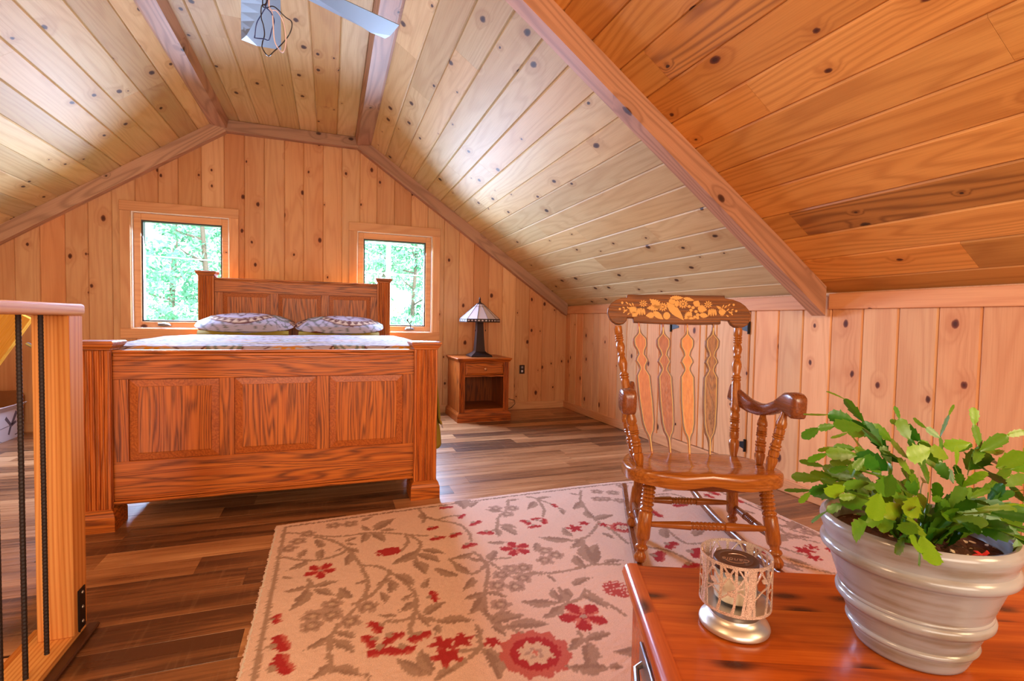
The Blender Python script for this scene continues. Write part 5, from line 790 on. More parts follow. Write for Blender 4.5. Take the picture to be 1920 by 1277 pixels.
# ---- printed cotton: paisley medallions painted per vertex
def rgb(c): return np.array(lin(c)[:3])
def paisley(u, v):
    """colours of the print at (u, v) in metres"""
    n = u.shape; col = np.empty(n+(3,)); col[:] = rgb((184,176,194))
    P = .62
    def put(mask, c): col[mask] = rgb(c)
    # pale ground with small grey scrolls
    ph = np.sin(u*44+2.4*np.sin(v*27))*np.sin(v*38+2.2*np.sin(u*31))
    put(np.abs(ph) < .15, (116,118,118))
    # rows of ogee medallions
    cu = (np.floor(u/P)+.5)*P; row = np.floor(v/.46); cu = np.where(row % 2 == 0, cu, (np.round(u/P))*P); cv = (row+.5)*.46
    du = u-cu; dv = v-cv; r = np.hypot(du/.30, dv/.22); th = np.arctan2(dv/.22, du/.30)
    ed = np.abs(r-.93)
    put((r < 1.0) & (r > .78), (206,176,146))
    tri = np.abs(((th*14/np.pi) % 1)-.5)*2
    put((r > .80) & (r < .80+.16*tri), (98,46,34))
    put((r > .955) & (r < 1.0), (98,46,34))
    put((r < .78) & (r > .74), (98,46,34))
    put((r < .74), (186,172,188))
    pet = .52+.13*np.cos(th*8)
    put((r < pet) & (r > pet-.09), (112,84,84))
    put((r < pet-.13) , (190,178,186))
    put((r < .26+.07*np.cos(th*10)), (206,138,44))
    put((r < .12), (186,176,190))
    # teardrops between the medallions
    a = u-cu-P/2*np.sign(du); q = np.hypot(a/.085, (dv+.4*a)/.15)
    put((q < 1.0), (124,126,114)); put((q < .80), (190,180,184)); put((q < .62), (118,120,110)); put(q < .45, (190,180,184)); put(q < .22, (118,120,110))
    dots = np.hypot((u*1.0 % .155)-.078, (v % .23)-.115)
    put((dots < .012) & (r > 1.02), (130,74,54))
    put((np.abs((v+.03*np.sin(u*9)) % .92-.46) < .028), (170,138,58))
    return col
def cloth_obj(name, Pxyz, cols, mat, parent=None, thick=None):
    ny, nx = Pxyz.shape[:2]
    me = bpy.data.meshes.new(name); idx = np.arange(nx*ny).reshape(ny, nx)
    f = np.stack([idx[:-1,:-1], idx[:-1,1:], idx[1:,1:], idx[1:,:-1]], -1).reshape(-1, 4)
    me.vertices.add(nx*ny); me.vertices.foreach_set('co', Pxyz.astype(np.float32).ravel())
    me.loops.add(f.size); me.loops.foreach_set('vertex_index', f.astype(np.int32).ravel())
    me.polygons.add(len(f)); me.polygons.foreach_set('loop_start', np.arange(0, f.size, 4, dtype=np.int32)); me.polygons.foreach_set('loop_total', np.full(len(f), 4, np.int32))
    me.update(calc_edges=True); me.validate()
    at = me.color_attributes.new('pattern', 'FLOAT_COLOR', 'POINT')
    at.data.foreach_set('color', np.concatenate([cols.reshape(-1,3), np.ones((nx*ny,1))], 1).astype(np.float32).ravel())
    me.polygons.foreach_set('use_smooth', [True]*len(me.polygons))
    me.materials.append(mat)
    if parent:
        o = link(name, me, parent); inv = WM[parent.name].inverted(); me.transform(inv)
    else: o = link(name, me)
    return o
def smooth_noise(u, v, seed, k):
    r_ = np.random.RandomState(seed); out = np.zeros_like(u)
    for i in range(10):
        a, b, p = r_.normal(0, k), r_.normal(0, k), r_.uniform(0, 6.28); out += np.sin(a*u+b*v+p)
    return out/10
# cover: across the bed (s) and along it (y)
xs_flat = (MX0-.03, MX1+.035)
Lx = xs_flat[1]-xs_flat[0]; dropL, dropR = .50, .52; nS = 330; nY = 300
s = np.linspace(-dropL, Lx+dropR, nS); yv = np.linspace(2.915, 4.74, nY)
S_, Y_ = np.meshgrid(s, yv)
rad = .075
def drape(S_, Y_):
    # flat top with rounded shoulders, then hanging sides
    q = np.clip(S_, 0, Lx); over = np.where(S_ < 0, S_, np.where(S_ > Lx, S_-Lx, 0)); sg = np.sign(over); o = np.abs(over)
    ang = np.clip(o/rad, 0, math.pi/2); hang = np.clip(o-rad*math.pi/2, 0, None)
    X = xs_flat[0]+q+sg*(rad*np.sin(ang)); Z = -rad*(1-np.cos(ang))-hang
    wav = smooth_noise(Y_, S_*0, 5, 9)*.018*np.clip(hang/.2, 0, 1)
    X += sg*(wav+hang*.10)
    return X, Z, hang, sg
X_, Z_, hang, sg = drape(S_, Y_)
top = .866 + .012*np.sin((Y_-2.9)/1.9*math.pi) - .030*np.clip((2.99-Y_)/.075, 0, 1)**2
Z_ = Z_+top + smooth_noise(S_, Y_, 3, 8)*.005 + smooth_noise(S_, Y_, 9, 24)*.002
# the right front corner curls outward and shows the olive lining
cur = np.clip((hang-.36)/.25, 0, 1)*np.clip((3.6-Y_)/.6, 0, 1)*(sg > 0)
X_ = X_+cur*.07; Z_ = Z_+cur*.02
Yc = Y_.copy()
# keep the middle of the cover behind the footboard, and the hanging sides outside the posts
Y2 = np.where(hang > 0, np.maximum(Yc, 2.985), Yc)
cov = cloth_obj('bed_cover', np.stack([X_, Y2, Z_], -1), paisley(S_+.11, Y_), M['cloth'])
sol = cov.modifiers.new('cloth thickness', 'SOLIDIFY'); sol.thickness = .012; sol.offset = -1
cov.data.materials.append(M['olive']); sol.material_offset = 1; sol.material_offset_rim = 0
tc = MB(); rings = []
for i in range(13):
    f = i/12; z = .50-.245*f; r_ = .006+.034*math.sin(min(1,f*1.15)*math.pi/2); cx_ = .592+.012*f; rr = []
    for j in range(15):
        a = -1.9+3.5*j/14; rr.append((cx_+r_*math.cos(a)*.95, 3.06+r_*1.5*math.sin(a)-.02*f, z+.012*math.cos(a*2)*f))
    rings.append(rr)
tc.loft(rings, False, False); o = tc.build('turned_corner', M['olive'], cov, 60); q = o.modifiers.new('cloth thickness', 'SOLIDIFY'); q.thickness = .006
tag(cov, 'paisley bed cover in lilac, brown and gold spread over the mattress', 'bed cover')

def pillow(name, label, cx, cy, cz, w, d, h, rz, tilt, uo):
    root = thing(name, label, 'pillow', (cx, cy, cz), rz, 'pillows on the bed')
    n, m = 120, 70
    th = np.linspace(0, 2*math.pi, n+1); ph = np.linspace(-math.pi/2, math.pi/2, m)
    T, Pp = np.meshgrid(th, ph)
    def se(c, e): return np.sign(c)*np.abs(c)**e
    cx_ = se(np.cos(Pp), .85)
    ux = se(np.cos(T), .74)*cx_; uy = se(np.sin(T), .66)*cx_
    z = se(np.sin(Pp), 1.05)
    prof = (1-np.abs(ux)**2.2)**.85*(1-np.abs(uy)**2.6)**.75
    X = ux*w/2; Yy = uy*d/2; Z = np.sign(np.sin(Pp))*np.clip(prof, 0, 1)*h/2*np.minimum(1, np.abs(np.sin(Pp))*1.6)
    Z = Z + .10*h*(1-(2*Yy/d))*0
    c, s_ = math.cos(tilt), math.sin(tilt)
    Yr = Yy*c - Z*s_; Zr = Yy*s_ + Z*c
    P = np.stack([X, Yr, Zr], -1)
    W = np.array(WM[root.name]); P = P @ W[:3,:3].T + W[:3,3]
    ob = cloth_obj('pillowcase', P, paisley(X+uo, (Yy-.20)/1.7+.23), M['cloth'], root)
    return root
def pillow_flange(root, w, d, h, tilt):
    mb = MB(); rings = []
    for i in range(25):
        f = i/24; x = -w*.44+w*.88*f; a = .012+.010*math.sin(f*21)+.006*math.sin(f*47)
        y = -d*.40-.01*math.sin(f*9); z = -h*.16
        rings.append([(x, y-.03-a, z-.022), (x, y-.035-a, z-.006+a*.6), (x, y-.01, z+.022), (x, y+.03, z+.012), (x, y+.03, z-.022)])
    mb.loft(rings); mb.xf(Matrix.Rotation(tilt, 4, 'X')); mb.xf(WM[root.name]); mb.build('flange', M['olive'], root, 60)
p1 = pillow('pillow', 'left paisley pillow with olive edge lying against the headboard', -.685, 4.94, .955, .775, .46, .16, R(2), R(15), .35)
pillow_flange(p1, .775, .46, .16, R(15))
p2 = pillow('pillow', 'right paisley pillow with olive edge lying against the headboard', .090, 4.94, .948, .775, .46, .15, R(-2), R(15), .23)
pillow_flange(p2, .775, .46, .15, R(15))

# ------------------------------------------------------------------ nightstand
nx, ny0, ny1 = 1.472, 4.86, 5.375
ns = thing('nightstand', 'oak nightstand with one drawer over an open shelf beside the bed', 'nightstand', (nx, (ny0+ny1)/2, 0))
a, b = 1.213, 1.735
def ring4(e, z): return [(a-e,ny0-e,z),(b+e,ny0-e,z),(b+e,ny1,z),(a-e,ny1,z)]
MB().loft([ring4(.022,0), ring4(.022,.065), ring4(.016,.078), ring4(.012,.082), ring4(.004,.094)]).build('base', M['oak_x'], ns, None, None, (.80,.66,.58))
MB().loft([ring4(e,z) for e, z in ((.004,.602),(.010,.609),(.014,.618),(.024,.628),(.026,.636),(.022,.641))]).build('top', M['oak_x'], ns, None, None, (.80,.66,.58))
for x0, x1 in ((a, a+.018), (b-.018, b)): MB().box(x0, x1, ny0+.02, ny1, .09, .603).build('side_panel', M['oak_z'], ns, None, None, (.80,.66,.58))
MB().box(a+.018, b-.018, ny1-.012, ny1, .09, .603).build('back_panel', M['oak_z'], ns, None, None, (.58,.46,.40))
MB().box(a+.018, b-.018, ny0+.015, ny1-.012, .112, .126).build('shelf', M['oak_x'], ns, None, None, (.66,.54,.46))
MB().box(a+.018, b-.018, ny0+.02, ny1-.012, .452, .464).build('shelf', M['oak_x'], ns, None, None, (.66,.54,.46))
for x0, x1 in ((a, a+.058), (b-.058, b)):
    mb = MB(); y = ny0; pts = [(x0,y+.02),(x0,y)]
    n = 4; st = (x1-x0-.012)/n
    for i in range(n):
        q = x0+.006+st*i; pts += [(q+st*.1,y),(q+st*.3,y+.004),(q+st*.5,y+.005),(q+st*.7,y+.004),(q+st*.9,y)]
    pts += [(x1,y),(x1,y+.02)]
    mb.loft([[(p[0],p[1],z) for p in pts] for z in (.092,.603)]); mb.build('fluted_stile', M['oak_z'], ns, None, None, (.80,.66,.58))
for z0, z1 in ((.592,.604),(.452,.466),(.094,.126)): MB().box(a+.058, b-.058, ny0+.004, ny0+.02, z0, z1).build('front_rail', M['oak_x'], ns, None, None, (.80,.66,.58))
dr = MB(); g = lambda i, y: [(a+.061+i,y,.469+i),(b-.061-i,y,.469+i),(b-.061-i,y,.589-i),(a+.061+i,y,.589-i)]
dr.loft([g(0,ny0+.02), g(0,ny0+.006), g(.004,ny0+.002), g(.02,ny0-.004), g(.022,ny0-.005)])
drawer = dr.build('drawer', M['oak_x'], ns, None, None, (.92,.84,.74))
MB().lathe([(0,.006),(.3,.006),(.5,.013),(.8,.0145),(.95,.011),(1,.003)], (1.478,ny0-.004,.532), (1.478,ny0-.028,.532), 14).build('knob', M['copper_knob'], drawer, 40)

# ------------------------------------------------------------------ table lamp
lx, ly, lz = 1.478, 5.085, .641
lamp = thing('table_lamp', 'table lamp with a leaded glass shade and dark square base on the nightstand', 'lamp', (lx, ly, lz))
mb = MB(); mb.loft([sq_ring(lx, ly, h, lz+z) for h, z in ((.112,0),(.112,.014),(.104,.022),(.066,.044),(.056,.055),(.053,.062))]); mb.build('lamp_base', M['bronze'], lamp, 30)
mb = MB(); mb.loft([sq_ring(lx, ly, h, lz+z) for h, z in ((.050,.060),(.040,.20),(.033,.345),(.034,.36),(.012,.365),(.012,.56))]); mb.build('stem', M['bronze'], lamp, 30)
NS = 12; z0, z1, r0, r1 = lz+.395, lz+.553, .212, .036
shade = MB().lathe([(0,.040),(.004,.040),(.012,.022),(.02,.012)], (lx,ly,z1-.002), None, 12).lathe([(0,.006),(.012,.013),(.022,.006),(.028,.012),(.042,.008),(.058,.002)], (lx,ly,z1+.016), None, 10).build('shade_cap', M['bronze'], lamp, 40)
def pt(i, r, z, da=0): 
    t_ = 2*math.pi*(i)/NS+da+.13; return (lx+r*math.cos(t_), ly+r*math.sin(t_), z)
lead = MB(); band = MB()
for i in range(NS):
    A_, B_, C_, D_ = pt(i,r0,z0), pt(i+1,r0,z0), pt(i+1,r1,z1), pt(i,r1,z1)
    q = [Vector(p) for p in (A_,B_,C_,D_)]; n = (q[1]-q[0]).cross(q[3]-q[0]).normalized(); c = sum(q, Vector())/4
    q = [c+(p-c)*.985 for p in q]
    pm = MB(); vs = [p for p in q]+[p-n*.003 for p in q]; pm.add(vs, [(0,1,2,3),(7,6,5,4),(0,4,5,1),(1,5,6,2),(2,6,7,3),(3,7,4,0)]); pm.build('glass_panel', M['shade_glass'], lamp, None, None, (1,1,1))
    lead.tube([pt(i,r0+.001,z0), pt(i,r1+.001,z1)], .0022, 6)
    lead.tube([pt(i,r0+.0005,z0), pt(i+1,r0+.0005,z0)], .0022, 6); f = .82; rr = r0+(r1-r0)*f; zz = z0+(z1-z0)*f
    lead.tube([pt(i,rr+.001,zz), pt(i+1,rr+.001,zz)], .0016, 6)
    lead.tube([pt(i,r0+.002,z0-.030), pt(i+1,r0+.002,z0-.030)], .0026, 6); lead.tube([pt(i,r0+.001,z0-.030), pt(i,r0+.001,z0)], .0022, 6)
    v = [pt(i,r0,z0-.029), pt(i+1,r0,z0-.029), pt(i+1,r0,z0-.002), pt(i,r0,z0-.002)]; v += [(lx+(p[0]-lx)*.985, ly+(p[1]-ly)*.985, p[2]) for p in v]
    band.add(v, [(0,1,2,3),(7,6,5,4),(0,4,5,1),(1,5,6,2),(2,6,7,3),(3,7,4,0)])
    for k in range(3):
        f = (k+.5)/3; A2 = Vector(pt(i,r0,z0-.015)); B2 = Vector(pt(i+1,r0,z0-.015)); p = A2.lerp(B2, f); d = (B2-A2).normalized(); o_ = Vector((p.x-lx,p.y-ly,0)).normalized()*.002
        v = [p-d*.012+o_, p+Vector((0,0,-.008))+o_, p+d*.012+o_, p+Vector((0,0,.008))+o_]; v += [x-o_*1.4 for x in v]
        band.add(v, [(0,1,2,3),(7,6,5,4),(0,4,5,1),(1,5,6,2),(2,6,7,3),(3,7,4,0)], 1)
lead.build('lead_came', M['bronze'], lamp); band.build('shade_band', [M['bronze'], M['shade_glass']], lamp)
for sx_ in (-.052, .058):
    MB().tube([(lx+sx_, ly-.03, z0+.02),(lx+sx_, ly-.03, lz+.278)], .0012, 5).lathe([(0,.003),(.5,.006),(1,.003)], (lx+sx_, ly-.03, lz+.268), (lx+sx_, ly-.03, lz+.285), 8).build('pull_chain', M['bronze'], lamp)

# ---- outlet and lamp cord on the far wall
ol = thing('wall_outlet', 'dark outlet plate with two sockets low on the far wall right of the nightstand', 'outlet', (2.093, YB-.018, .466))
MB().box(2.060, 2.124, YB-.024, YB-.018, .414, .515, .002).build('cover_plate', M['bronze'], ol)
for z in (.444, .488): MB().box(2.080, 2.104, YB-.027, YB-.023, z-.013, z+.013, .002).build('socket', M['white_card'] if z < .47 else M['metal_grey'], ol)
cord = MB().tube([(1.765,5.39,.128),(1.83,5.398,.135),(1.93,5.396,.130),(2.0,5.394,.112),(2.005,5.39,.07),(1.96,5.385,.03),(1.88,5.37,.006),(1.80,5.34,.004),(1.77,5.33,.004)], .0032, 6).build('electric_cable', M['black'], None, 60)
tag(cord, 'dark lamp cord looping out from behind the nightstand onto the floor', 'lamp cord')
# ------------------------------------------------------------------ rug
rx0, rx1, ry0 = -.242, 2.275, .35
def rug_top(x): 
    f = (x-rx0)/(rx1-rx0); return 2.652+.105*np.sin(np.clip(f*1.22, 0, 1)*math.pi/2)**1.0 - .05*np.clip(f-.75, 0, 1)/.25
step = .0068
gx = np.arange(rx0, rx1+step, step); gt = np.linspace(0, 1, int(2.4/step))
U_, T_ = np.meshgrid(gx, gt); V_ = ry0+(rug_top(U_)-ry0)*T_
# rounded far right corner
px_ = U_.ravel(); py_ = V_.ravel()
colr = np.empty((px_.size, 3)); colr[:] = rgb((236,204,188))
jr = np.random.RandomState(4)
jx = px_+jr.normal(0, .0022, px_.size); jy = py_+jr.normal(0, .0022, px_.size)
mott = smooth_noise(px_, py_, 21, 9)+.6*smooth_noise(px_, py_, 22, 30)
colr = colr*(1+.05*mott[:,None]); BASE = colr.copy()
GREY = rgb((180,150,132)); GREYD = rgb((164,134,118)); RED = rgb((182,56,58)); PINK = rgb((216,128,114)); MAU = rgb((190,158,142))
dists = (math.hypot(1,1),)
def region(x0, x1, y0, y1): return np.where((px_ > x0) & (px_ < x1) & (py_ > y0) & (py_ < y1))[0]
def stroke(P, wd, c):
    P = np.array(P, float)
    # smooth through the points
    t = np.arange(len(P)); tt = np.linspace(0, len(P)-1, (len(P)-1)*8+1)
    Q = []
    for k in tt:
        i = min(int(k), len(P)-2); f = k-i; p0 = P[max(i-1,0)]; p1, p2 = P[i], P[i+1]; p3 = P[min(i+2,len(P)-1)]
        Q.append(.5*((2*p1)+(p2-p0)*f+(2*p0-5*p1+4*p2-p3)*f*f+(3*p1-p0-3*p2+p3)*f**3))
    Q = np.array(Q); ids = region(Q[:,0].min()-.03, Q[:,0].max()+.03, Q[:,1].min()-.03, Q[:,1].max()+.03)
    d = np.full(ids.size, 9.)
    for a, b in zip(Q[:-1], Q[1:]):
        e = b-a; L2 = e@e+1e-9; u = np.clip(((jx[ids]-a[0])*e[0]+(jy[ids]-a[1])*e[1])/L2, 0, 1)
        d = np.minimum(d, np.hypot(jx[ids]-a[0]-u*e[0], jy[ids]-a[1]-u*e[1]))
    k = ids[d < wd]; colr[k] = c
def rleaf(x0, y0, x1, y1):
    L = math.hypot(x1-x0, y1-y0); 
    if L < .01: return
    e = ((x1-x0)/L, (y1-y0)/L); ids = region(min(x0,x1)-.1, max(x0,x1)+.1, min(y0,y1)-.1, max(y0,y1)+.1)
    a = ((jx[ids]-x0)*e[0]+(jy[ids]-y0)*e[1])/L; b = (-(jx[ids]-x0)*e[1]+(jy[ids]-y0)*e[0])/L
    b = b-.08*np.sin(np.clip(a,0,1)*math.pi); h = .19*np.sin(math.pi*np.clip(a,0,1)**.8)
    k = ids[(a > 0) & (a < 1) & (np.abs(b) < h)]; colr[k] = GREY*.9+MAU*.1
    k = ids[(a > 0) & (a < 1) & (np.abs(b) < h) & (b < -.02)]; colr[k] = GREYD
def flower(kind, x, y, s, ang):
    ids = region(x-2*s, x+2*s, y-2*s, y+2*s); a = math.radians(ang)
    dx = (jx[ids]-x)/s; dy = (jy[ids]-y)/s; u = dx*math.cos(a)+dy*math.sin(a); v = -dx*math.sin(a)+dy*math.cos(a)
    r = np.hypot(u, v); th = np.arctan2(v, u)
    if kind == 'lily':
        R5 = .42+.58*np.abs(np.cos(th*2.5))**.7
        m_ = r < R5; colr[ids[m_]] = RED; e = m_ & (np.abs(np.cos(th*2.5)) < .55); colr[ids[e]] = PINK
        colr[ids[r < .16]] = MAU
    elif kind == 'tulip':
        m_ = (u > -.9) & (u < 1.1) & (np.abs(v) < .62*np.sqrt(np.clip(1-((u+.1)/1.05)**2, 0, 1))+.0) & ~((u > .35) & (np.abs(np.sin(v*14)) > 1.25-.6*u))
        colr[ids[m_]] = RED
    elif kind == 'poppy':
        dx, dy, u, v = dx*1.22, dy*1.22, u*1.22, v*1.22
        w = np.minimum(np.hypot((u-.05)*1.15, v-.52), np.hypot((u-.05)*1.15, v+.52))
        m_ = (w < .68) & (u > -.75+.5*np.abs(v)); colr[ids[m_]] = RED
        e = m_ & (u > .32); colr[ids[e]] = PINK*.6+RED*.4
        g_ = np.hypot(u+.55, v) < .36; colr[ids[g_]] = GREY
    elif kind == 'maple':
        R5 = .42+.58*np.abs(np.cos(th*2.5))**1.3; m_ = r < R5; colr[ids[m_]] = RED; colr[ids[m_ & (r > .72)]] = RED*.75+PINK*.25
    elif kind in ('ring', 'ring0'):
        R1 = 1+.06*np.sin(th*11); m_ = r < R1; colr[ids[m_]] = RED; e = m_ & (r > .72); colr[ids[e]] = PINK*.65+RED*.35
        R0 = .46+.07*np.sin(th*8); colr[ids[r < R0]] = rgb((226,196,172)); colr[ids[(r < .2+.08*np.sin(th*5)) & (r > .12)]] = MAU; colr[ids[r < .09]] = PINK
    elif kind == 'fray':
        m_ = (r < 1.0) & (np.abs(np.sin(v*9)) > .2+.5*np.clip(u+.3, 0, 1)); colr[ids[m_]] = RED*.7+PINK*.3
    elif kind == 'grey':
        R5 = .68+.32*np.abs(np.cos(th*2.5)); m_ = r < R5; colr[ids[m_]] = MAU; e = m_ & (r < .55) & (r > .35); colr[ids[e]] = GREYD
        colr[ids[r < .2]] = rgb((214,186,164))
for P in RUG_VINE: stroke(P, .0085, GREY)
stroke([(rx0+.045, .4),(rx0+.046, 1.2),(rx0+.044, 2.0),(rx0+.043, 2.60)], .0085, GREY)
xs_ = np.linspace(rx0+.043, rx1-.06, 16); stroke([(x, float(rug_top(x))-.047) for x in xs_], .0075, GREYD)
stroke([(rx1-.05, .4),(rx1-.05, 1.5),(rx1-.05, 2.62)], .0085, GREYD)
for i, (x, y) in enumerate(RUG_GREY): flower('grey', x, y, .042, i*37)
for q in RUG_LEAF: rleaf(*q)
for q in RUG_RED: flower(*q)
# more of the same garland where the photograph's view of the rug ends
rr_ = random.Random(3)
for k in range(46):
    x = rr_.uniform(rx0+.1, rx1-.1); y = rr_.uniform(.45, 1.45)
    if x < .85 and y > 1.38: continue
    a = rr_.uniform(0, 6.28); rleaf(x, y, x+.13*math.cos(a), y+.13*math.sin(a))
    if k % 4 == 0: flower('poppy', x+.08, y-.06, .05, math.degrees(a))
Zr = np.full(U_.shape, .0115)+jr.normal(0, .0007, U_.shape)
edge = np.minimum(np.minimum(U_-rx0, rx1-U_), (1-T_)*2.4); Zr -= .006*np.clip(1-edge/.02, 0, 1)**2
ragged = jr.normal(0, .0025, U_.shape); Ux = U_+np.where(U_ < rx0+step*.6, ragged, 0)+np.where(U_ > rx1-step*.8, ragged, 0); Vx = V_+np.where(T_ > .999, ragged, 0)
rug = cloth_obj('rug', np.stack([Ux, Vx, Zr], -1), colr, M['rug'])
sk = MB().box(rx0+.004, rx1-.004, ry0+.002, 2.60, .0005, .0095).build('rug_backing', M['mattress'], rug)
tag(rug, 'large cream rug with red flowers and brown leafy vines under the rocking chair', 'rug')

# ------------------------------------------------------------------ rocking chair
CO = Vector((1.435, 1.594, 0)); CA = math.atan2(-.3939, .9191)
chair = thing('rocking_chair', 'brown wooden rocking chair with stencilled crest rail and four splats', 'chair', CO, CA)
CM = WM[chair.name]
def cb(mb, name, mat, parent=None, smooth=40, color=None):
    mb.xf(CM); return mb.build(name, mat, parent or chair, smooth, None, color)
def fat(L, k): return [(t, r*k) for t, r in L]
def turned(segs):
    """segs: list of (t, r); beads are added as written"""
    return segs
def beads(t0, t1, n, r, d):
    out = []
    st = (t1-t0)/n
    for i in range(n):
        a = t0+st*i; out += [(a, r-d), (a+st*.25, r-d*.2), (a+st*.5, r), (a+st*.75, r-d*.2)]
    return out+[(t1, r-d)]
LEG = [(0,.006),(.012,.014),(.04,.0185),(.07,.019),(.10,.0165),(.125,.012),(.14,.012),(.155,.0175),(.175,.020),(.20,.018),(.215,.013),(.235,.014),(.26,.0155),(.275,.0195),(.30,.0215),(.58,.0215)]+beads(.60,.645,1,.0215,.004)+beads(.66,.90,5,.0215,.0065)+[(.92,.0195),(1,.018)]
STR = [(0,.007),(.06,.009),(.30,.013),(.36,.014),(.365,.010),(.38,.0125)]+beads(.40,.60,6,.0132,.0025)+[(.62,.0125),(.635,.010),(.64,.014),(.70,.013),(.94,.009),(1,.007)]
ARMP = [(0,.010),(.03,.0125),(.16,.0175),(.21,.0175),(.235,.013),(.25,.0165),(.33,.0165)]+beads(.345,.46,2,.0180,.0045)+[(.47,.014),(.53,.014)]+beads(.54,.62,2,.0180,.0045)+[(.63,.0165),(.71,.0165),(.72,.013),(.76,.0175),(.82,.0165),(.92,.011),(1,.0095)]
POST = [(0,.012),(.03,.0135),(.10,.020),(.13,.0195),(.145,.0145),(.155,.0175),(.195,.0175)]+beads(.20,.235,2,.0190,.0045)+[(.24,.0155),(.262,.0155)]+beads(.265,.30,2,.0190,.0045)+[(.305,.0175),(.335,.0175),(.345,.014),(.36,.0185),(.385,.018),(.40,.0165),(.56,.0175),(.575,.0165)]+beads(.585,.625,2,.0190,.0045)+[(.635,.013),(.66,.0155),(.70,.019),(.72,.0185),(.76,.012),(.775,.0155)]+[(.79,.0125),(.81,.016),(.835,.0185),(.86,.016),(.875,.012)]+beads(.88,.935,3,.0172,.0042)+[(.945,.0165),(1,.0165)]
RUNZ = lambda v: .0130+.016*((v-.30)/.42)**2*1.0 + (.02*max(0,(v-.55)/.3)**2)
def runner_u(v, s): return s*(.283-.094*(v+.10))
for s in (-1, 1):
    # runner
    mb = MB(); rings = []
    for i in range(25):
        v = -.175+1.06*i/24; h = .019 if 1 < i < 23 else (.017 if i in (1,23) else .010); z = RUNZ(v)+.0135; u = runner_u(v, s); w_ = .0135
        rings.append([(u-w_*.8,v,z-h*.75),(u+w_*.8,v,z-h*.75),(u+w_,v,z-h*.5),(u+w_,v,z+h*.75),(u+w_*.7,v,z+h),(u-w_*.7,v,z+h),(u-w_,v,z+h*.75),(u-w_,v,z-h*.5)])
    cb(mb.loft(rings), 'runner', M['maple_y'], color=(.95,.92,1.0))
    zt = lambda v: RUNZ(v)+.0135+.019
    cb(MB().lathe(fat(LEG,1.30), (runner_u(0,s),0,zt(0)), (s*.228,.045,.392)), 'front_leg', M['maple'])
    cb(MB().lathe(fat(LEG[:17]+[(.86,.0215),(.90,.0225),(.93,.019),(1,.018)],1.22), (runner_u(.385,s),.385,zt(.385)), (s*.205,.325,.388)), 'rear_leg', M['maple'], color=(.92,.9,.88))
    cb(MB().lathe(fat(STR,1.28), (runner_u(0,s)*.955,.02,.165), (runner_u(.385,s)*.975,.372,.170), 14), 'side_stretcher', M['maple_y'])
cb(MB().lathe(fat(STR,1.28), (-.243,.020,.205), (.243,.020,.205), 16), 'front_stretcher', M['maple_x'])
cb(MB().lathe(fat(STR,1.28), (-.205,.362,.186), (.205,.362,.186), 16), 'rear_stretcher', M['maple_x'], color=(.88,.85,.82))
# saddle seat
def seat():
    n, m = 72, 14; rings = []
    def outline(t):
        c, s_ = math.cos(t), math.sin(t); e = .42
        u = math.copysign(abs(c)**e, c); v = math.copysign(abs(s_)**e, s_)
        wv = .318-.055*max(0, v)-.012*max(0,-v)**4
        return u*wv-.006, .182+v*.215-(.012*(1-u*u) if v < 0 else 0)
    O_ = [outline(2*math.pi*i/n) for i in range(n)]
    def zt(u, v, k):
        f = (v+.04)/.44
        base = .436-.026*f
        dish = .020*math.exp(-((abs(u)-.10)/.10)**2)*math.exp(-((f-.52)/.30)**2)
        lip = -.010*max(0,(.10-f)/.10)**2*(math.exp(-((abs(u)-.12)/.07)**2))
        return base-dish+lip
    c0 = (-.006, .182); V = []; F = []
    mb = MB(); prof = [(1.0,-.052),(1.006,-.036),(1.006,-.016),(.998,-.006),(.975,0.0)]
    rings = []
    bott = [(c0[0]+(u-c0[0])*.93, c0[1]+(v-c0[1])*.93, zt(u,v,1)-.058+(.008*math.cos(u*16) if v < .05 else 0)) for u, v in O_]
    rings.append(bott)
    for k, dz in prof: rings.append([(c0[0]+(u-c0[0])*k, c0[1]+(v-c0[1])*k, zt(c0[0]+(u-c0[0])*k, c0[1]+(v-c0[1])*k, k)+dz+(.006*math.cos(u*16) if v < .05 and dz < -.03 else 0)) for u, v in O_])
    for j in range(1, 13):
        k = .975*(1-j/13.0); rings.append([(c0[0]+(u-c0[0])*k, c0[1]+(v-c0[1])*k, zt(c0[0]+(u-c0[0])*k, c0[1]+(v-c0[1])*k, k)) for u, v in O_])
    return mb.loft(rings)
cb(seat(), 'seat', M['maple_x'], smooth=50)
# back: plane v = .272 + .22 z
BV = lambda z: .272+.22*z
def onback(u, z, d): return (u, BV(z)-d*.976, z+d*.215)    # d out of the back, towards the sitter
for s in (-1, 1):
    cb(MB().lathe(fat(POST,1.18), onback(-.006+s*.228, .398, 0), onback(-.018+s*.292, 1.005, 0), 18), 'back_post', M['maple'], color=(1,.97,.95))
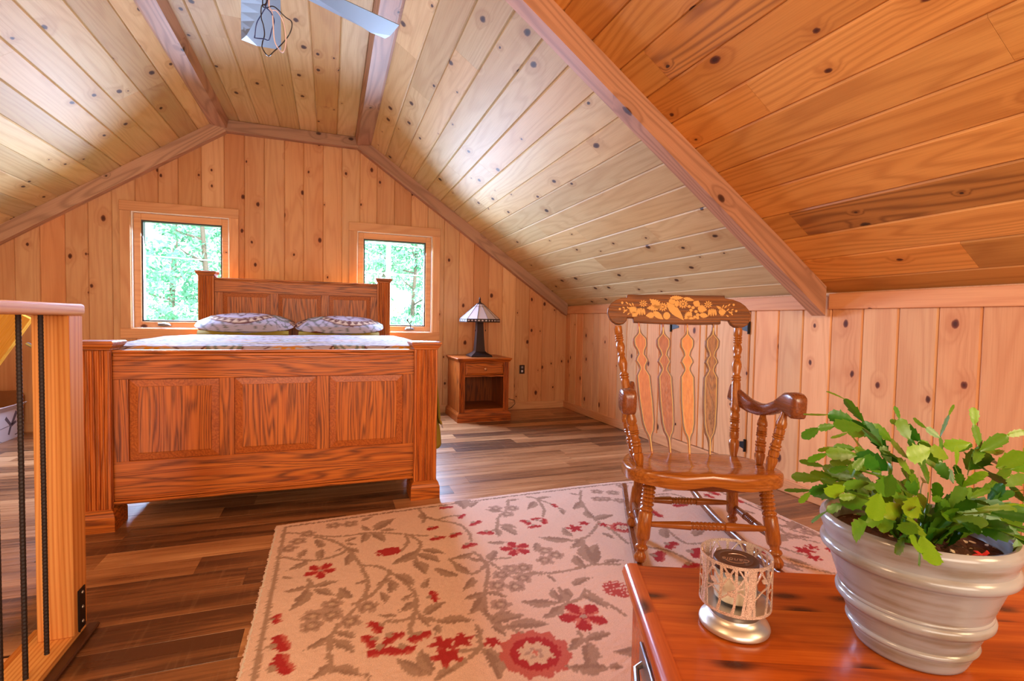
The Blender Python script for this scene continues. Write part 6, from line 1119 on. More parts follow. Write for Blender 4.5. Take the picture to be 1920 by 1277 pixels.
# crest rail, bent slightly
def crestfn(u, z, d):
    return onback(u, z, d)
cr = [tuple(p) for p in CREST][::-1]
ar = sum(cr[i][0]*cr[(i+1)%len(cr)][1]-cr[(i+1)%len(cr)][0]*cr[i][1] for i in range(len(cr)))
if ar < 0: cr = cr[::-1]
def solid(poly, fn, d0, d1, inset, parent, name, mats, smi=None):
    mb = MB().prism(poly, fn, d0, d1, inset, 0, smi)
    mb.xf(CM); o = mb.build(name, mats, parent)
    bm = bmesh.new(); bm.from_mesh(o.data); bmesh.ops.recalc_face_normals(bm, faces=bm.faces); bmesh.ops.triangulate(bm, faces=[f for f in bm.faces if len(f.verts) > 4], ngon_method='EAR_CLIP'); bm.to_mesh(o.data); bm.free()
    return o
crest = solid(cr, crestfn, -.012, .013, .003, chair, 'crest_rail', M['crest'])
def flat(polys, fn, d0, d1, mat, parent, name):
    mb = MB()
    for P in polys:
        a = sum(P[i][0]*P[(i+1)%len(P)][1]-P[(i+1)%len(P)][0]*P[i][1] for i in range(len(P)))
        P = [tuple(p) for p in (P if a > 0 else P[::-1])]; mb.prism(P, fn, d0, d1)
    mb.xf(CM); o = mb.build(name, mat, parent)
    bm = bmesh.new(); bm.from_mesh(o.data); bmesh.ops.recalc_face_normals(bm, faces=bm.faces); bmesh.ops.triangulate(bm, faces=[f for f in bm.faces if len(f.verts) > 4], ngon_method='EAR_CLIP'); bm.to_mesh(o.data); bm.free()
    return o
st = flat(STENCIL, crestfn, .0125, .0137, M['gold'], crest, 'stencil'); st['label'] = 'gold stencilled leaves and fruit'
# splats
SPL = [(0,.0045),(.05,.0055),(.085,.012),(.13,.0355),(.175,.0350),(.225,.0205),(.248,.0175),(.27,.026),(.295,.0345),(.32,.0255),(.345,.0180),(.365,.0185),(.39,.0265),(.415,.0360),(.60,.0365),(.76,.0325),(.825,.0255),(.865,.0135),(.90,.0080),(.95,.0052),(1,.005)]
def spl(f):
    for (a, ra), (b, rb_) in zip(SPL[:-1], SPL[1:]):
        if a <= f <= b:
            q = (f-a)/(b-a); q = q*q*(3-2*q)*.5+q*.5; return ra+(rb_-ra)*q
    return SPL[-1][1]
TOPS = [(-.207,1.028),(-.089,1.026),(.030,1.026),(.157,1.028)]; BOTS = [(-.153,.408),(-.067,.404),(.022,.406),(.115,.402)]
for k in range(4):
    (ut, zt_), (ub, zb) = TOPS[k], BOTS[k]; n = 60
    c = lambda f: (ut+(ub-ut)*f, zt_+(zb-zt_)*f)
    def fn(a, b, d, k=k):
        f = 1-b; u, z = c(max(0,min(1,f))); bend = .016*math.sin(math.pi*f); return onback(u+a, z, d-bend-.004)
    fs = [i/n for i in range(n+1)]
    out = [(-spl(f), 1-f) for f in fs]+[(spl(f), 1-f) for f in fs[::-1]]
    mb = MB()
    rings = []
    for f in fs:
        h = spl(f); e = min(.0025, h*.4)
        rings.append([fn(-h,1-f,-.006), fn(h,1-f,-.006), fn(h,1-f,.0035), fn(h-e,1-f,.006), fn(-h+e,1-f,.006), fn(-h,1-f,.0035)])
    sp_ = cb(mb.loft(rings), 'splat', M['splat_'+'abcd'[k]], smooth=35)
    ln = MB()
    for s in (-1, 1):
        rings = []
        for f in [x for x in fs if .02 <= x <= .985]:
            h = max(spl(f)-.0100, .0012); rings.append([fn(s*h-.0011,1-f,.0058), fn(s*h+.0011,1-f,.0058), fn(s*h+.0011,1-f,.0067), fn(s*h-.0011,1-f,.0067)])
        ln.loft(rings)
    cb(ln, 'gold_line', M['gold_line'], sp_)
    # darker stained margin outside the line
    mg = MB()
    for s in (-1, 1):
        rings = []
        for f in [x for x in fs if .03 <= x <= .97]:
            h = spl(f); i_ = max(h-.0110, .001); rings.append([fn(s*i_,1-f,.0056), fn(s*(h-.0018),1-f,.0056), fn(s*(h-.0022),1-f,.0063), fn(s*i_,1-f,.0063)])
        mg.loft(rings)
    cb(mg, 'dark_margin', M['splat_edge'], sp_)
# arms: a flat scroll sweeping forward from each post
def arm(s):
    path = [(.238,.462,.700,.016,.040),(.262,.41,.674,.017,.036),(.285,.35,.650,.019,.031),(.301,.28,.645,.022,.027),(.313,.21,.658,.026,.025),(.322,.15,.680,.029,.026),(.327,.105,.701,.031,.030),(.329,.07,.711,.032,.041),(.330,.04,.708,.032,.050),(.330,.010,.704,.031,.050),(.330,-.006,.702,.028,.046),(.330,-.013,.701,.022,.038),(.330,-.015,.701,.010,.018)]
    mb = MB(); rings = []; n = 16
    for i, (u, v, z, hw, hh) in enumerate(path):
        a = path[max(0,i-1)]; b = path[min(len(path)-1,i+1)]; d = Vector((s*(b[0]-a[0]), b[1]-a[1], b[2]-a[2])); d.z *= .55; d.normalize()
        e1 = d.cross(Vector((0,0,1))).normalized(); e2 = e1.cross(d)
        e1 = e1; r_ = []
        for j in range(n):
            t_ = 2*math.pi*j/n; x, y = math.cos(t_), math.sin(t_); q_ = .45 if i < 6 else .32; x = math.copysign(abs(x)**q_, x); y = math.copysign(abs(y)**(.6 if i < 6 else .45), y)
            r_.append(Vector((s*u, v, z))+e1*hw*x+e2*hh*y)
        rings.append(r_)
    cb(mb.loft(rings), 'arm', M['maple_y'], smooth=55, color=(1.02,.94,.86))
    cb(MB().lathe(fat(ARMP,1.25), (s*.262,.178,.420), (s*.308,.262,.632), 16), 'arm_post', M['maple'])
    cb(MB().lathe(fat(ARMP,1.25), (s*.264,.085,.424), (s*.316,.085,.668), 16), 'arm_post', M['maple'])
for s in (-1, 1): arm(s)

# ------------------------------------------------------------------ cedar chest
HA = R(-23.5); HZ = .48
ch = thing('cedar_chest', 'glossy red cedar chest with knots carrying the candle and the planter', 'chest', (.623, .958, 0), HA)
HM = WM[ch.name]
def hb(mb, name, mat, parent=None, smooth=None, color=None):
    mb.xf(HM); return mb.build(name, mat, parent or ch, smooth, None, color)
CL, CD = 1.16, .47
# lid of three glued boards with bull-nosed end caps
for k, (a, b) in enumerate(((-.155,0),(-.312,-.1555),(-CD,-.3125))):
    mb = MB(); pr = [(a,HZ-.028),(b,HZ-.028),(b,HZ-.003 if k == 0 else HZ),(b-.003 if k == 0 else b,HZ),(a,HZ)]
    mb.loft([[(x,y,z) for y,z in pr] for x in (.032, CL-.032)]); hb(mb, 'lid_board', M['cedar'], None, None, (1.0-.04*k, 1.0-.03*k, 1))
for x, s in ((0.0,1),(CL,-1)):
    mb = MB(); pr = [(.032,HZ-.034),(.010,HZ-.034),(.002,HZ-.028),(-.001,HZ-.018),(.002,HZ-.008),(.009,HZ-.001),(.016,HZ+.0015),(.032,HZ+.0015)]
    P = [(x+s*p[0], p[1]) for p in pr]
    if s < 0: P = P[::-1]
    mb.loft([[(px,y,z) for px,z in P] for y in (.004, -CD-.004)]); 
    W = WM[ch.name] @ Matrix.Translation((x,-.2,HZ)) @ Matrix.Rotation(R(90), 4, 'Z')
    mb.xf(HM); mb.build('lid_end_cap', M['cedar'], ch, 50, W, (.86,.74,.86))
hb(MB().box(.022, CL-.022, -CD+.012, -.012, .06, HZ-.0345, .003), 'body', M['cedar'], None, None, (.9,.78,.82))
hb(MB().box(.012, CL-.012, -CD+.004, -.004, .0130, .06, .004), 'plinth', M['cedar'], None, None, (.85,.72,.76))
mb = MB()
mb.box(.016, .022, -.335, -.125, .330, .385, .002); mb.tube([(.018,-.155,.358),(.004,-.16,.352),(.000,-.20,.340),(.000,-.26,.340),(.004,-.30,.352),(.018,-.305,.358)], .006, 8)
hb(mb, 'lift_handle', M['metal_grey'], None, 40)

# ------------------------------------------------------------------ candle holder and jar candle
qx, qy = .690, .697
cm = thing('candle_holder', 'silver pedestal candle holder with a glittery cut-out tree sleeve', 'candle holder', (qx, qy, HZ))
MB().lathe([(0,.054),(.003,.059),(.007,.060),(.012,.058),(.018,.050),(.022,.0445),(.025,.0435),(.027,.0425),(.0275,.040),(.0278,.034),(.030,.030),(.036,.0275),(.042,.030),(.0445,.040),(.045,.0575),(.048,.0585),(.0481,.0565),(.0482,.0)], (qx,qy,HZ+.0005), None, 48).build('pedestal', M['satin'], cm, 40)
sz0, sz1, sr = HZ+.046, HZ+.134, .0590
sl = MB()
def cyl(t_, z, r): return (qx+r*math.cos(t_), qy+r*math.sin(t_), z)
def ringband(za, zb):
    n = 72; sl.loft([[cyl(2*math.pi*i/n, z, r) for i in range(n)] for z, r in ((za,sr),(za,sr+.0016),(zb,sr+.0016),(zb,sr),(za,sr))], True, False)
ringband(sz0, sz0+.005); ringband(sz1-.005, sz1)
def strip(pts):
    """branch on the sleeve: (angle, height 0..1, half width)"""
    fine = []
    for (a, b) in zip(pts[:-1], pts[1:]):
        m_ = max(1, int(abs(a[0]-b[0])/.12)+1)
        for i in range(m_): f = i/m_; fine.append(tuple(a[k]+(b[k]-a[k])*f for k in range(3)))
    fine.append(pts[-1]); rings = []
    for i, (t_, h, w_) in enumerate(fine):
        p = fine[max(0,i-1)]; q = fine[min(len(fine)-1,i+1)]; dt, dh = (q[0]-p[0])*sr, (q[1]-p[1])*(sz1-sz0); L = math.hypot(dt, dh) or 1; nt, nh = -dh/L, dt/L
        z = sz0+h*(sz1-sz0); ring = []
        for sgn, r in ((-1,sr),(1,sr),(1,sr+.0016),(-1,sr+.0016)): ring.append(cyl(t_+sgn*nt*w_/sr, min(sz1,max(sz0,z+sgn*nh*w_)), r))
        rings.append(ring)
    sl.loft(rings)
fa = math.atan2(-qy, -qx)       # the side turned to the middle of the room
cr_ = random.Random(5)
def tree(c, wd):
    strip([(c-.10,0,wd*1.5),(c-.03,.2,wd),(c+.02,.6,wd*.9),(c,1,wd*1.2)])
    if wd > .003:
        strip([(c+.12,0,wd*.5),(c+.09,.5,wd*.4),(c+.13,1,wd*.5)]); strip([(c-.22,0,wd*.45),(c-.12,.5,wd*.4),(c-.16,1,wd*.4)])
    strip([(c,.52,.0017),(c+.22,.78,.0014),(c+.40,1,.0016)]); strip([(c,.62,.0017),(c-.22,.84,.0014),(c-.38,1,.0016)])
    if wd > .0021: strip([(c,.30,.0013),(c+.34,.52,.0011),(c+.60,.60,.0013)]); strip([(c,.36,.0013),(c-.30,.50,.0011),(c-.45,.46,.0010)])
for i, (da, wd) in enumerate(((.42,.0052),(-.38,.0022),(.02,.0021),(-.95,.0032),(1.02,.0015),(1.5,.0034),(2.1,.002),(2.7,.0045),(3.4,.0022),(4.1,.0036),(4.7,.0020))): tree(fa+da, wd)
for da, h in ((-.18,.80),(-.10,.44),(.86,.72),(-.62,.62),(1.9,.7),(2.9,.3),(3.7,.75)):
    strip([(fa+da-.10,h+.03,.0008),(fa+da-.03,h+.01,.0045),(fa+da+.04,h-.01,.0042),(fa+da+.12,h-.05,.0008)])
sl.build('tree_sleeve', M['glitter'], cm)
jc = thing('jar_candle', 'cream jar candle with a brown metal lid inside the tree sleeve', 'candle', (qx, qy, HZ+.0487))
jz = HZ+.0487
MB().lathe([(0,.030),(.001,.0355),(.004,.0375),(.056,.0375),(.058,.0365),(.064,.0365),(.064,.0350),(.0585,.0350),(.056,.0358),(.006,.0358),(.004,.0345),(.0035,0)], (qx,qy,jz), None, 40, 0, False).build('glass_jar', M['clear_glass'], jc, 40)
MB().lathe([(0,.033),(.002,.0352),(.044,.0352),(.045,.034),(.0445,.006),(.044,.001)], (qx,qy,jz+.0045), None, 40).build('wax', M['wax'], jc, 40)
lid = MB().lathe([(0,.0372),(.0005,.0384),(.013,.0384),(.0145,.0372),(.0142,.0350),(.0138,.0290),(.0142,.0282),(.0138,.027),(.0137,.001)], (qx,qy,jz+.0600), None, 44).build('lid', M['lid'], jc, 40)
# raised lettering on the lid
fc = bpy.data.curves.new('lid_lettering', 'FONT'); fc.body = 'Candle'; fc.size = .0165; fc.extrude = .0004; fc.align_x = 'CENTER'; fc.align_y = 'CENTER'; fc.shear = .25
fo = bpy.data.objects.new('lid_lettering', fc); COL.objects.link(fo)
bpy.context.view_layer.update()
dg = bpy.context.evaluated_depsgraph_get(); me = bpy.data.meshes.new_from_object(fo.evaluated_get(dg)); bpy.data.objects.remove(fo)
Wt = Matrix.Translation((qx-.003, qy-.004, jz+.0742)) @ Matrix.Rotation(R(180-37), 4, 'Z'); me.materials.clear(); me.materials.append(M['emboss'])
lo_ = link('lid_lettering', me, lid, Wt); lo_['label'] = 'raised word Candle on the lid'
sw = MB()
for rr, a0, a1 in ((.020, .35, 2.3), (.0205, 3.6, 5.4)):
    pts = []
    for i in range(13):
        a = a0+(a1-a0)*i/12+R(180-37); pts.append((qx+rr*1.05*math.cos(a), qy+rr*.9*math.sin(a), jz+.0743))
    sw.tube(pts, [.0002]+[.0007]*11+[.0002], 5)
sw.build('lid_ornament', M['emboss'], lid)
# ------------------------------------------------------------------ planter with the cactus
PX, PY = .933, .556
pot = thing('planter', 'grey glazed planter pot with raised bands standing on the cedar chest', 'planter', (PX, PY, HZ))
MB().lathe([(0,.070),(.002,.0765),(.006,.0782),(.026,.0862),(.0285,.0865),(.031,.0905),(.034,.0915),(.037,.0902),(.039,.0880),(.068,.0985),(.070,.0995),(.073,.1055),(.077,.1080),(.083,.1085),(.087,.1065),(.0885,.1045),(.0895,.1055),(.092,.1058),(.0945,.1040),(.150,.1215),(.152,.1225),(.155,.1290),(.159,.1335),(.165,.1348),(.170,.1338),(.1735,.1305),(.1755,.1285),(.180,.1290),(.190,.1320),(.198,.1355),(.206,.1368),(.213,.1345),(.2165,.1295),(.2150,.1245),(.208,.1205),(.196,.1190),(.180,.1175),(.170,.1100)], (PX,PY,HZ+.0008), None, 72, 0, False).build('pot', M['glaze'], pot, 50)
sg_ = MB(); n = 48; rings = []; sr_ = random.Random(2)
for k in range(0, 14):
    r_ = .1180*(1-k/14)+.001; rings.append([(PX+r_*math.cos(2*math.pi*i/n), PY+r_*math.sin(2*math.pi*i/n), HZ+.184+.010*(1-(r_/.118)**2)+(sr_.uniform(-.003,.003) if k else 0)) for i in range(n)])
sg_.loft(rings); sg_.build('soil', M['soil'], pot)
cac = thing('holiday_cactus', 'green holiday cactus with arching jointed leaf segments growing in the planter', 'plant', (PX, PY, HZ+.19))
# one flat toothed segment, a few variants; its own axes: x along, y across, z thickness
SEG = []
def seg_mesh(k):
    q = random.Random(100+k); asp = [.19,.22,.17,.25][k % 4]
    side = [(0,.07),(.10,.13),(.22,.24),(.30,.30),(.35,.37),(.37,.29),(.52,.37),(.60,.45),(.62,.35),(.76,.36),(.86,.38),(.88,.28),(.96,.20),(1.0,.08)]
    side = [(a, b*asp/.36*(1+q.uniform(-.06,.06))) for a, b in side]
    v = []; f = []; bend = q.uniform(-.07,.07)
    for a, b in side:
        z = bend*math.sin(a*math.pi); cup = .10*b
        v += [(a,-b,z+cup),(a,-b*.35,z+.012),(a,0,z+.030),(a,b*.35,z+.012),(a,b,z+cup),(a,b*.35,z-.014),(a,0,z-.030),(a,-b*.35,z-.014)]
    for i in range(len(side)-1):
        for j in range(8):
            k2 = (j+1) % 8; f.append((i*8+j,(i+1)*8+j,(i+1)*8+k2,i*8+k2))
    f.append(tuple(range(8))); m_ = (len(side)-1)*8; f.append(tuple(m_+j for j in range(7,-1,-1)))
    me = bpy.data.meshes.new('leaf_segment'); me.from_pydata(v, [], f); me.materials.append(M['cactus'])
    bm = bmesh.new(); bm.from_mesh(me); bmesh.ops.recalc_face_normals(bm, faces=bm.faces); bm.to_mesh(me); bm.free()
    me.polygons.foreach_set('use_smooth', [True]*len(me.polygons)); me.set_sharp_from_angle(angle=R(60)); return me
SEG = [seg_mesh(k) for k in range(8)]
pr_ = random.Random(9); cen = Vector((PX, PY, HZ+.28))
nseg = 0
def segment(p, q, wf=1.0, col=None, face=None):
    global nseg
    p, q = Vector(p), Vector(q); d = q-p; L = d.length
    if L < .006: return
    ex = d/L
    nrm = Vector(face) if face is not None else Vector((pr_.uniform(-.9,.9)-.5, pr_.uniform(-.9,.9)-.65, pr_.uniform(-.1,1.1)))
    ey = nrm.cross(ex)
    if ey.length < .05: ey = Vector((0,0,1)).cross(ex)
    ey.normalize(); ez = ex.cross(ey)
    Wd = L if L < .062 else .062
    W = Matrix((ex*L*1.06, ey*Wd*wf, ez*Wd*.75)).transposed().to_4x4(); W.translation = p-ex*L*.02
    if col is None:
        k = pr_.random(); col = (1,1,1) if k < .6 else ((1.25,1.12,.7) if k < .85 else (.75,.85,.9))
    link('leaf_segment', SEG[pr_.randrange(8)], cac, W, col); nseg += 1
for ci, ch_ in enumerate(PLANT):
    P = [Vector(p) for p in ch_]
    # long stretches are really two joints
    Q = [P[0]]
    for a, b in zip(P[:-1], P[1:]):
        L = (b-a).length
        if L > .062: Q.append(a.lerp(b, .52)+Vector((0,0,.004)))
        Q.append(b)
    n = len(Q)-1
    for i, (a, b) in enumerate(zip(Q[:-1], Q[1:])):
        col = None
        if i == n-1 and pr_.random() < .5: col = (1.3,1.28,.9)
        segment(a, b, pr_.uniform(.85,1.2), col)
# stems rising from the soil to the visible chains, and shorter growth in the heart of the plant
for k in range(80):
    if nseg > 285: break
    a = pr_.uniform(0, 6.28); r0_ = pr_.uniform(.005,.055); p = Vector((PX+r0_*math.cos(a), PY+r0_*math.sin(a), HZ+.192))
    lean = pr_.uniform(.15,.8); d = Vector((math.cos(a)*lean, math.sin(a)*lean, pr_.uniform(.6,1.1))).normalized()
    for i in range(pr_.choice((3,3,4,4))):
        L = pr_.uniform(.036,.048); q = p+d*L
        if i > 0 and q.z < HZ+.215: break
        segment(p, q, pr_.uniform(.75,1.05)); p = q
        d = (d+Vector((pr_.uniform(-.35,.35)+.22*math.cos(a), pr_.uniform(-.35,.35)+.22*math.sin(a), -.30))).normalized()
stem = MB()
for k in range(9):
    a = k*.7; r0_ = .02+.012*(k % 3); b = Vector((PX+r0_*math.cos(a), PY+r0_*math.sin(a), HZ+.186)); stem.tube([b, b+Vector((.008*math.cos(a),.008*math.sin(a),.03)), b+Vector((.018*math.cos(a),.018*math.sin(a),.055))], [.006,.005,.004], 7)
stem.build('stem', M['cactus'], cac, 60)
fl_ = MB()
b = Vector((.937,.462,HZ+.199))
for k in range(5):
    a = k*1.25+.3; fl_.loft([[b+Vector((.003*math.cos(t_), .003*math.sin(t_), 0)) for t_ in (0,1.6,3.1,4.7)], [b+Vector((.012*math.cos(a)+.004*math.cos(t_), .012*math.sin(a)+.003*math.sin(t_)-.004, .003+.002*math.sin(t_*2))) for t_ in (0,1.6,3.1,4.7)], [b+Vector((.024*math.cos(a)-.006, .010*math.sin(a)-.002*k, .004))+Vector((.001*math.cos(t_),.001*math.sin(t_),0)) for t_ in (0,1.6,3.1,4.7)]])
M['petal'] = plain('petal_red', (226,52,60), .4)
fo_ = fl_.build('fallen_flower', M['petal'], None, 60); tag(fo_, 'withered red flower lying on the soil in the planter', 'flower')

# ------------------------------------------------------------------ stair railing
rl = thing('stair_railing', 'wooden stair railing with a square newel post and black rebar balusters', 'railing', (-.78, 1.9, 0))
def fitbox(name, x0, x1, y0, y1, z0, z1, b, mat, along, color=None, parent=None):
    mb = MB().box(x0, x1, y0, y1, z0, z1, b); e = {'x':Vector((1,0,0)),'y':Vector((0,1,0)),'z':Vector((0,0,1))}[along]
    o = {'x':(Vector((0,1,0))),'y':Vector((-1,0,0)),'z':Vector((1,0,0))}[along]; W = Matrix((e, o, e.cross(o))).transposed().to_4x4(); W.translation = ((x0+x1)/2,(y0+y1)/2,(z0+z1)/2)
    return mb.build(name, mat, parent or rl, None, W, color)
fitbox('newel_post', -.825, -.735, 1.866, 1.956, .030, 1.017, .003, M['fir'], 'z', (1.04,.92,.82))
hr = MB(); pf = []
for (x, z, dx, dz) in ((-.829,1.0175,1,1),(-.729,1.0175,-1,1),(-.729,1.0525,-1,-1),(-.829,1.0525,1,-1)):
    cx_, cz_ = x+dx*.008, z+dz*.008
    a0 = math.atan2(-dz, -dx)
    for k in (-1, 0, 1): pf.append((cx_+.008*math.cos(a0+k*.7), cz_+.008*math.sin(a0+k*.7)))
W = Matrix((Vector((0,1,0)), Vector((-1,0,0)), Vector((0,0,1)))).transposed().to_4x4(); W.translation = (-.779, 1.2, 1.035)
c_ = (-.779, 1.035)
hr.loft([[(x,.2,z) for x,z in pf],[(x,1.952,z) for x,z in pf],[(c_[0]+(x-c_[0])*.96,1.960,c_[1]+(z-c_[1])*.9) for x,z in pf],[(c_[0]+(x-c_[0])*.84,1.964,c_[1]+(z-c_[1])*.7) for x,z in pf]])
hr.build('handrail', M['fir'], rl, 40, W, (.98,1.0,.98))
fitbox('base_plate', -.848, -.740, .2, 1.962, .0005, .030, .002, M['fir'], 'y', (1.06,1.02,.96))
fitbox('base_edge', -.740, -.708, .2, 1.978, .0005, .013, .004, M['dark_wood'], 'y')
fitbox('base_edge', -.872, -.849, .2, 1.958, -.020, .026, .002, M['fir'], 'y', (.9,.74,.56))
for k in range(13):
    y = 1.797-.1085*k; mb = MB(); x = -.772
    n = 12; rings = []; z = .0305; zs = []
    while z < 1.0172: zs.append(z); z += .0052
    zs.append(1.0173)
    for i, z in enumerate(zs):
        r_ = .0060 if i % 2 else .0068
        if y < 1.2: r_ = .0064
        rings.append([(x+r_*math.cos(2*math.pi*j/8), y+r_*math.sin(2*math.pi*j/8), z+.0024*math.sin(2*math.pi*j/8)*(0 if i in (0,len(zs)-1) else 1)) for j in range(8)])
    if y < 1.2: rings = [rings[0], rings[-1]]
    mb.loft(rings); mb.build('baluster', M['rebar'], rl)
for sgn, xb in ((1,-.735),(-1,-.825)):
    mb = MB(); x = xb
    mb.box(x+.0001*sgn, x+.004*sgn, 1.893, 1.937, .030, .160, .001)
    mb.box(x+.004*sgn, x+.0065*sgn, 1.890, 1.894, .030, .160); 
    br = mb.build('corner_bracket', M['iron'], rl)
    for z in (.145, .098, .052): MB().lathe([(0,.006),(.5,.005),(1,.002)], (x+.004*sgn, 1.917, z), (x+.0075*sgn, 1.917, z), 8).build('screw', M['screw'], br)

# ------------------------------------------------------------------ things behind the railing
bx_ = MB(); X0, X1, Y0, Y1, H = -2.86, -2.405, 4.84, 5.26, .235
for a in ((X0,X0+.004,Y0,Y1),(X1-.004,X1,Y0,Y1),(X0+.004,X1-.004,Y0,Y0+.004),(X0+.004,X1-.004,Y1-.004,Y1)): bx_.box(*a, .001, H)
bx_.box(X0+.004, X1-.004, Y0+.004, Y1-.004, .001, .005)
cbx = bx_.build('cardboard_box', M['white_card']); tag(cbx, 'white printed cardboard box on the floor behind the railing', 'box')
fp = MB(); fp.add([(X1,Y0+.004,H),(X1,Y1-.004,H),(X1+.05,Y1-.004,H+.05),(X1+.05,Y0+.004,H+.05),(X1-.003,Y0+.004,H),(X1-.003,Y1-.004,H),(X1+.047,Y1-.004,H+.053),(X1+.047,Y0+.004,H+.053)], [(0,1,2,3),(7,6,5,4),(0,4,5,1),(1,5,6,2),(2,6,7,3),(3,7,4,0)]); fp.build('flap', M['white_card'], cbx)
pm = MB()
def streak(P, wd):
    for (a, b) in zip(P[:-1], P[1:]):
        a, b = Vector(a), Vector(b); d = (b-a).normalized(); n_ = Vector((-d.y, d.x))*wd
        q = [a-n_, b-n_*.8, b+n_*.8, a+n_]; v = [(X1+.0002, p.x, p.y) for p in q]+[(X1+.0012, p.x, p.y) for p in q]
        pm.add(v, [(3,2,1,0),(4,5,6,7),(0,1,5,4),(1,2,6,5),(2,3,7,6),(3,0,4,7)])
streak([(5.06,.185),(5.13,.115)], .014); streak([(5.21,.215),(5.14,.120)], .016); streak([(5.13,.112),(5.20,.135)], .012); streak([(5.125,.108),(5.095,.045)], .012); streak([(4.86,.10),(5.12,.115)], .002); streak([(4.86,.06),(5.0,.006)], .002)
for k in range(4): streak([(4.93+.012*k,.02+.006*(k%2)),(4.935+.012*k,.035)], .003)
streak([(5.18,.03),(5.245,.034)], .004)
pr0 = pm.build('printed_plant', M['print_grey'], cbx)
for k, (z, dx, rz) in enumerate(((.238,.0,.05),(.246,-.02,-.08))):
    mb = MB().box(-.19, .19, -.16, .16, 0, .005, .001); mb.xf(Matrix.Translation((-2.63+dx, 5.04, z)) @ Matrix.Rotation(rz, 4, 'Z')); o = mb.build('paper_sheet', M['white_card'])
    tag(o, ['lower of two papers lying on the white cardboard box', 'upper of two papers lying on the white cardboard box'][k], 'paper')
bp = MB(); poly = []
bw, bh, rr = .27, .36, .06
for cx_, cz_, a0 in ((bw-rr,bh-rr,0),(-bw+rr,bh-rr,90)):
    for k in range(6): a = R(a0+18*k); poly.append((cx_+rr*math.cos(a), cz_+rr*math.sin(a)))
poly = [(bw,0)]+poly+[(-bw,0)]
bp.loft([[(-2.70+p[0], y+p[1]*.12, p[1]+.001) for p in poly] for y in (5.325,5.35)][::-1]); o = bp.build('leaning_panel', M['brown_board']); tag(o, 'brown board with rounded corners leaning on the far wall behind the white box', 'panel')
# slanting varnished board of a folded frame, with its steel tube
pl = thing('folding_frame', 'yellow varnished slanting frame with a steel tube behind the stair railing', 'frame', (-2.6, 4.75, 0))
A_ = Vector((-2.02,4.40,1.02)); B_ = Vector((-2.62,4.40,.0)); d = (B_-A_).normalized(); n_ = Vector((0,1,0)); e_ = d.cross(n_).normalized()
hw = .085; mb = MB(); 
q = lambda p, a, b: p+e_*a+n_*b
cut = Vector((-1.885,4.40,.955))
top = [A_+e_*hw, A_-e_*hw]
mb.add([q(A_,-hw,0),q(A_,hw,0),q(B_,hw,0),q(B_,-hw,0),q(A_,-hw,.05),q(A_,hw,.05),q(B_,hw,.05),q(B_,-hw,.05)], [(3,2,1,0),(4,5,6,7),(0,1,5,4),(1,2,6,5),(2,3,7,6),(3,0,4,7)])
W = Matrix((d, e_, d.cross(e_))).transposed().to_4x4(); W.translation = A_
mb.build('slanting_board', M['yellow_wood'], pl, None, W)
A2 = Vector((-2.10,4.46,.96)); B2 = Vector((-2.95,4.9,.0))
MB().tube([(-2.02,4.52,.80),(-1.80,4.45,.68),(-1.72,4.42,.64)], .013, 10).build('steel_tube', M['metal_grey'], pl, 40)
MB().tube([(-1.72,4.42,.64),(-1.66,4.40,.32),(-1.62,4.38,.013)], .013, 10).build('steel_tube', M['metal_grey'], pl, 40)

# ------------------------------------------------------------------ ceiling fan
fx, fy_, fz = -.27, 2.22, 2.35
fan = thing('ceiling_fan', 'grey ceiling fan with wide blades hanging from the flat ceiling', 'ceiling fan', (fx, fy_, ZC))
MB().lathe([(0,.013),(1,.013)], (fx,fy_,fz+.15), (fx,fy_,ZC-.045), 12).build('downrod', M['metal_grey'], fan, 40)
MB().lathe([(0,.05),(.02,.07),(.045,.072)], (fx,fy_,ZC-.046), None, 20).build('canopy', M['metal_grey'], fan, 40)
MB().lathe([(0,.04),(.01,.085),(.05,.11),(.11,.115),(.15,.09),(.165,.03)], (fx,fy_,fz+.0), None, 28).build('motor', M['metal_grey'], fan, 40)
for k in range(5):
    a = R(24+72*k); c, s = math.cos(a), math.sin(a)
    def L(r_, t_, z): return (fx+r_*c-t_*s, fy_+r_*s+t_*c, fz+z)
    mb = MB(); rings = []
    # folded sheet blade: flat half and a raised half meeting on a diagonal crease
    for i in range(7):
        f = i/6; r_ = .13+.45*f; w0, w1 = -.086-.012*f, .060+.018*f
        cr_x = w1-(w1-w0)*(.25+.65*(1-f)); 
        tip = .012 if i == 6 else 0
        rr_0, rr_1 = r_+(.0 if i < 6 else -.012), r_+(.0 if i < 6 else .018)
        z0_, z1_ = -.004, .010*(1-f)+.016
        P = [(rr_0,w0,z0_),(r_+tip*.5,(w0*.4+w1*.6) if f > .9 else w0+(w1-w0)*(.35+.62*f),z0_+.002),(rr_1,w1,z1_)]
        rings.append([L(*p) for p in P]+[L(p[0],p[1],p[2]+.003) for p in P[::-1]])
    mb.loft(rings); bl = mb.build('blade', M['fan_blue'], fan)
    MB().box(.08, .16, -.022, .022, fz-.006, fz+.000, .001).xf(Matrix.Translation((fx,fy_,0)) @ Matrix.Rotation(a, 4, 'Z')).build('blade_iron', M['metal_grey'], bl)
def wire(name, mat, pts, label):
    Q = []; P = [Vector(p) for p in pts]
    for i in range(len(P)-1):
        p0, p1, p2, p3 = P[max(i-1,0)], P[i], P[i+1], P[min(i+2,len(P)-1)]
        for k in range(6):
            f = k/6; Q.append(.5*((2*p1)+(p2-p0)*f+(2*p0-5*p1+4*p2-p3)*f*f+(3*p1-p0-3*p2+p3)*f**3))
    Q.append(P[-1]); o = MB().tube(Q, .0021, 6).build('wire', mat, fan, 60); o['label'] = label
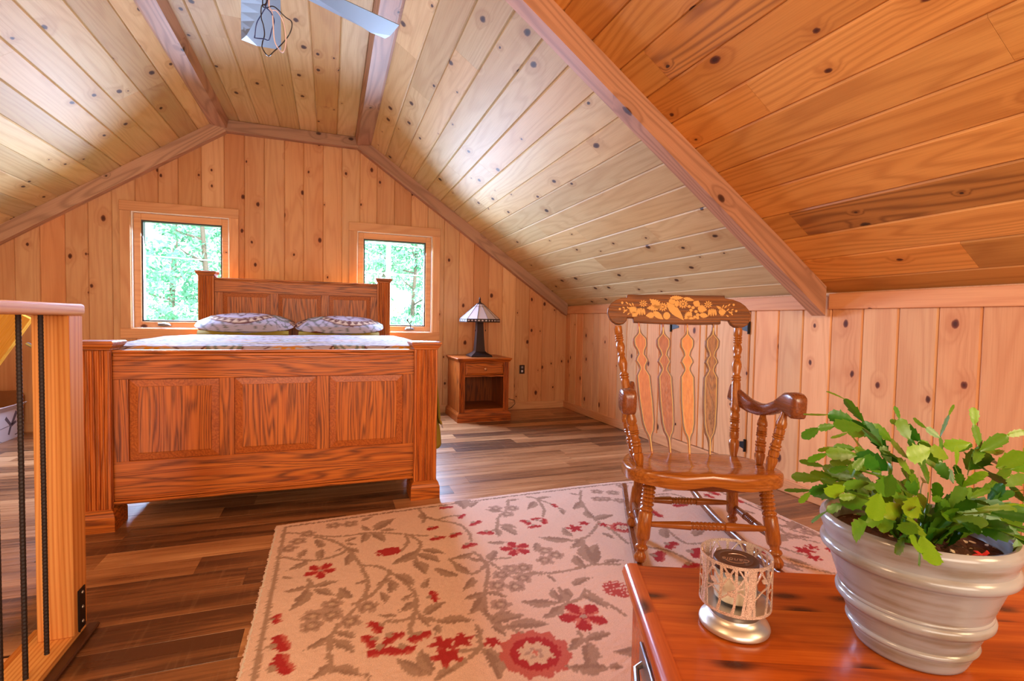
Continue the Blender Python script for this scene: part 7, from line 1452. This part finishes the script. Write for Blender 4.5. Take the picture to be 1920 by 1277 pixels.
wire('black', M['wire_black'], [[-0.236, 2.18, 2.375], [-0.241, 2.14, 2.2], [-0.231, 2.152, 2.188], [-0.202, 2.134, 2.189], [-0.164, 2.146, 2.166], [-0.14, 2.128, 2.141], [-0.147, 2.14, 2.106], [-0.175, 2.152, 2.067], [-0.202, 2.134, 2.024], [-0.223, 2.146, 2.009], [-0.24, 2.128, 2.024], [-0.242, 2.14, 2.05], [-0.236, 2.152, 2.088], [-0.238, 2.134, 2.113], [-0.246, 2.146, 2.144], [-0.243, 2.128, 2.178], [-0.226, 2.14, 2.211], [-0.223, 2.18, 2.375]], 'black wire loop')
wire('blue', M['wire_blue'], [[-0.223, 2.18, 2.375], [-0.226, 2.14, 2.207], [-0.243, 2.152, 2.167], [-0.26, 2.134, 2.116], [-0.268, 2.146, 2.074], [-0.265, 2.128, 2.058], [-0.236, 2.14, 2.066], [-0.221, 2.152, 2.071], [-0.209, 2.134, 2.104], [-0.202, 2.146, 2.143], [-0.213, 2.128, 2.163], [-0.233, 2.14, 2.187], [-0.226, 2.152, 2.218], [-0.223, 2.18, 2.375]], 'blue wire loop')
wire('white', M['wire_white'], [[-0.212, 2.18, 2.375], [-0.219, 2.14, 2.209], [-0.213, 2.152, 2.185], [-0.192, 2.134, 2.174], [-0.171, 2.146, 2.146], [-0.161, 2.128, 2.085], [-0.163, 2.14, 2.051], [-0.175, 2.152, 2.034], [-0.192, 2.134, 2.045], [-0.202, 2.146, 2.076], [-0.204, 2.128, 2.12], [-0.209, 2.14, 2.171], [-0.223, 2.152, 2.204], [-0.219, 2.18, 2.375]], 'white wire loop')
# ------------------------------------------------------------------ outside the windows
gr = MB(); gz = -3.0; n = 26; v = []; f = []
gm = random.Random(8)
for j in range(n):
    for i in range(n):
        x = -40+80*i/(n-1); y = 6.5+55*j/(n-1); v.append((x, y, gz+.25*math.sin(x*.3)*math.cos(y*.2)+max(0,(y-20))*.10))
for j in range(n-1):
    for i in range(n-1): f.append((j*n+i, j*n+i+1, (j+1)*n+i+1, (j+1)*n+i))
gr.add(v, f); struct(gr.build('ground', M['hill'], None, 60), 'sunlit meadow rising outside the windows', 'ground')
def gzat(x, y): return gz+.25*math.sin(x*.3)*math.cos(y*.2)+max(0,(y-20))*.10-.03
def leaves_mesh(rs, blobs, nleaf, size):
    """flat leaf sprays scattered through ellipsoid blobs"""
    vs = []; 
    tot = sum(b[3]**2 for b in blobs)
    for (x, y, z, r_, rz_) in blobs:
        m = max(20, int(nleaf*r_**2/tot)); d = rs.normal(size=(m,3)); d /= np.linalg.norm(d, axis=1)[:,None]; rad_ = rs.uniform(.35, 1, m)**.6
        c = np.array([x,y,z])+d*rad_[:,None]*np.array([r_,r_,rz_])
        a = rs.normal(size=(m,3)); a /= np.linalg.norm(a, axis=1)[:,None]; b = np.cross(a, rs.normal(size=(m,3))); b /= np.linalg.norm(b, axis=1)[:,None]
        s_ = size*rs.uniform(.6, 1.4, m)[:,None]
        vs.append(np.stack([c-a*s_, c+b*s_*.45, c+a*s_, c-b*s_*.45], 1))
    V = np.concatenate(vs).reshape(-1, 3); k = len(V)//4
    me = bpy.data.meshes.new('foliage'); me.vertices.add(len(V)); me.vertices.foreach_set('co', V.astype(np.float32).ravel())
    me.loops.add(4*k); me.loops.foreach_set('vertex_index', np.arange(4*k, dtype=np.int32)); me.polygons.add(k)
    me.polygons.foreach_set('loop_start', np.arange(0,4*k,4,dtype=np.int32)); me.polygons.foreach_set('loop_total', np.full(k,4,np.int32)); me.update(calc_edges=True)
    me.materials.append(M['tree_leaf']); return me
TREES = [(-7.4,16,8.0,1.9,'left edge of the left window'),(-5.6,14,7.2,1.5,'left part of the left window'),(-4.5,18,9.0,1.9,'middle of the left window'),(-3.1,15,7.5,1.4,'right part of the left window, behind the bed post'),(-8.6,27,11.0,2.4,'left window, farther back'),(-3.3,25,11.0,2.4,'left window, farther back, right side'),
         (-.1,15.5,8.5,1.5,'left part of the right window'),(2.9,18.6,7.6,1.7,'right part of the right window'),(2.3,24,8.5,2.1,'middle of the right window, farther back'),(6.4,28,10.0,2.4,'right edge of the right window, farther back'),(-.6,21,9,2.0,'between the two windows')]
for i, (x, y, h, r_, where) in enumerate(TREES):
    z0_ = gzat(x, y); t_ = thing('tree', 'pale sunlit tree seen in the '+where if 'between' not in where else 'pale sunlit tree standing '+where, 'tree', (x, y, z0_))
    rs = np.random.RandomState(40+i); pts = [(x+.08*math.sin(k*1.3+i), y, z0_+h*k/6) for k in range(7)]
    tm = MB().tube(pts, [.13*(1-k/8) for k in range(7)], 8)
    for k in range(9):
        a = rs.uniform(0, 6.28); zz = z0_+h*(.25+.075*k); L = r_*.8*(1-.05*k); tm.tube([(x,y,zz),(x+L*.6*math.cos(a),y+L*.6*math.sin(a),zz+L*.15),(x+L*math.cos(a),y+L*math.sin(a),zz+L*.35)], [.035,.022,.008], 5)
    tm.build('trunk', M['bark'], t_, 50)
    blobs = []
    for k in range(11):
        a = rs.uniform(0, 6.28); zz = h*(.22+.075*k); rr = r_*rs.uniform(.25,.75)*(1 if k < 8 else .6); blobs.append((x+rr*math.cos(a), y+rr*math.sin(a), z0_+zz, r_*rs.uniform(.36,.58), r_*rs.uniform(.18,.32)))
    me = leaves_mesh(rs, blobs, 4200, .045+.0018*y); me.transform(WM[t_.name].inverted()); o = link('foliage', me, t_); o['kind'] = 'stuff'
up = thing('utility_pole', 'bleached white utility pole seen through the right window', 'pole', (1.335, 12.6, gzat(1.335,12.6)))
zb = gzat(1.335,12.6); MB().lathe([(0,.07),(8.5,.05),(8.52,.0)], (1.335,12.6,zb), None, 14).build('pole_shaft', M['pole'], up, 40)
MB().box(.85, 1.85, 12.50, 12.545, zb+5.95, zb+6.05).build('cross_arm', M['pole'], up)
for k, dz in enumerate((5.98, 5.3)):
    zz = zb+dz; P = [(1.335+(-9+18*i/14), 12.62+.15*(i-7)+.3*k, zz-.55*(1-((i-7)/7)**2)*0-.002*(i-7)**2*0+.10-(.02*i)) for i in range(15)]
    o = MB().tube(P, .012, 6).build('power_line', M['pole']); tag(o, ['upper', 'lower'][k]+' overhead wire crossing behind the right window', 'wire')
